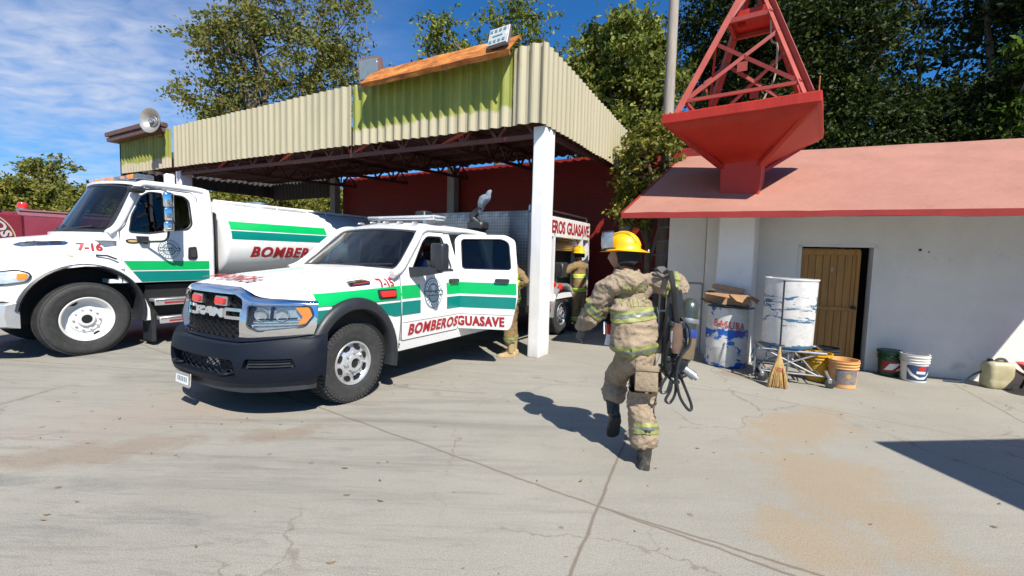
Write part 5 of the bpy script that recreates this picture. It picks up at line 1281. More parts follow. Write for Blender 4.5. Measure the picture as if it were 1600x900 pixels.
    bm = NB(); patch(bm, [rpoly([(.535, 1.79), (.585, 2.06), (.75, 2.385), (.855, 2.458), (1.33, 2.447), (1.418, 2.37), (1.43, 1.97), (1.35, 1.872), (1.10, 1.842), (.80, 1.782)], .05), win], sd, -.02, .008, ca=.1, cb=.12)
    box(bm, sd(.86, 2.11, -.015), (.03, .035, .62)); obj('window_seal', bm, M_['black_plastic'], T)
    bm = NB(); patch(bm, win, sd, -.03, -.022, ca=.15, cb=.12); obj('window', bm, M_['dark_glass'], T)
    bm = NB()
    box(bm, (0, .62, 1.72), (1.9, .5, .3), bev=.05); 
    for x in (-.5, .5): box(bm, (x, 1.3, 1.55), (.5, .5, .2), bev=.05); box(bm, (x, 1.55, 1.95), (.5, .14, .75), bev=.05)
    tube(bm, [V((.5 + .22 * math.cos(t), .88 + .1 * math.sin(t), 1.9 + .2 * math.sin(t))) for t in [2 * math.pi * k / 24 for k in range(25)]], .015, 6)
    box(bm, (0, 1.66, 1.9), (1.9, .02, 1.3)); obj('interior', bm, M_['interior'], T)
    # door graphics and fittings
    dl = [(.44, 1.03), (.425, 1.80), (.50, 1.90), (.70, 2.42), (.83, 2.52), (1.45, 2.51), (1.53, 2.42), (1.535, 1.03)]
    bm = NB(); tube(bm, [sd(y, z, .001) for y, z in dl], .0075, 4); obj('shut_line', bm, M_['gap'], cab, sm=0)
    for y in (): pass
    decal('stripe', cab, sd, [[(.46, 1.355), (1.70, 1.355), (1.70, 1.215), (.55, 1.215)]], M_['green'], ca=.1)
    decal('stripe', cab, sd, [[(.565, 1.195), (1.70, 1.195), (1.70, 1.03), (.68, 1.03)]], M_['teal'], ca=.1)
    emblem(T, sd, 1.06, 1.545, .155, .155)
    bm = NB(); patch(bm, circ(.58, 1.66, .085, 24, .034), sd, 0, .010, mi=0); patch(bm, circ(.58, 1.66, .06, 20, .018), sd, .010, .013, mi=1); obj('door_badge', bm, [M_['black_plastic'], mat('gold_badge', (.5, .36, .12), .4)], cab)
    bm = NB(); patch(bm, rpoly([(1.33, 1.38), (1.34, 1.585), (1.46, 1.60), (1.475, 1.42), (1.44, 1.375)], .03), sd, 0, .014, mi=0); patch(bm, rrect(1.365, 1.42, 1.445, 1.56, .02), sd, .014, .03, mi=1); obj('handle', bm, [M_['black_plastic'], M_['interior']], cab)
    # mirror on the door: chrome head on black arms
    bm = NB(); tube(bm, crom([sd(.60, 2.44, 0), V((1.18, .74, 2.46)), V((1.36, .92, 2.44)), V((1.37, .93, 2.1)), V((1.36, .92, 1.72)), V((1.2, .80, 1.66)), sd(.66, 1.66, 0)], 5), .016, 8)
    box(bm, V((1.09, .64, 2.45)), (.14, .20, .10), bev=.03); patch(bm, rpoly([(.62, 1.74), (.78, 1.74), (.76, 1.62), (.66, 1.62)], .02), sd, 0, .05)
    mi_ = obj('mirror', bm, M_['black_plastic'], T)
    rot = Matrix.Rotation(R(-14), 3, 'Z'); bm = NB()
    box(bm, (1.36, .93, 2.31), (.25, .13, .24), rot, .04, seg=3); box(bm, (1.36, .93, 2.09), (.25, .11, .20), rot, .02, seg=3); box(bm, (1.36, .93, 1.905), (.24, .13, .16), rot, .04, seg=3); obj('mirror_housing', bm, M_['chrome'], mi_)
    bm = NB(); box(bm, (1.36, 1.0, 2.2), (.20, .01, .44), rot); obj('mirror_glass', bm, M_['grey_vinyl'], mi_)
    # roof beacon bar, marker lamps, horn
    bm = NB(); box(bm, (-.05, .95, 2.715), (1.3, .26, .09), bev=.03, seg=2); box(bm, (-.05, .95, 2.66), (1.1, .18, .04)); lb = obj('light_bar', bm, mat('smoked_lens', (.10, .12, .14), .15, .2, .1, 20, coat=1), T)
    bm = NB()
    for x in (-.42, .38): box(bm, (x, .94, 2.72), (.24, .275, .075), bev=.03, seg=2)
    obj('lens', bm, M_['orange_lens'], lb)
    bm = NB(); box(bm, (.62, 1.28, 2.72), (.10, .14, .20), bev=.02); obj('siren_speaker', bm, WP, T)
    for x in (-.6, -.3, 0, .3, .6): bm = NB(); box(bm, (x, .60 + .12 * x * x, 2.66), (.09, .05, .03), bev=.012); obj('clearance_lamp', bm, M_['orange_lens'], T)
    # ---- steps, chassis, battery box
    bm = NB(); box(bm, (0, 3.3, .72), (.9, 8.2, .28)); box(bm, (0, .1, .85), (1.5, 1.5, .75)); box(bm, (.72, 1.3, .72), (.5, 1.1, .5)); box(bm, (-.72, 1.3, .72), (.5, 1.1, .5)); box(bm, (0, 4.6, .75), (1.9, 5.2, .14)); obj('chassis', bm, M_['black'], T, sm=0)
    for z, y0, y1 in ((.73, .80, 1.62), (.435, .86, 1.62)):
        bm = NB(); box(bm, (1.04, (y0 + y1) / 2, z), (.26, y1 - y0, .05), bev=.008); box(bm, (1.16, (y0 + y1) / 2, z - .03), (.02, y1 - y0, .10), bev=.006); s_ = obj('step', bm, M_['silver'], T)
        bm = NB(); box(bm, (1.172, y0 + .30, z - .04), (.006, .34, .028)); obj('reflector', bm, M_['redtxt'], s_, sm=0)
    bm = NB(); box(bm, (1.02, .74, .50), (.06, .04, .30)); box(bm, (.95, .80, .32), (.3, .06, .5)); obj('mud_flap', bm, M_['black_plastic'], T)
    # ---- tank: elliptical barrel
    tx, tz, cz = 1.12, .78, 1.70
    tk = lambda y, th, t: V(((tx + t) * math.cos(th), y, cz + (tz + t) * math.sin(th)))
    bm = NB(); rings = []
    for y, k in ((1.93, .80), (1.945, .93), (1.97, .985), (2.0, 1.), (3.0, 1.), (4.08, 1.), (4.09, 1.012), (4.13, 1.012), (4.14, 1.), (5.6, 1.), (7.05, 1.), (7.08, .985), (7.10, .93), (7.11, .8)):
        rings.append([V((tx * k * math.cos(t), y, cz + tz * k * math.sin(t))) for t in [2 * math.pi * i / 72 for i in range(72)]])
    loft(bm, rings); tank = obj('tank', bm, WP, T, sm=40)
    zth = lambda z: math.asin(max(-1, min(1, (z - cz) / tz)))
    tf = lambda y, z, t: tk(y, zth(z), t)
    decal('stripe', tank, tf, [[(2.02, 1.925), (4.05, 1.925), (4.05, 2.075), (2.02, 2.075)]], M_['green'], ca=.3, cb=.02)
    decal('stripe', tank, tf, [[(2.02, 1.755), (4.05, 1.755), (4.05, 1.905), (2.02, 1.905)]], M_['teal'], ca=.3, cb=.02)
    lettering(tank, tf, 'BOMBEROS', (2.38, 1.43, 4.0, 1.63), t=.006, shear=.2, bold=.02, fat=.04, cb=.03, sp=1.14)
    emblem(T, tf, 4.55, 1.82, .16, .16)
    bm = NB(); tube(bm, [V((.45, 2.05, cz + tz * .92 + .05)), V((.45, 7.0, cz + tz * .92 + .05))], .022)
    for y in (2.1, 3.3, 4.5, 5.7, 6.9): cyl(bm, (.45, y, cz + tz * .85), (.45, y, cz + tz * .92 + .05), .014)
    obj('grab_rail', bm, WP, tank)
    bm = NB(); box(bm, (0, 1.84, 1.62), (1.8, .1, 1.2), bev=.03); obj('pump_panel', bm, M_['black_plastic'], T)
    bm = NB(); cyl(bm, (0, 3.2, cz + tz - .02), (0, 3.2, cz + tz + .08), .26, seg=24); obj('hatch', bm, M_['alu'], tank)
    mats = (M_['rubber'], M_['white_rim'])
    w1 = wheel(T, .98, 0, .52, .30, .315, 'steel', mats, lugs=False); w1.rotation_euler = (0, 0, R(4))
    wheel(T, -.98, 0, .52, .30, .315, 'steel', mats, side=-1, lugs=False)
    for y in (4.9, 6.2):
        for sx_ in (1, -1): wheel(T, sx_ * 1.0, y, .52, .28, .315, 'steel', mats, side=sx_, lugs=False)
M_['white_rim'] = mat('white_rim_paint', (.72, .72, .71), .35, 0, .06, 10, dirt=.66, dirtc=(.45, .43, .4))
tanker()
# ================================================================ old red engine
def engine():
    P = V((-6.06, 6.36, 0)) - A * 4.75
    T = thing('fire_engine', 'faded dark red old fire engine with white arched lettering at the far left', 'fire truck', P - A * 1.15, -AZ, 'fire service trucks')
    RM = mat('faded_red_paint', (.20, .022, .035), .35, 0, .12, 2, coat=.3, dirt=.66, dirtc=(.26, .12, .13))
    bm = NB(); box(bm, (0, 3.4, 1.52), (2.3, 6.0, 1.40), bev=.04, seg=2); b_ = obj('body', bm, RM, T, sm=40)
    bm = NB(); rings = []
    for y, k in ((-1.5, .80), (-1.42, .95), (-1.2, 1), (.30, 1.), (.38, .98)):
        rings.append([V((x * k, y, z)) for x, z in ((-1.12, .7), (1.12, .7), (1.14, 1.4), (1.10, 1.85), (1.02, 2.12), (.85, 2.22), (-.85, 2.22), (-1.02, 2.12), (-1.10, 1.85), (-1.14, 1.4))])
    loft(bm, rings); obj('cab', bm, RM, T, sm=30)
    bm = NB(); patch(bm, rpoly([(-1.2, 1.55), (-.45, 1.55), (-.45, 2.02), (-1.1, 2.02)], .05), lambda y, z, t: V((1.145 - (z - 1.4) * .09 + t, y, z)), 0, .008); obj('window', bm, M_['dark_glass'], T)
    sd = lambda y, z, t: V((1.15 + t, y, z))
    # arched white lettering on a raised panel
    bm = NB(); cy, cz, r0, r1 = -.26, 1.62, .40, .60
    box(bm, (1.13, -.25, 1.5), (.04, 1.5, 1.30), bev=.02)
    pan = obj('door_panel', bm, RM, T)
    bm = NB()
    arcp = lambda u, v: (cy - math.cos(math.pi * (.05 + .9 * u)) * (r0 + .02 + (r1 - r0 - .04) * v), cz + math.sin(math.pi * (.05 + .9 * u)) * (r0 + .02 + (r1 - r0 - .04) * v))
    text(bm, 'BOMBEROS', sd, None, .012, bold=.04, warp=arcp, sp=1.08); obj('lettering', bm, mat('dull_white_lettering', (.50, .47, .46), .6, 0, .15, 9), pan, sm=0)
    bm = NB(); N_ = 40; patch(bm, [(cy - math.cos(math.pi * i / N_) * .62, cz + math.sin(math.pi * i / N_) * .62) for i in range(N_ + 1)] + [(cy - math.cos(math.pi * i / N_) * .60, cz + math.sin(math.pi * i / N_) * .60) for i in range(N_, -1, -1)], sd, None, .008); obj('arch_line', bm, M_['cream'], pan, sm=0)
    bm = NB(); box(bm, (1.13, 3.4, 2.18), (.06, 6.0, .10), bev=.015); box(bm, (1.14, 3.4, 2.25), (.08, 6.0, .03)); obj('top_rail', bm, mat('rail_red', (.33, .14, .16), .35), b_)
    for x, y, m, n in ((1.02, .50, M_['red_lens'], 'beacon'), (.9, .12, M_['orange_lens'], 'beacon')):
        bm = NB(); M0 = Matrix.Translation((x, y, 2.24)); lathe(bm, [(.075, .04), (.085, .05), (.085, .12), (.07, .155), (.03, .17), (.001, .172)], 18, M0); q = obj('beacon', bm, m, T)
        bm = NB(); lathe(bm, [(.09, 0), (.09, .045), (.06, .05)], 18, M0); obj('beacon_base', bm, M_['alu'], q)
    bm = NB(); box(bm, (0, 2.5, .6), (1.2, 7.6, .3)); obj('chassis', bm, M_['black'], T, sm=0)
    mats = (M_['rubber'], M_['white_rim'])
    for y in (-.2, 4.6):
        for s in (1, -1): wheel(T, s * .98, y, .5, .3, .3, 'steel', mats, side=s, lugs=False)
engine()
# ================================================================ people
def fabric(name, c, var=.18, dirt=None):
    m, nt, b = nodes(name)
    n = tex(nt, 5, 6, .7); col = ramp(nt, n.outputs[0], [(.3, tuple(x * (1 - var) for x in c)), (.7, tuple(x * (1 + var) for x in c))]).outputs[0]
    d = tex(nt, 9, 6, .75); col = mix(nt, ramp(nt, d.outputs[0], [(.54, (0, 0, 0)), (.72, (.7, .7, .7))]).outputs[0], col, (c[0] * .45, c[1] * .42, c[2] * .4))
    nt.links.new(col, b.inputs['Base Color']); b.inputs['Roughness'].default_value = .9
    v = tex(nt, 420, 2, .5); w_ = tex(nt, 16, 4, .6, dist=1.2)
    ad = N(nt, 'ShaderNodeMath', operation='ADD'); nt.links.new(w_.outputs[0], ad.inputs[0]); ml = N(nt, 'ShaderNodeMath', operation='MULTIPLY'); ml.inputs[1].default_value = .12; nt.links.new(v.outputs[0], ml.inputs[0]); nt.links.new(ml.outputs[0], ad.inputs[1])
    bump(nt, b, ad.outputs[0], .55, .025); return m
M_['turnout'] = fabric('turnout_cloth', (.31, .24, .165)); M_['turnout2'] = fabric('tan_turnout_cloth', (.22, .145, .065))
M_['reflex'] = mat('lime_reflective_tape', (.25, .27, .075), .55, 0, .25, 14, dirt=.60, dirtc=(.22, .20, .10), bmp=.3, bscale=40)
M_['reflex2'] = mat('bright_lime_tape', (.55, .72, .06), .5, 0, .1, 14)
M_['silvertape'] = mat('silver_tape', (.17, .185, .155), .4, .2, .2, 18)
M_['helmet'] = mat('yellow_helmet', (.80, .43, .0), .42, 0, .09, 6, coat=.12, dirt=.62, dirtc=(.45, .30, .02))
M_['skin'] = mat('skin', (.30, .16, .10), .5, 0, .08, 8)
M_['boot'] = mat('black_boot', (.035, .033, .03), .6, 0, .3, 8, dirt=.55, dirtc=(.17, .15, .12), bmp=.3, bscale=40)
M_['tanboot'] = mat('tan_toe_boot', (.38, .28, .14), .7, 0, .2, 8)
M_['hair'] = mat('dark_hair', (.015, .012, .010), .6, 0, .2, 20)
M_['glove'] = fabric('grey_glove', (.13, .125, .12))
def skin_mesh(verts, edges, root=0, sub=2):
    """verts: (pos, radius or (rx, ry)); returns an evaluated bmesh grown round the stick figure"""
    me = bpy.data.meshes.new('s'); me.from_pydata([tuple(v[0]) for v in verts], edges, [])
    o = bpy.data.objects.new('s', me); COL.objects.link(o)
    sk_ = o.modifiers.new('k', 'SKIN'); sk_.use_smooth_shade = True; sk_.branch_smoothing = .6
    for i, v in enumerate(verts):
        r = v[1] if isinstance(v[1], tuple) else (v[1], v[1])
        me.skin_vertices[0].data[i].radius = r; me.skin_vertices[0].data[i].use_root = (i == root)
    s = o.modifiers.new('s', 'SUBSURF'); s.levels = sub; s.render_levels = sub
    dg = bpy.context.evaluated_depsgraph_get(); dg.update()
    e = bpy.data.meshes.new_from_object(o.evaluated_get(dg))
    bm = NB(); bm.from_mesh(e)
    bpy.data.objects.remove(o); bpy.data.meshes.remove(e); bpy.data.meshes.remove(me); return bm
def chain(*ps): return ps
class Rig:
    def __init__(s): s.v = []; s.e = []; s.n = {}
    def add(s, name, p, r, parent=None):
        s.n[name] = len(s.v); s.v.append((V(p), r))
        if parent: s.e.append((s.n[parent], s.n[name]))
        return s
    def mesh(s, sub=2): return skin_mesh(s.v, s.e, 0, sub)
def dress(o, m, hands, zmax):
    o.data.materials.append(m)
    for p in o.data.polygons:
        if p.center.z < zmax and all((p.center - V(h)).length > .16 for h in hands): p.material_index = 1
def wrinkle(bm, amp, sc=9, seed=0, aniso=(1, 1, 1)):
    bmesh.ops.recalc_face_normals(bm, faces=bm.faces[:]); bm.normal_update()
    c0 = sum((v.co for v in bm.verts), V()) / len(bm.verts)
    if sum((v.co - c0).dot(v.normal) for v in bm.verts) < 0: bmesh.ops.reverse_faces(bm, faces=bm.faces[:]); bm.normal_update()
    for v in bm.verts:
        p = V((v.co.x * aniso[0], v.co.y * aniso[1], v.co.z * aniso[2])) * sc + V((seed, 0, 0))
        w_ = noise.noise_vector(p * .6) * .7
        a = noise.noise(p * .7)
        r = max(0, 1 - abs(noise.noise(p * .75 + w_ + V((7, 7, 7)))) * 3.2) ** 1.5
        r2 = max(0, 1 - abs(noise.noise(p * 1.7 + w_ * 1.4 + V((2, 9, 4)))) * 3.4) ** 1.4
        v.co += v.normal * (a * .55 + r * .75 + r2 * .35 - .35) * amp
def hand(bm, wrist, d, palm_n, size=.18, curl=40, thumb=1):
    """palm and five bent fingers; d: direction of the fingers, palm_n: the way the palm faces"""
    d = V(d).normalized(); n = V(palm_n); n = (n - d * n.dot(d)).normalized(); s = d.cross(n) * thumb
    w = V(wrist); rg = Rig()
    rg.add('w', w - d * .02, (.030, .022)).add('p1', w + d * size * .22, (.038, .020), 'w').add('p2', w + d * size * .45, (.040, .018), 'p1')
    b = rg.mesh(1); tmp = bpy.data.meshes.new('t'); b.to_mesh(tmp); b.free(); bm.from_mesh(tmp); bpy.data.meshes.remove(tmp)
    for k, (off, ln) in enumerate(((-.033, .42), (-.011, .47), (.011, .45), (.032, .36))):
        p = w + d * size * .44 + s * off; rg = Rig(); rg.add('0', p - d * .02, .010); q = p; a = 0
        for j, f in enumerate((.46, .32, .24)):
            a += R(curl * (.7 + .15 * k)) * (.7 if j == 0 else 1.0); q = q + (d * math.cos(a) + n * math.sin(a)) * size * ln * f
            rg.add(str(j + 1), q, (.0095, .0085, .007)[j], str(j))
        b = rg.mesh(1); tmp = bpy.data.meshes.new('t'); b.to_mesh(tmp); b.free(); bm.from_mesh(tmp); bpy.data.meshes.remove(tmp)
    p = w + d * size * .12 - s * .028; rg = Rig(); rg.add('0', p, .014).add('1', p - s * .03 + d * .03 + n * .01, .012, '0').add('2', p - s * .028 + d * .062 + n * .03, .0095, '1')
    b = rg.mesh(1); tmp = bpy.data.meshes.new('t'); b.to_mesh(tmp); b.free(); bm.from_mesh(tmp); bpy.data.meshes.remove(tmp)
def head(bm, c, M, r=.105):
    """face looks along +y of M"""
    b = NB(); bmesh.ops.create_uvsphere(b, u_segments=28, v_segments=20, radius=1)
    for v in b.verts:
        x, y, z = v.co; k = 1.0
        if z < 0: x *= 1 - .30 * z * z; 
        if y > 0 and z < .2: y *= 1 + .10 * (.2 - z); x *= .96
        if z < -.2 and y < 0: y *= 1 - .25 * (-z)
        ny = math.exp(-((x / .16) ** 2 + ((z + .12) / .22) ** 2)); y += .22 * ny * (1 if y > .3 else 0)
        for ex in (-.36, .36):
            y -= .10 * math.exp(-(((x - ex) / .17) ** 2 + ((z - .08) / .11) ** 2)) * (1 if y > 0 else 0)
        y += .06 * math.exp(-((x / .22) ** 2 + ((z + .52) / .07) ** 2)) * (1 if y > 0 else 0)
        v.co = V((x * r * .78, y * r * .96, z * r * 1.22))
    for sg in (-1, 1):
        q = bmesh.ops.create_uvsphere(b, u_segments=10, v_segments=8, radius=1)['verts']
        for v in q: v.co = V((v.co.x * .012 + sg * r * .80, v.co.y * .022 - .005, v.co.z * .034 - .002))
    bmesh.ops.transform(b, matrix=Matrix.Translation(c) @ M, verts=b.verts[:])
    t = bpy.data.meshes.new('t'); b.to_mesh(t); b.free(); bm.from_mesh(t); bpy.data.meshes.remove(t)
def band(src, name, mats, parent, planes, keep, off=.006, inner=None):
    """tape sewn on: the strip of src between two planes, lifted along its normals; a middle strip may differ"""
    bm = NB(); bm.from_mesh(src.data)
    geo = lambda: bm.verts[:] + bm.edges[:] + bm.faces[:]
    (p0, n0), (p1, n1) = planes
    bmesh.ops.bisect_plane(bm, geom=geo(), plane_co=p0, plane_no=n0, clear_inner=True)
    bmesh.ops.bisect_plane(bm, geom=geo(), plane_co=p1, plane_no=n1, clear_outer=True)
    bad = [f for f in bm.faces if not keep(f.calc_center_median())]
    bmesh.ops.delete(bm, geom=bad, context='FACES')
    if inner:
        a, b_ = inner; pa = V(p0).lerp(V(p1), a); pb = V(p0).lerp(V(p1), b_); n = V(n0)
        bmesh.ops.bisect_plane(bm, geom=geo(), plane_co=pa, plane_no=n); bmesh.ops.bisect_plane(bm, geom=geo(), plane_co=pb, plane_no=n)
        for f in bm.faces:
            c = f.calc_center_median(); f.material_index = 1 if (c - pa).dot(n) > 0 > (c - pb).dot(n) else 0
    else:
        for f in bm.faces: f.material_index = 0
    bm.normal_update()
    vs = bm.verts[:]
    if vs:
        c = sum((v.co for v in vs), V()) / len(vs)
        if sum((v.co - c).dot(v.normal) for v in vs) < 0: bmesh.ops.reverse_faces(bm, faces=bm.faces[:]); bm.normal_update()
    for v in vs: v.co += v.normal * off
    if not bm.faces: bm.free(); return None
    return obj(name, bm, mats, parent, sm=0) if False else _fin(bm, name, mats, parent)
def _fin(bm, name, mats, parent):
    o = obj(name, bm, mats, parent, sm=60, recalc=False); return o
def boot(parent, ankle, toe, sole_n, L=.29, mats=None, shaft=.2, leg=None):
    """ankle point, direction of the toe, direction out of the sole (down)"""
    d = V(toe).normalized(); n = V(sole_n).normalized(); s = d.cross(n)
    h = .105; base = V(ankle) + n * h
    bm = NB(); rings = []
    for t, w_, hh in ((-.085, .028, .05), (-.075, .040, .085), (-.03, .043, .11), (.03, .043, .112), (.08, .046, .085), (.13, .051, .066), (.17, .050, .058), (.20, .040, .045), (.215, .022, .03)):
        c = base + d * t * L / .29
        rings.append([c + s * w_ * math.cos(a) - n * (hh * max(0, math.sin(a)) + .0) for a in [math.pi * k / 10 for k in range(11)]])
    loft(bm, rings, True)
    up_ = V(leg).normalized() if leg else -n
    tube(bm, [V(ankle) + n * .03, V(ankle) + up_ * .06, V(ankle) + up_ * shaft], [.052, .056, .068], 14)
    b_ = obj('boot', bm, mats or M_['boot'], parent)
    bm = NB(); out = [(-.088, .0), (-.08, .035), (-.03, .045), (.03, .044), (.08, .048), (.13, .054), (.18, .05), (.21, .032), (.222, 0)]
    P = [base + d * t * L / .29 + s * w_ for t, w_ in out] + [base + d * t * L / .29 - s * w_ for t, w_ in out[::-1][1:-1]]
    loft(bm, [[p - n * .004 for p in P], [p + n * .022 for p in P]]); obj('sole', bm, M_['black_plastic'], b_)
    return b_
def helmet(parent, c, M, face=True):
    """fire helmet; +y of M is the front"""
    X = Matrix.Translation(c) @ M
    bm = NB(); rings = []
    prof = [(1.34, .005), (1.30, .0), (1.02, .035), (.985, .06), (.97, .3), (.90, .55), (.76, .78), (.52, .95), (.25, 1.03), (.02, 1.05)]
    for r, h in prof:
        ring = []
        for k in range(40):
            t = 2 * math.pi * k / 40; c_, s_ = math.cos(t), math.sin(t)
            rr = r; hz = h * .135
            if r > 1.0:      # brim, long at the back and dropping there
                rr = 1 + (r - 1) * (1.0 + .55 * max(0, -s_) + .05 * max(0, s_)); hz -= .028 * max(0, -s_) * (r - 1) / .34
            ring.append(X @ V((c_ * .112 * rr, s_ * .138 * rr, hz)))
        rings.append(ring)
    loft(bm, rings, True, True, True)
    b_ = obj('helmet', bm, M_['helmet'], parent, sm=50)
    bm = NB()
    tube(bm, [X @ V((0, .136 * math.cos(t), .012 + .137 * math.sin(t))) for t in [math.pi * (.04 + .92 * k / 18) for k in range(19)]], .008, 6, flat=.8)
    for sg in (-1, 1): tube(bm, [X @ V((sg * .055, .12 * math.cos(t), .02 + .122 * math.sin(t))) for t in [math.pi * (.1 + .8 * k / 14) for k in range(15)]], .0055, 6)
    obj('helmet_ridge', bm, M_['helmet'], b_)
    # face shield tipped up over the front
    bm = NB(); rings = []
    for z, r in ((.02, 1.22), (.06, 1.26), (.11, 1.24), (.15, 1.16)):
        rings.append([X @ V((math.cos(t) * .112 * r, math.sin(t) * .138 * r, z)) for t in [math.pi * (.08 + .84 * k / 20) for k in range(21)]])
    loft(bm, rings, False); obj('face_shield', bm, M_['visor'], b_)
    bm = NB(); tube(bm, [X @ V((math.cos(t) * .112 * 1.23, math.sin(t) * .138 * 1.23, .018)) for t in [math.pi * (.05 + .9 * k / 20) for k in range(21)]], .006, 6)
    tube(bm, [X @ V((math.cos(t) * .112 * 1.17, math.sin(t) * .138 * 1.17, .152)) for t in [math.pi * (.08 + .84 * k / 20) for k in range(21)]], .005, 6); obj('shield_frame', bm, M_['black_plastic'], b_)
    # neck flap, coloured black for the shade under the helmet
    bm = NB(); rings = []
    for z, r in ((.01, .98), (-.05, 1.02), (-.10, 1.0)):
        rings.append([X @ V((math.cos(t) * .100 * r, math.sin(t) * .125 * r - .01, z + .006 * math.sin(6 * t))) for t in [math.pi * (.92 + 1.16 * k / 22) for k in range(23)]])
    loft(bm, rings, False); obj('neck_flap', bm, M_['black'], b_)
    bm = NB(); lathe(bm, [(.014, 0), (.012, .006), (.001, .008)], 12, X @ Matrix.Translation((.045, -.185, -.012)) @ Matrix.Rotation(R(90), 4, 'X')); obj('rivet', bm, M_['silver'], b_)
    return b_
M_['visor'] = mat('scratched_visor', (.50, .50, .52), .25, .55, .2, 14)

# ---------------------------------------------------------------- firefighter walking off with the breathing set
def walker():
    root = V((1.0, 3.42, 0))
    T = thing('person', 'firefighter in tan turnout gear walking across the yard with breathing set on the shoulder', 'person', root)
    # body: one continuous figure under the clothes
    g = Rig()
    g.add('pel', (-.02, .0, .90), .10).add('sp', (-.045, .03, 1.08), .085, 'pel').add('ch', (-.075, .065, 1.28), .085, 'sp').add('nk', (-.10, .11, 1.47), .06, 'ch').add('hd', (-.12, .14, 1.55), .058, 'nk')
    g.add('ls', (-.24, .12, 1.38), .05, 'ch').add('le', (-.34, .20, 1.12), .05, 'ls').add('lw', (-.40, .36, .98), .036, 'le')
    g.add('rs', (.11, .02, 1.40), .05, 'ch').add('re', (.30, .0, 1.37), .05, 'rs').add('rw', (.17, -.03, 1.46), .036, 're')
    g.add('rh', (.075, -.02, .86), .085, 'pel').add('rk', (.045, .06, .48), .062, 'rh').add('ra', (.055, -.06, .13), .042, 'rk').add('rt', (.07, .04, .06), .03, 'ra')
    g.add('lh', (-.11, .04, .86), .085, 'pel').add('lk', (-.085, .36, .58), .062, 'lh').add('la', (-.125, .26, .31), .042, 'lk').add('lt', (-.115, .34, .20), .03, 'la')
    bm = g.mesh(2); MH = Matrix.Rotation(R(62), 4, 'Z') @ Matrix.Rotation(R(-4), 4, 'X')
    head(bm, V((-.125, .155, 1.62)), MH)
    hand(bm, (-.40, .37, .965), (-.05, .5, -.85), (.9, .2, .2), curl=48)
    dress(obj('body', bm, M_['skin'], T, sm=70), M_['turnout'], [(-.41, .42, .9), (.14, -.05, 1.52)], 1.50)
    bm = NB(); bmesh.ops.create_uvsphere(bm, u_segments=20, v_segments=14, radius=1, matrix=Matrix.Translation((-.125, .155, 1.62)) @ MH @ Matrix.Translation((0, -.022, .01)) @ Matrix.Diagonal((.090, .100, .125, 1))); obj('hair', bm, M_['hair'], T)
    bm = NB(); hand(bm, (.165, -.035, 1.455), (-.35, -.2, .9), (-.7, .7, -.1), size=.17, curl=96, thumb=-1)
    for v in bm.verts: v.co += (v.co - V((.14, -.05, 1.53))).normalized() * .006
    lathe(bm, [(.04, -.03), (.046, .0), (.043, .05), (.036, .06)], 14, Matrix.Translation((.185, -.03, 1.445)) @ V((-.5, -.25, .8)).to_track_quat('Z', 'Y').to_matrix().to_4x4())
    obj('glove', bm, M_['glove'], T, sm=70)
    bm = NB(); hand(bm, (-.40, .37, .965), (-.05, .5, -.85), (.9, .2, .2), size=.195, curl=48)
    for v in bm.verts: v.co += (v.co - V((-.40, .42, .90))).normalized() * .005
    obj('glove', bm, M_['glove'], T, sm=70)
    # trousers
    g = Rig(); g.add('w', (-.03, .02, .96), (.175, .135)).add('h', (-.02, .01, .86), (.19, .145), 'w')
    g.add('rh', (.065, -.01, .76), (.118, .125), 'h').add('r1', (.055, .04, .60), .120, 'rh').add('rk', (.045, .065, .48), .116, 'r1').add('r2', (.05, .01, .34), .114, 'rk').add('r3', (.055, -.04, .22), .116, 'r2').add('r4', (.055, -.055, .115), .114, 'r3')
    g.add('lh', (-.10, .10, .74), (.112, .12), 'h').add('l1', (-.09, .24, .64), .114, 'lh').add('lk', (-.085, .35, .58), .096, 'l1').add('l2', (-.105, .32, .47), .104, 'lk').add('l3', (-.12, .28, .36), .102, 'l2')
    bm = g.mesh(4); wrinkle(bm, .020, 8, 2, (1, 1, 1.7)); wrinkle(bm, .006, 20, 4, (1, 1, 1.4)); tr = obj('trousers', bm, M_['turnout'], T, sm=80)
    for pl in ((.245, .325),): band(tr, 'tape', [M_['reflex'], M_['silvertape']], tr, ((V((.05, -.02, pl[0])), V((0, .25, 1)).normalized()), (V((.05, 0, pl[1])), V((0, .25, 1)).normalized())), lambda c: c.x > -.035 and c.y < .12, .007, (.36, .66))
    bm = NB(); rot = Matrix.Rotation(R(-8), 3, 'Z'); box(bm, (.02, -.135, .70), (.17, .03, .19), rot, .012, seg=2); box(bm, (.02, -.152, .785), (.175, .012, .05), rot, .005)
    wrinkle(bm, .006, 14, 5); obj('pocket', bm, M_['turnout'], tr)
    # coat
    g = Rig(); g.add('hem', (-.03, .0, .82), (.215, .16)).add('w', (-.035, .015, .98), (.20, .145), 'hem').add('s', (-.05, .035, 1.14), (.208, .146), 'w').add('c', (-.07, .055, 1.30), (.215, .148), 's').add('sh', (-.085, .08, 1.40), (.165, .115), 'c').add('n', (-.10, .105, 1.475), (.085, .080), 'sh')
    g.add('l0', (-.225, .11, 1.385), .108, 'sh').add('l1', (-.285, .155, 1.26), .10, 'l0').add('l2', (-.335, .20, 1.12), .088, 'l1').add('l3', (-.395, .28, 1.06), .074, 'l2').add('l4', (-.40, .345, .995), .068, 'l3')
    g.add('r0', (.085, .02, 1.41), .108, 'sh').add('r1', (.205, .005, 1.395), .096, 'r0').add('r2', (.305, -.0, 1.375), .09, 'r1').add('r3', (.255, .0, 1.42), .074, 'r2').add('r4', (.20, -.02, 1.45), .062, 'r3')
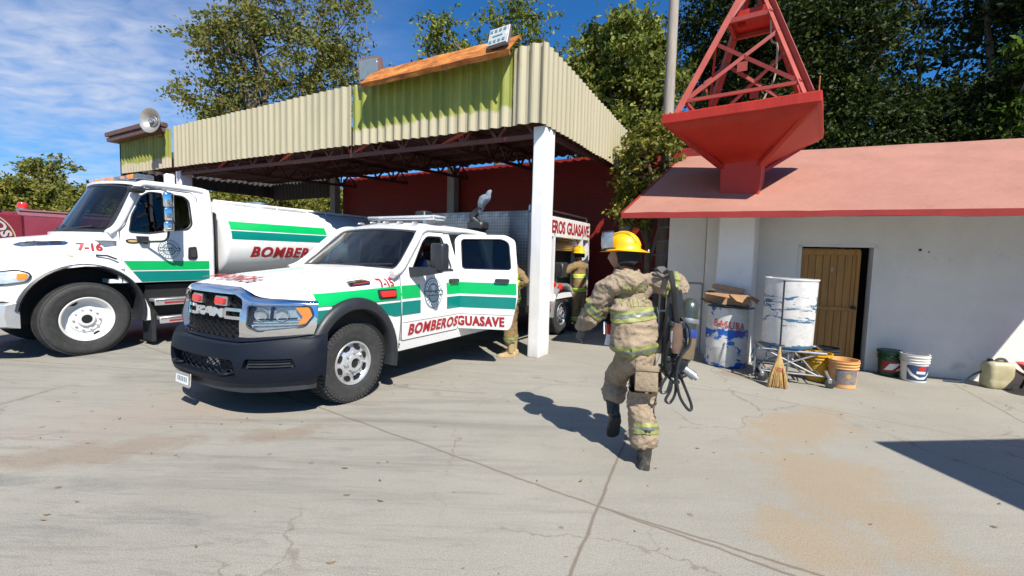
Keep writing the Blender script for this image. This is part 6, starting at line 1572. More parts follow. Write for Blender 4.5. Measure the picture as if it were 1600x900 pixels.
    bm = g.mesh(4); wrinkle(bm, .026, 6, 6, (1.3, 1, 1.4)); wrinkle(bm, .007, 20, 1); ct = obj('coat', bm, M_['turnout'], T, sm=80)
    up_ = lambda x, z: V((x, z, 0))
    nz_ = V((-.12, -.02, 1)).normalized()
    tor = lambda c: abs(c.x + .05) < .235 and c.y < .5
    for z0, z1, kk in ((.855, .945, tor), (1.125, 1.215, lambda c: abs(c.x + .06) < .205)):
        band(ct, 'tape', [M_['reflex'], M_['silvertape']], ct, ((V((-.05, 0, z0)), nz_), (V((-.05, 0, z1)), nz_)), kk, .007, (.34, .68))
    dl_ = V((-.6, .3, -.75)).normalized(); band(ct, 'tape', [M_['reflex'], M_['silvertape']], ct, ((V((-.33, .17, 1.23)), dl_), (V((-.37, .19, 1.165)), dl_)), lambda c: c.x < -.27 and c.z > 1.05, .006, (.34, .68))
    dr_ = V((1, 0, -.1)).normalized(); band(ct, 'tape', [M_['reflex'], M_['silvertape']], ct, ((V((.17, 0, 1.4)), dr_), (V((.25, 0, 1.4)), dr_)), lambda c: c.x > .12 and c.z > 1.25, .008, (.34, .68))
    # worn lettering on the back, clinging to the cloth
    bv = __import__('mathutils').bvhtree.BVHTree.FromPolygons([v.co for v in ct.data.vertices], [p.vertices[:] for p in ct.data.polygons])
    def back(a, b, t):
        h = bv.ray_cast(V((a, -1, b)), V((0, 1, 0)))
        return (h[0] + V((0, -t, 0))) if h[0] is not None else V((a, -.1, b))
    bm = NB(); text(bm, 'INGS', back, (-.165, 1.325, .045, 1.40), .005, bold=.01, ca=.02, cb=.02, shear=-.1); text(bm, 'HILLS', back, (-.175, 1.235, .035, 1.305), .005, bold=.01, ca=.02, cb=.02, shear=-.1)
    obj('lettering', bm, M_['reflex'], ct, sm=0)
    bm = NB(); P = [V((-.10 + math.cos(t) * .098, .115 + math.sin(t) * .095, 1.475 + .02 * math.sin(t))) for t in [2 * math.pi * k / 24 for k in range(25)]]
    rings = [[p + V((0, 0, -.03)) + (p - V((-.10, .115, p.z))) * .12 for p in P[:-1]], [p + V((0, 0, .035)) for p in P[:-1]], [p + V((0, 0, .04)) - (p - V((-.10, .115, p.z))) * .10 for p in P[:-1]], [p + V((0, 0, -.01)) - (p - V((-.10, .115, p.z))) * .12 for p in P[:-1]]]
    loft(bm, rings, True, False, False); wrinkle(bm, .012, 16, 3); obj('collar', bm, M_['turnout'], ct)
    bm = NB(); tube(bm, crom([V((-.19, .04, 1.455)), V((-.13, .0, 1.46)), V((-.06, -.005, 1.475)), V((-.01, .03, 1.47))], 5), .014, 6, flat=.4); obj('collar_tape', bm, M_['reflex'], ct)
    bm = NB(); box(bm, (-.225, .08, 1.03), (.05, .05, .09), bev=.01); box(bm, (-.235, .06, .955), (.04, .012, .09), Matrix.Rotation(R(10), 3, 'Y'), .003, mi=1); tube(bm, crom([V((-.25, .08, 1.07)), V((-.27, .06, 1.09)), V((-.27, .05, 1.0))], 5), .006, mi=1); obj('belt_tag', bm, [M_['red_lens'], M_['white_vinyl']], ct)
    helmet(T, V((-.125, .145, 1.655)), MH)
    boot(T, (.055, -.065, .105), (.28, .95, 0), (0, 0, -1))
    boot(T, (-.125, .26, .32), (.05, .62, -.78), (0, -.78, -.62), leg=(.02, .35, .9), shaft=.14)
    # breathing set slung over the right shoulder: a thing of its own
    S_ = thing('breathing_set', 'black breathing set with dark air cylinder slung over the right shoulder of the walking firefighter', 'breathing apparatus', root + V((.2, -.05, .95)))
    bm = NB()
    lathe(bm, [(.001, -.30), (.03, -.295), (.055, -.28), (.078, -.24), (.080, -.22), (.080, .10), (.078, .13), (.07, .165), (.05, .195), (.02, .21), (.001, .21)], 28, Matrix.Translation((.145, .03, .145)) @ Matrix.Rotation(R(8), 4, 'Y') @ Matrix.Rotation(R(-6), 4, 'X'))
    cy_ = obj('air_cylinder', bm, mat('dark_green_cylinder', (.045, .055, .045), .28, .1, .15, 8, coat=.5), S_)
    bm = NB()
    lathe(bm, [(.0815, -.25), (.0825, -.24), (.0825, -.10), (.0815, -.09)], 28, Matrix.Translation((.145, .03, .145)) @ Matrix.Rotation(R(8), 4, 'Y') @ Matrix.Rotation(R(-6), 4, 'X'), mi=0)
    lathe(bm, [(.0815, -.085), (.083, -.08), (.083, -.03), (.0815, -.025)], 28, Matrix.Translation((.145, .03, .145)) @ Matrix.Rotation(R(8), 4, 'Y') @ Matrix.Rotation(R(-6), 4, 'X'), mi=1)
    lathe(bm, [(.0815, .02), (.083, .025), (.083, .05), (.0815, .055)], 28, Matrix.Translation((.145, .03, .145)) @ Matrix.Rotation(R(8), 4, 'Y') @ Matrix.Rotation(R(-6), 4, 'X'), mi=2)
    obj('cylinder_label', bm, [mat('tan_label', (.15, .11, .06), .6), mat('blue_label', (.02, .05, .25), .5), M_['grey_steel']], cy_)
    bm = NB(); rings = []
    for z, w_, d_ in ((-.24, .07, .02), (-.20, .095, .03), (.10, .085, .03), (.26, .06, .03), (.42, .04, .025)):
        rings.append([V((.035 - .04 * z + x * w_, -.03 + y * d_, z)) for x, y in ((-1, -1), (-.6, -1.3), (.6, -1.3), (1, -1), (1, 1), (-1, 1))])
    loft(bm, rings); wrinkle(bm, .008, 20, 4); obj('back_plate', bm, M_['black_plastic'], S_)
    bm = NB()
    tube(bm, crom([V((-.035, -.06, .56)), V((-.03, -.12, .45)), V((.0, -.10, .30)), V((.03, -.09, .1)), V((.02, -.08, -.1))], 6), .020, 8, flat=.45)
    tube(bm, crom([V((-.05, -.03, .56)), V((.02, .04, .50)), V((.05, .04, .35)), V((.05, .0, .15))], 6), .018, 8, flat=.45)
    tube(bm, crom([V((.0, -.10, .1)), V((-.05, -.12, .0)), V((-.06, -.12, -.15)), V((-.01, -.1, -.24))], 6), .018, 8, flat=.4)
    obj('strap', bm, M_['black'], S_)
    bm = NB()
    tube(bm, crom([V((.06, -.07, .22)), V((.11, -.10, .15)), V((.12, -.10, .02)), V((.06, -.11, -.06)), V((.03, -.12, -.2)), V((.06, -.12, -.36)), V((.14, -.10, -.47)), V((.165, -.09, -.44)), V((.10, -.08, -.28)), V((.02, -.08, -.12))], 7), .011, 7)
    tube(bm, crom([V((-.01, -.1, -.18)), V((-.07, -.11, -.28)), V((-.075, -.11, -.34)), V((-.03, -.11, -.33)), V((.0, -.1, -.24)), V((.0, -.1, -.32)), V((-.035, -.1, -.40)), V((.0, -.1, -.42)), V((.035, -.1, -.34)), V((.03, -.09, -.2))], 6), .010, 6)
    obj('hose', bm, M_['black_plastic'], S_)
    bm = NB(); rr = random.Random(3)
    for k in range(16):
        c = V((rr.uniform(-.07, .10), -.09 + rr.uniform(-.03, .02), rr.uniform(-.28, .24))); box(bm, c, (rr.uniform(.02, .05), .03, rr.uniform(.02, .05)), Matrix.Rotation(rr.uniform(0, 3), 3, 'Y'), .006)
    obj('buckle', bm, M_['black_plastic'], S_)
    bm = NB(); cyl(bm, (.09, -.10, -.16), (.16, -.12, -.21), .03, .034, 14); cyl(bm, (.16, -.12, -.21), (.18, -.125, -.225), .02, .02, 12); box(bm, (-.02, -.12, .06), (.02, .02, .13), bev=.004); obj('regulator', bm, M_['galv'], S_)
    bm = NB(); rings = []
    for z, w_ in ((-.02, .035), (-.06, .045), (-.18, .05), (-.24, .03)): rings.append([V((.015 + math.cos(t) * w_, -.11 + math.sin(t) * .03, z + .2)) for t in [2 * math.pi * k / 14 for k in range(14)]])
    loft(bm, rings); obj('pouch', bm, mat('brown_pouch', (.13, .08, .055), .8, 0, .2, 12), S_)
walker()
# ---------------------------------------------------------------- generic standing firefighter
def standing(label, loc, rz, larm, rarm, hat=True, mats='turnout2', boots=None, stance=.11):
    """faces +y of its own frame; larm / rarm: (shoulder, elbow, wrist)"""
    T = thing('person', label, 'person', loc, rz)
    g = Rig(); g.add('pel', (0, 0, .92), .13).add('sp', (0, .01, 1.1), .12, 'pel').add('ch', (0, .02, 1.30), .135, 'sp').add('nk', (0, .03, 1.49), .06, 'ch').add('hd', (0, .045, 1.57), .058, 'nk')
    for n, s, arm in (('l', -1, larm), ('r', 1, rarm)):
        g.add(n + 's', (s * .19, .01, 1.41), .065, 'ch').add(n + 'e', arm[0], .05, n + 's').add(n + 'w', arm[1], .036, n + 'e')
        g.add(n + 'h', (s * .09, 0, .86), .085, 'pel').add(n + 'k', (s * stance, .03, .48), .062, n + 'h').add(n + 'a', (s * stance, -.03, .12), .042, n + 'k').add(n + 't', (s * stance, .06, .05), .03, n + 'a')
    bm = g.mesh(2); MH = Matrix.Rotation(R(-4), 4, 'X'); head(bm, V((0, .055, 1.64)), MH)
    for n, arm, th in (('l', larm, 1), ('r', rarm, -1)):
        e, w_ = V(arm[0]), V(arm[1]); hand(bm, w_, w_ - e, (0, 0, -1) if abs((w_ - e).normalized().z) < .8 else (0, 1, 0), curl=35, thumb=th)
    dress(obj('body', bm, M_['skin'], T, sm=70), M_[mats], [V(larm[1]) + (V(larm[1]) - V(larm[0])).normalized() * .1, V(rarm[1]) + (V(rarm[1]) - V(rarm[0])).normalized() * .1], 1.49)
    g = Rig(); g.add('w', (0, .0, .98), (.175, .135)).add('h', (0, 0, .86), (.19, .145), 'w')
    for n, s in (('l', -1), ('r', 1)): g.add(n + '0', (s * .09, 0, .76), .112, 'h').add(n + '1', (s * stance, .02, .48), .098, n + '0').add(n + '2', (s * stance, -.02, .18), .102, n + '1')
    bm = g.mesh(3); wrinkle(bm, .018, 11, rz * 3, (1, 1, 1.6)); tr = obj('trousers', bm, M_[mats], T, sm=80)
    Z = V((0, 0, 1))
    band(tr, 'tape', [M_['reflex2'] if hat else M_['reflex'], M_['silvertape']], tr, ((V((0, 0, .25)), Z), (V((0, 0, .325)), Z)), lambda c: True, .006, (.38, .62))
    g = Rig(); g.add('hem', (0, 0, .82), (.205, .15)).add('w', (0, 0, .98), (.19, .14), 'hem').add('s', (0, .01, 1.14), (.195, .142), 'w').add('c', (0, .02, 1.30), (.205, .142), 's').add('sh', (0, .025, 1.41), (.16, .11), 'c').add('n', (0, .03, 1.49), (.085, .08), 'sh')
    for n, s, arm in (('l', -1, larm), ('r', 1, rarm)):
        e, w_ = V(arm[0]), V(arm[1]); s0 = V((s * .155, .015, 1.405))
        g.add(n + '0', s0, .102, 'sh').add(n + '1', s0.lerp(e, .55), .088, n + '0').add(n + '2', e, .08, n + '1').add(n + '3', e.lerp(w_, .5), .072, n + '2').add(n + '4', e.lerp(w_, .92), .066, n + '3')
    bm = g.mesh(3); wrinkle(bm, .020, 8, rz * 2 + 1, (1.2, 1, 1.5)); ct = obj('coat', bm, M_[mats], T, sm=80)
    for z0, z1 in ((.86, .935), (1.15, 1.225)): band(ct, 'tape', [M_['reflex2'], M_['silvertape']], ct, ((V((0, 0, z0)), Z), (V((0, 0, z1)), Z)), lambda c: abs(c.x) < .225 and abs(c.y) < .23, .006, (.4, .62))
    for s, arm in ((-1, larm), (1, rarm)):
        e, w_ = V(arm[0]), V(arm[1]); d = (w_ - e).normalized(); p = e.lerp(w_, .25)
        band(ct, 'tape', [M_['reflex2'], M_['silvertape']], ct, ((p, d), (p + d * .07, d)), lambda c, p=p: (c - p).length < .16, .006, (.4, .62))
    if hat: helmet(T, V((0, .05, 1.675)), MH)
    else:
        bm = NB(); bmesh.ops.create_uvsphere(bm, u_segments=20, v_segments=14, radius=1, matrix=Matrix.Translation((0, .035, 1.67)) @ Matrix.Diagonal((.092, .112, .11, 1))); obj('hair', bm, M_['hair'], T)
    for s in (-1, 1): boot(T, (s * stance, -.03, .105), (s * .2, 1, 0), (0, 0, -1), mats=boots)
    return T
# at the open lockers of the rescue body, seen from behind, left arm out
standing('firefighter in yellow helmet reaching into the lockers at the back of the rescue truck', V((1.44, 9.55, 0)), R(42), ((-.40, .16, 1.22), (-.42, .42, 1.17)), ((.26, .12, 1.18), (.16, .38, 1.2)))
# behind the open door: legs under it, an elbow beyond it
standing('firefighter hidden behind the open rear door with only tan trousers, boots and one elbow showing', V((.0, 7.02, 0)), R(78), ((-.30, -.30, 1.19), (-.2, .10, 1.12)), ((.26, .1, 1.15), (.2, .36, 1.2)), hat=False, boots=M_['tanboot'])
# driver
def driver():
    T = thing('person', 'driver in a dark blue shirt sitting behind the open front window of the rescue truck', 'person', RP + A * .42 + D * 1.58, -AZ)
    g = Rig(); g.add('pel', (0, -.05, .98), .14).add('sp', (0, .0, 1.18), .13, 'pel').add('ch', (0, .02, 1.36), .14, 'sp').add('nk', (0, .0, 1.53), .058, 'ch').add('hd', (0, -.02, 1.60), .055, 'nk')
    for s, n in ((1, 'l'), (-1, 'r')):
        g.add(n + 's', (s * .19, .02, 1.46), .06, 'ch').add(n + 'e', (s * .27, -.14, 1.28), .045, n + 's').add(n + 'w', (s * .18, -.36, 1.36), .033, n + 'e')
        g.add(n + 'h', (s * .1, -.1, .96), .09, 'pel').add(n + 'k', (s * .14, -.52, 1.0), .065, n + 'h').add(n + 'a', (s * .14, -.62, .62), .045, n + 'k')
    bm = g.mesh(2); head(bm, V((0, -.02, 1.68)), Matrix.Rotation(R(180), 4, 'Z'))
    for s in (1, -1): hand(bm, (s * .18, -.37, 1.36), (-.3 * s, -.8, .3), (0, 0, -1), curl=60, thumb=s)
    obj('body', bm, M_['skin'], T, sm=70)
    g = Rig(); g.add('w', (0, -.04, .96), (.165, .13)).add('s', (0, .0, 1.18), (.165, .13), 'w').add('c', (0, .02, 1.36), (.175, .13), 's').add('sh', (0, .015, 1.45), (.14, .10), 'c').add('n', (0, .0, 1.52), (.07, .07), 'sh')
    for s, n in ((1, 'l'), (-1, 'r')): g.add(n + '0', (s * .16, .02, 1.45), .08, 'sh').add(n + '1', (s * .25, -.1, 1.32), .068, n + '0')
    bm = g.mesh(2); wrinkle(bm, .010, 10, 3); obj('shirt', bm, mat('dark_blue_shirt', (.03, .05, .14), .85, 0, .15, 9), T, sm=80)
    bm = NB(); bmesh.ops.create_uvsphere(bm, u_segments=20, v_segments=14, radius=1, matrix=Matrix.Translation((0, .0, 1.71)) @ Matrix.Diagonal((.092, .112, .105, 1))); obj('hair', bm, M_['hair'], T)
driver()
# ================================================================ barrels, cart, buckets
def painted(name, base, stain, thr, sc=3.2, band=None, seed=0, st=(1, 1, 1.6)):
    """white plastic with worn patches of blue paint; band: heights where the paint is kept"""
    m, nt, b = nodes(name); tc = N(nt, 'ShaderNodeTexCoord')
    mp = N(nt, 'ShaderNodeMapping'); mp.inputs['Location'].default_value = (seed, seed * .7, 0); mp.inputs['Scale'].default_value = st
    nt.links.new(tc.outputs['Object'], mp.inputs[0]); n = N(nt, 'ShaderNodeTexNoise', Scale=sc, Detail=7, Roughness=.68, Distortion=.4); nt.links.new(mp.outputs[0], n.inputs[0])
    src = n.outputs[0]
    if band:
        s = N(nt, 'ShaderNodeSeparateXYZ'); nt.links.new(tc.outputs['Object'], s.inputs[0])
        r = N(nt, 'ShaderNodeValToRGB'); e = r.color_ramp.elements
        while len(e) < len(band): e.new(.5)
        for i, (p, v) in enumerate(band): e[i].position = p; e[i].color = (v, v, v, 1)
        nt.links.new(s.outputs[2], r.inputs[0]); a = N(nt, 'ShaderNodeMath', operation='ADD'); nt.links.new(src, a.inputs[0]); nt.links.new(r.outputs[0], a.inputs[1])
        a2 = N(nt, 'ShaderNodeMath', operation='SUBTRACT'); nt.links.new(a.outputs[0], a2.inputs[0]); a2.inputs[1].default_value = .5; src = a2.outputs[0]
    n2 = tex(nt, 7, 6, .75); basec = ramp(nt, n2.outputs[0], [(.35, tuple(x * .78 for x in base)), (.6, base)]).outputs[0]
    n3 = tex(nt, 26, 5, .8); basec = mix(nt, ramp(nt, n3.outputs[0], [(.62, (0, 0, 0)), (.70, (.8, .8, .8))]).outputs[0], basec, (.12, .13, .14))
    k = ramp(nt, src, [(thr, (0, 0, 0)), (thr + .02, (1, 1, 1))]).outputs[0]
    nt.links.new(mix(nt, k, basec, stain), b.inputs['Base Color']); b.inputs['Roughness'].default_value = .5; bump(nt, b, k, .25, .003); return m
def drum(bm, r, h, M=None, dent=0):
    pr = [(r * .90, 0), (r * .97, .012), (r, .03), (r, h * .30), (r * 1.015, h * .33), (r * 1.015, h * .35), (r, h * .38), (r, h * .62), (r * 1.015, h * .65), (r * 1.015, h * .67), (r, h * .70), (r, h - .06), (r * 1.01, h - .05), (r * 1.02, h - .01), (r * 1.01, h), (r * .98, h), (r * .96, h - .05), (r * .95, .05)]
    lathe(bm, pr, 64, M)
def trash():
    loc = (3.30, 6.80, 0); r, h = .29, .90
    T = thing('trash_barrel', 'white barrel with peeling blue paint and red BASURA lettering, heaped with cardboard', 'trash barrel', loc, R(-26))
    bm = NB(); drum(bm, r, h)
    for v in bm.verts:
        v.co.x += .012 * noise.noise(v.co * 3); v.co.y += .012 * noise.noise(v.co * 3 + V((4, 0, 0)))
    b_ = obj('barrel', bm, painted('peeling_blue_barrel', (.62, .61, .58), (.01, .10, .42), .555, 4.2, [(0, .60), (.10, .52), (.2, .47), (.36, .50), (.42, .57), (.50, .60), (.56, .53), (.62, .42), (.8, .43), (.88, .52)], 3.3), T)
    f = lambda a, b, t: V(((r + t) * math.sin(a / r), -(r + t) * math.cos(a / r), b))
    bm = NB(); text(bm, 'BASURA', lambda a, b, t: f(a, b - .10 * a, t), (-.17, .60, .26, .71), .014, bold=.015, ca=.03, sp=1.1); obj('lettering', bm, mat('worn_red_paint', (.50, .04, .035), .6, 0, .2, 30, dirt=.60, dirtc=(.55, .52, .5)), b_, sm=0)
    bm = NB(); text(bm, 'GR', lambda a, b, t: f(a, b - .10 * a, t), (.14, .515, .24, .565), .014, bold=.01, ca=.03); obj('lettering', bm, M_['redtxt'], b_, sm=0)
    # lid tray, cardboard boxes: things lying on the barrel
    bm = NB(); lathe(bm, [(.001, 0), (.30, .0), (.38, .03), (.385, .035), (.30, .012), (.001, .01)], 36); o = obj('lid', bm, M_['black_plastic'], loc=(loc[0] - .02, loc[1], h + .012), rot=(R(3), R(7), 0)); tag(o, 'black round lid lying tilted on the trash barrel', 'lid')
    CB = mat('cardboard', (.44, .27, .15), .85, 0, .12, 4, bmp=.15, bscale=80); CI = mat('cardboard_inner', (.30, .17, .085), .9, 0, .15, 4)
    t = thing('cardboard_box', 'open brown cardboard box squashed on top of the trash barrel', 'cardboard box', (loc[0] - .02, loc[1] - .02, h + .05), R(-30))
    bm = NB()
    def panel(pts, th=.006, mi=0):
        P = [V(p) for p in pts]; n = (P[1] - P[0]).cross(P[3] - P[0]).normalized() * th
        g0 = [[P[0].lerp(P[1], i / 6).lerp(P[3].lerp(P[2], i / 6), j / 4) for j in range(5)] for i in range(7)]
        for row in g0:
            for p in row: p += n.normalized() * .012 * noise.noise(p * 7)
        A_ = [[bm.verts.new(p) for p in row] for row in g0]; B_ = [[bm.verts.new(p + n) for p in row] for row in g0]
        for i in range(6):
            for j in range(4):
                bm.faces.new((A_[i][j], A_[i][j + 1], A_[i + 1][j + 1], A_[i + 1][j])).material_index = 1
                bm.faces.new((B_[i][j], B_[i + 1][j], B_[i + 1][j + 1], B_[i][j + 1])).material_index = 0
        per = [(i, 0) for i in range(7)] + [(6, j) for j in range(1, 5)] + [(i, 4) for i in range(5, -1, -1)] + [(0, j) for j in range(3, 0, -1)]
        for k in range(len(per)):
            a, b = per[k], per[(k + 1) % len(per)]; bm.faces.new((A_[a[0]][a[1]], A_[b[0]][b[1]], B_[b[0]][b[1]], B_[a[0]][a[1]])).material_index = 0
    panel([(-.30, -.20, 0), (.26, -.20, -.01), (.26, -.20, .15), (-.30, -.20, .16)]); panel([(-.30, -.20, 0), (-.30, .2, 0), (-.30, .2, .17), (-.30, -.20, .16)])
    panel([(.26, -.2, -.01), (.26, .2, 0), (.26, .2, .15), (.26, -.2, .15)]); panel([(-.30, .2, 0), (.26, .2, 0), (.26, .2, .15), (-.3, .2, .17)]); panel([(-.3, -.2, 0), (.26, -.2, 0), (.26, .2, 0), (-.3, .2, 0)])
    obj('carton', bm, [CB, CI], t, sm=0)
    bm = NB(); panel([(-.30, -.205, .165), (.02, -.205, .155), (.05, -.34, .11), (-.27, -.36, .155)]); panel([(.03, -.205, .155), (.26, -.205, .15), (.34, -.30, .02), (.14, -.33, .07)]); panel([(.265, -.19, .15), (.265, .19, .15), (.42, .15, .06), (.40, -.16, .03)])
    obj('flap', bm, [CB, CI], t, sm=0)
    t2 = thing('cardboard_box', 'flattened tan carton lying on the open box above the trash barrel', 'cardboard box', (loc[0] + .0, loc[1] + .02, h + .23), R(-30))
    bm = NB(); rot = Matrix.Rotation(R(-4), 3, 'X') @ Matrix.Rotation(R(8), 3, 'Y')
    box(bm, (0, .03, .035), (.44, .30, .07), rot, .008, mi=0); obj('carton', bm, CB, t2)
    bm = NB(); panel([(-.17, -.12, .085), (.22, -.12, .04), (.22, .18, .06), (-.17, .18, .115)]); obj('flap', bm, [CB, CI], t2, sm=0)
trash()
CP = V((3.80, 6.02, 0)); CZ = R(-22)
def cart():
    T = thing('trolley', 'low folding metal trolley on castors carrying a white drum', 'trolley', CP, CZ)
    bm = NB(); z = .44
    for y in (-.26, .26): tube(bm, [(-.40, y, z), (.36, y, z)], .016)
    for x in (-.40, 0, .36): tube(bm, [(x, -.26, z), (x, .26, z)], .014)
    for x in (-.25, -.1, .12, .25): tube(bm, [(x, -.26, z), (x, .26, z)], .009)
    obj('deck', bm, M_['alu'], T)
    bm = NB()
    for y in (-.24, .24):
        tube(bm, [(-.36, y, z), (.28, y, .14)], .013); tube(bm, [(.32, y, z), (-.36, y, .14)], .013); tube(bm, [(-.38, y, .14), (.36, y, .14)], .012); tube(bm, [(-.06, y, z), (-.06, y, .02)], .014)
        tube(bm, [(.1, y, .34), (.22, y, .2)], .012)
    for x in (-.3, -.1, .1, .3): tube(bm, [(x, -.24, .16), (x, .24, .16)], .009); tube(bm, [(x, -.24, .30), (x + .05, .24, .30)], .008)
    obj('folding_frame', bm, M_['galv'], T)
    for x, y in ((-.38, -.26), (.38, -.26), (-.38, .26), (.38, .26)):
        bm = NB(); tube(bm, crom([(x * .95, y, .22), (x, y, .17), (x + .03, y, .12)], 4), .018, 8); box(bm, (x + .03, y, .095), (.05, .055, .07), bev=.01)
        c_ = obj('castor', bm, M_['galv'], T)
        bm = NB(); lathe(bm, [(.02, -.016), (.05, -.018), (.062, -.012), (.065, 0), (.062, .012), (.05, .018), (.02, .016)], 20, Matrix.Translation((x + .04, y, .065)) @ Matrix.Rotation(R(90), 4, 'X')); obj('castor_wheel', bm, M_['rubber'], c_)
    bm = NB(); tube(bm, crom([(-.40, .0, z), (-.47, -.1, .3), (-.43, -.2, .10), (-.5, -.24, .05)], 5), .012); tube(bm, [(-.44, -.2, .45), (-.44, -.2, .08)], .012); obj('handle', bm, M_['grey_steel'], T)
    # drum on the trolley
    bm = NB(); r, h = .305, .92
    lathe(bm, [(r * .88, 0), (r * .97, .015), (r, .04), (r, h - .14), (r * 1.005, h - .10), (r * .995, h - .03), (r * 1.03, h - .02), (r * 1.035, h - .005), (r * 1.02, h), (r * .96, h), (r * .95, h - .06), (.001, h - .065)], 72)
    for v in bm.verts:
        a = math.atan2(v.co.y, v.co.x); v.co.x *= 1 - .05 * math.exp(-((v.co.z - .30) / .10) ** 2) * (1 if v.co.x > .1 else 0); v.co += V((noise.noise(v.co * 4), noise.noise(v.co * 4 + V((5, 0, 0))), 0)) * .008
    o = obj('drum', bm, painted('scuffed_white_drum', (.70, .69, .67), (.05, .14, .26), .545, 3.4, [(0, .70), (.045, .66), (.08, .36), (.25, .40), (.36, .51), (.45, .46), (.52, .54), (.68, .56), (.74, .36), (1, .36)], 8.2, (1, 1, 4.2)), loc=CP + V((-.06, 0, .462)), rot=(0, R(1), CZ))
    tag(o, 'scuffed white plastic drum with faded blue smears standing on the trolley', 'drum')
    # pail with a hand cart wheel: broom leaning on the drum
    B = thing('broom', 'straw broom with a thin dark handle leaning upright against the white drum', 'broom', (3.42, 5.62, 0), R(-20))
    bm = NB(); n = 170; rr = random.Random(2)
    for k in range(n):
        a = rr.uniform(-1, 1); d = rr.uniform(-1, 1); top = V((a * .035, d * .018, .33)); bot = V((a * .115 + rr.uniform(-.008, .008), d * .045 - .02, rr.uniform(.0, .025))); mid = V((a * .085, d * .04, .17))
        tube(bm, [top, mid, bot], [.006, .005, .0035], 4)
    lathe(bm, [(.018, .46), (.022, .40), (.045, .33), (.06, .26), (.05, .22)], 14, Matrix.Diagonal((1, .55, 1, 1))); br = obj('bristles', bm, mat('straw', (.50, .33, .13), .8, 0, .25, 30), B)
    bm = NB()
    for z, w_ in ((.215, .074), (.235, .070), (.255, .065)): tube(bm, [V((math.cos(t) * w_, math.sin(t) * w_ * .48, z + .006 * math.cos(3 * t))) for t in [2 * math.pi * k / 18 for k in range(19)]], .004, 5)
    obj('stitching', bm, M_['redtxt'], br)
    bm = NB(); tube(bm, [(0, 0, .38), (.03, .16, 1.36)], .011, 8, mi=0); tube(bm, [(0, 0, .36), (.005, .025, .52)], .014, 8, mi=1); obj('handle', bm, [M_['black_plastic'], mat('pale_wood', (.5, .33, .16), .6)], B)
cart()
def bucket(label, loc, rz, r, h, m, lab=None, inner=None, handle=True, lidm=None):
    T = thing('bucket', label, 'bucket', loc, rz, 'plastic buckets by the wall')
    bm = NB(); k = .88
    lathe(bm, [(r * k * .96, 0), (r * k, .008), (lerp(r * k, r, .70), h * .70), (lerp(r * k, r, .72) + .012, h * .705), (lerp(r * k, r, .72) + .012, h * .725), (lerp(r * k, r, .75), h * .74), (lerp(r * k, r, .8), h * .80), (lerp(r * k, r, .8) + .012, h * .805), (lerp(r * k, r, .8) + .012, h * .825), (lerp(r * k, r, .84), h * .84), (lerp(r * k, r, .9), h * .9), (r * .99 + .012, h * .905), (r + .012, h * .93), (r, h * .94), (r + .004, h * .985), (r + .008, h), (r - .006, h), (r * .93, h * .6), (r * .84, .02), (.001, .015)], 48)
    b_ = obj('pail', bm, m, T, sm=25)
    f = lambda a, b, t: V((lerp(r * k, r, b / h) + t, 0, 0)) if False else V(((lerp(r * k, r, b / h) + t) * math.sin(a / r), -(lerp(r * k, r, b / h) + t) * math.cos(a / r), b))
    if lab: lab(f, b_, r, h)
    if handle:
        bm = NB(); tube(bm, [V((math.cos(t) * (r + .016), math.sin(t) * (r + .016) * .35 - r * .85 * math.sin(-t + 0) * 0 - .0, h * .86 - .10 * math.sin(t))) for t in [math.pi * i / 16 for i in range(17)]], .004, 6)
        obj('handle', bm, M_['galv'], T)
    if lidm:
        bm = NB(); lathe(bm, [(r + .014, h - .03), (r + .016, h + .002), (r * .9, h + .012), (.001, h + .010)], 40); obj('lid', bm, lidm, T)
    return T
def worn(name, c): return mat(name, c, .5, 0, .12, 9, dirt=.62, dirtc=tuple(x * .55 for x in c))
bucket('black open bucket behind the yellow one at the wooden door', (4.58, 6.42, 0), 0, .165, .38, worn('black_pail', (.03, .032, .035)))
bucket('dirty yellow bucket between the trolley castor and the orange bucket', (4.20, 6.02, 0), R(20), .155, .38, worn('yellow_pail', (.62, .33, .01)))
def olab(f, p, r, h):
    bm = NB(); patch(bm, rrect(-.13, .06, .15, .265, .006), f, None, .003, ca=.02); l = obj('label', bm, mat('worn_grey_label', (.20, .17, .17), .7, 0, .35, 16, dirt=.56, dirtc=(.42, .30, .22)), p, sm=60)
    bm = NB(); patch(bm, circ(.02, .165, .03, 18), f, None, .005, ca=.02); obj('label_mark', bm, mat('dull_gold', (.42, .28, .09), .6), l, sm=0)
bucket('pale orange bucket with a worn dark label in front of the yellow bucket', (4.33, 5.74, 0), R(-20), .165, .36, worn('orange_pail', (.68, .36, .14)), olab)
def glab(f, p, r, h):
    bm = NB(); patch(bm, rrect(-.15, .07, .17, .22, .004), f, None, .003, ca=.02, mi=0); patch(bm, [(-.12, .09), (-.02, .10), (.10, .20), (-.05, .19)], f, None, .005, ca=.02, mi=1)
    patch(bm, [(.02, .09), (.13, .10), (.15, .14), (.08, .14)], f, None, .005, ca=.02, mi=1); obj('label', bm, [mat('dark_red_label', (.30, .015, .015), .5), M_['white_vinyl']], p, sm=0)
bucket('dark green lidded oil bucket with a red label against the white wall', bld(.22, -.20), R(-20), .145, .36, mat('dark_green_pail', (.008, .055, .025), .4, 0, .1, 8), glab, lidm=mat('green_lid', (.008, .06, .028), .45))
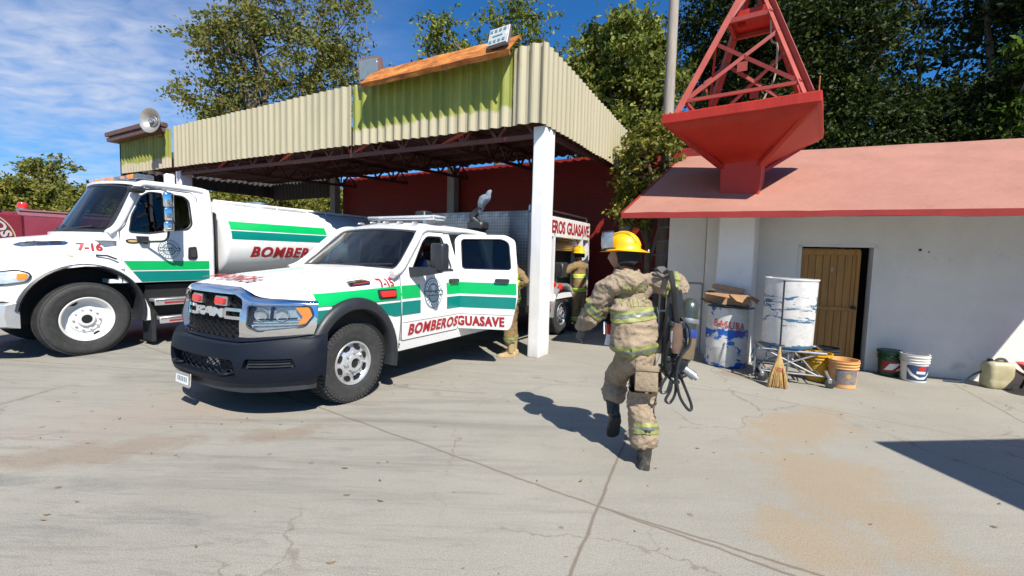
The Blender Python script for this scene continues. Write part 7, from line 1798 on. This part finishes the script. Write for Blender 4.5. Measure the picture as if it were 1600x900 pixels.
def wlab(f, p, r, h):
    bm = NB(); patch(bm, rrect(-.13, .03, .16, .235, .006), f, None, .003, ca=.02, mi=0); patch(bm, [(-.12, .20), (-.06, .12), (.02, .075), (.10, .09), (.155, .16), (.155, .13), (.08, .055), (.0, .05), (-.09, .10), (-.125, .16)], f, None, .005, ca=.02, mi=1)
    patch(bm, rpoly([(-.01, .19), (.03, .235), (.10, .225), (.08, .18), (.03, .165)], .01), f, None, .005, ca=.02, mi=2); patch(bm, rrect(-.02, .125, .09, .16, .004), f, None, .005, ca=.02, mi=1)
    obj('label', bm, [mat('navy_label', (.03, .07, .16), .5), M_['white_vinyl'], mat('red_label_mark', (.55, .02, .02), .5)], p, sm=0)
bucket('white paint bucket with a navy label beside the dark green bucket', bld(.42, -.42), R(-24), .155, .38, mat('white_pail', (.72, .71, .68), .45, 0, .06, 8), wlab)
def jerry():
    T = thing('jerrycan', 'cloudy yellowish plastic jerrycan with black cap on the ground by the white wall', 'jerrycan', bld(1.32, -.34), R(-14))
    bm = NB(); rings = []
    for z, k in ((0, .82), (.015, .93), (.045, 1.), (.11, 1.), (.12, .985), (.14, 1.), (.27, 1.), (.31, .97), (.34, .86), (.355, .70)):
        rings.append([V((x * k, y * k, z)) for x, y in rrect(-.145, -.11, .145, .11, .06, 5)])
    loft(bm, rings)
    m, nt, b = nodes('cloudy_plastic'); b.inputs['Roughness'].default_value = .45; b.inputs['Subsurface Weight'].default_value = .3; b.inputs['Subsurface Radius'].default_value = (.05, .05, .03)
    n = tex(nt, 8, 5, .6); nt.links.new(ramp(nt, n.outputs[0], [(.3, (.38, .34, .20)), (.7, (.52, .48, .32))]).outputs[0], b.inputs['Base Color'])
    c_ = obj('can', bm, m, T, sm=50)
    bm = NB(); cyl(bm, (-.09, 0, .345), (-.09, 0, .385), .032, .030, 18); obj('cap', bm, M_['black_plastic'], T)
    bm = NB(); tube(bm, crom([(-.03, 0, .35), (-.0, 0, .385), (.06, 0, .385), (.09, 0, .35)], 5), .018, 8); obj('handle', bm, m, c_)
    bm = NB(); tube(bm, crom([(-.14, .04, .20), (-.22, .06, .14), (-.31, .10, .03), (-.5, .14, .012)], 6), .012, 8); o = obj('hose', bm, mat('blue_hose', (.02, .06, .12), .5), loc=bld(1.32, -.34), rot=(0, 0, R(-14))); tag(o, 'dark blue hose end beside the cloudy jerrycan', 'hose')
jerry()
def barrow():
    T = thing('wheelbarrow', 'red metal wheelbarrow at the right edge by the sunlit end of the white wall', 'wheelbarrow', bld(1.84, -.52), R(66))
    RM = mat('red_tray', (.42, .03, .02), .45, 0, .15, 4)
    bm = NB(); rings = []
    for z, k in ((.14, .62), (.32, 1.0), (.34, 1.05), (.34, .98), (.17, .60)): rings.append([V((x * k, y * k, z)) for x, y in rrect(-.36, -.27, .40, .27, .10, 4)])
    loft(bm, rings); obj('tray', bm, RM, T, sm=40)
    bm = NB()
    for s in (-1, 1): tube(bm, [(-.45, s * .08, .12), (.1, s * .2, .15), (.75, s * .28, .30)], .017); tube(bm, [(.25, s * .2, .16), (.3, s * .22, .0)], .015)
    obj('frame', bm, M_['black_plastic'], T)
    bm = NB(); lathe(bm, [(.06, -.03), (.11, -.035), (.125, 0), (.11, .035), (.06, .03)], 24, Matrix.Translation((-.45, 0, .125)) @ Matrix.Rotation(R(90), 4, 'X')); obj('wheel', bm, M_['rubber'], T)
    bm = NB(); rings = []
    for z, k in ((.30, .8), (.36, 1), (.42, .8), (.45, .4)): rings.append([V((.05 + x * k + .02 * noise.noise(V((x * 9, y * 9, z))), y * k, z)) for x, y in circ(0, 0, .24, 18, .18)])
    loft(bm, rings); o = obj('sack', bm, M_['black_plastic'], loc=bld(1.84, -.52), rot=(0, 0, R(66))); tag(o, 'black plastic sack lying in the red wheelbarrow', 'sack')
barrow()
# ================================================================ pieces that stand apart become parts of their own
def split_loose(o):
    me = o.data; n = len(me.vertices); par = list(range(n))
    def find(a):
        while par[a] != a: par[a] = par[par[a]]; a = par[a]
        return a
    for e in me.edges:
        a, b = find(e.vertices[0]), find(e.vertices[1])
        if a != b: par[a] = b
    groups = {}
    for p in me.polygons: groups.setdefault(find(p.vertices[0]), []).append(p.index)
    if len(groups) < 2: return
    first = True
    for fs in list(groups.values()):
        bm = NB(); bm.from_mesh(me); keep = set(fs); bm.faces.ensure_lookup_table()
        bmesh.ops.delete(bm, geom=[f for f in bm.faces if f.index not in keep], context='FACES')
        m2 = bpy.data.meshes.new(o.name); bm.to_mesh(m2); bm.free()
        for m in me.materials: m2.materials.append(m)
        if first: o.data = m2; first = False
        else:
            c = o.copy(); c.data = m2; COL.objects.link(c)
for o_ in list(COL.objects):
    if o_.type == 'MESH' and o_.name.split('.')[0] in ('rim_opening', 'wing_panel', 'grille_bar', 'locker_equipment', 'hose_cap', 'buckle', 'wiper', 'papers', 'reflector', 'clearance_lamp', 'regulator', 'reflector_strip', 'gusset'): split_loose(o_)
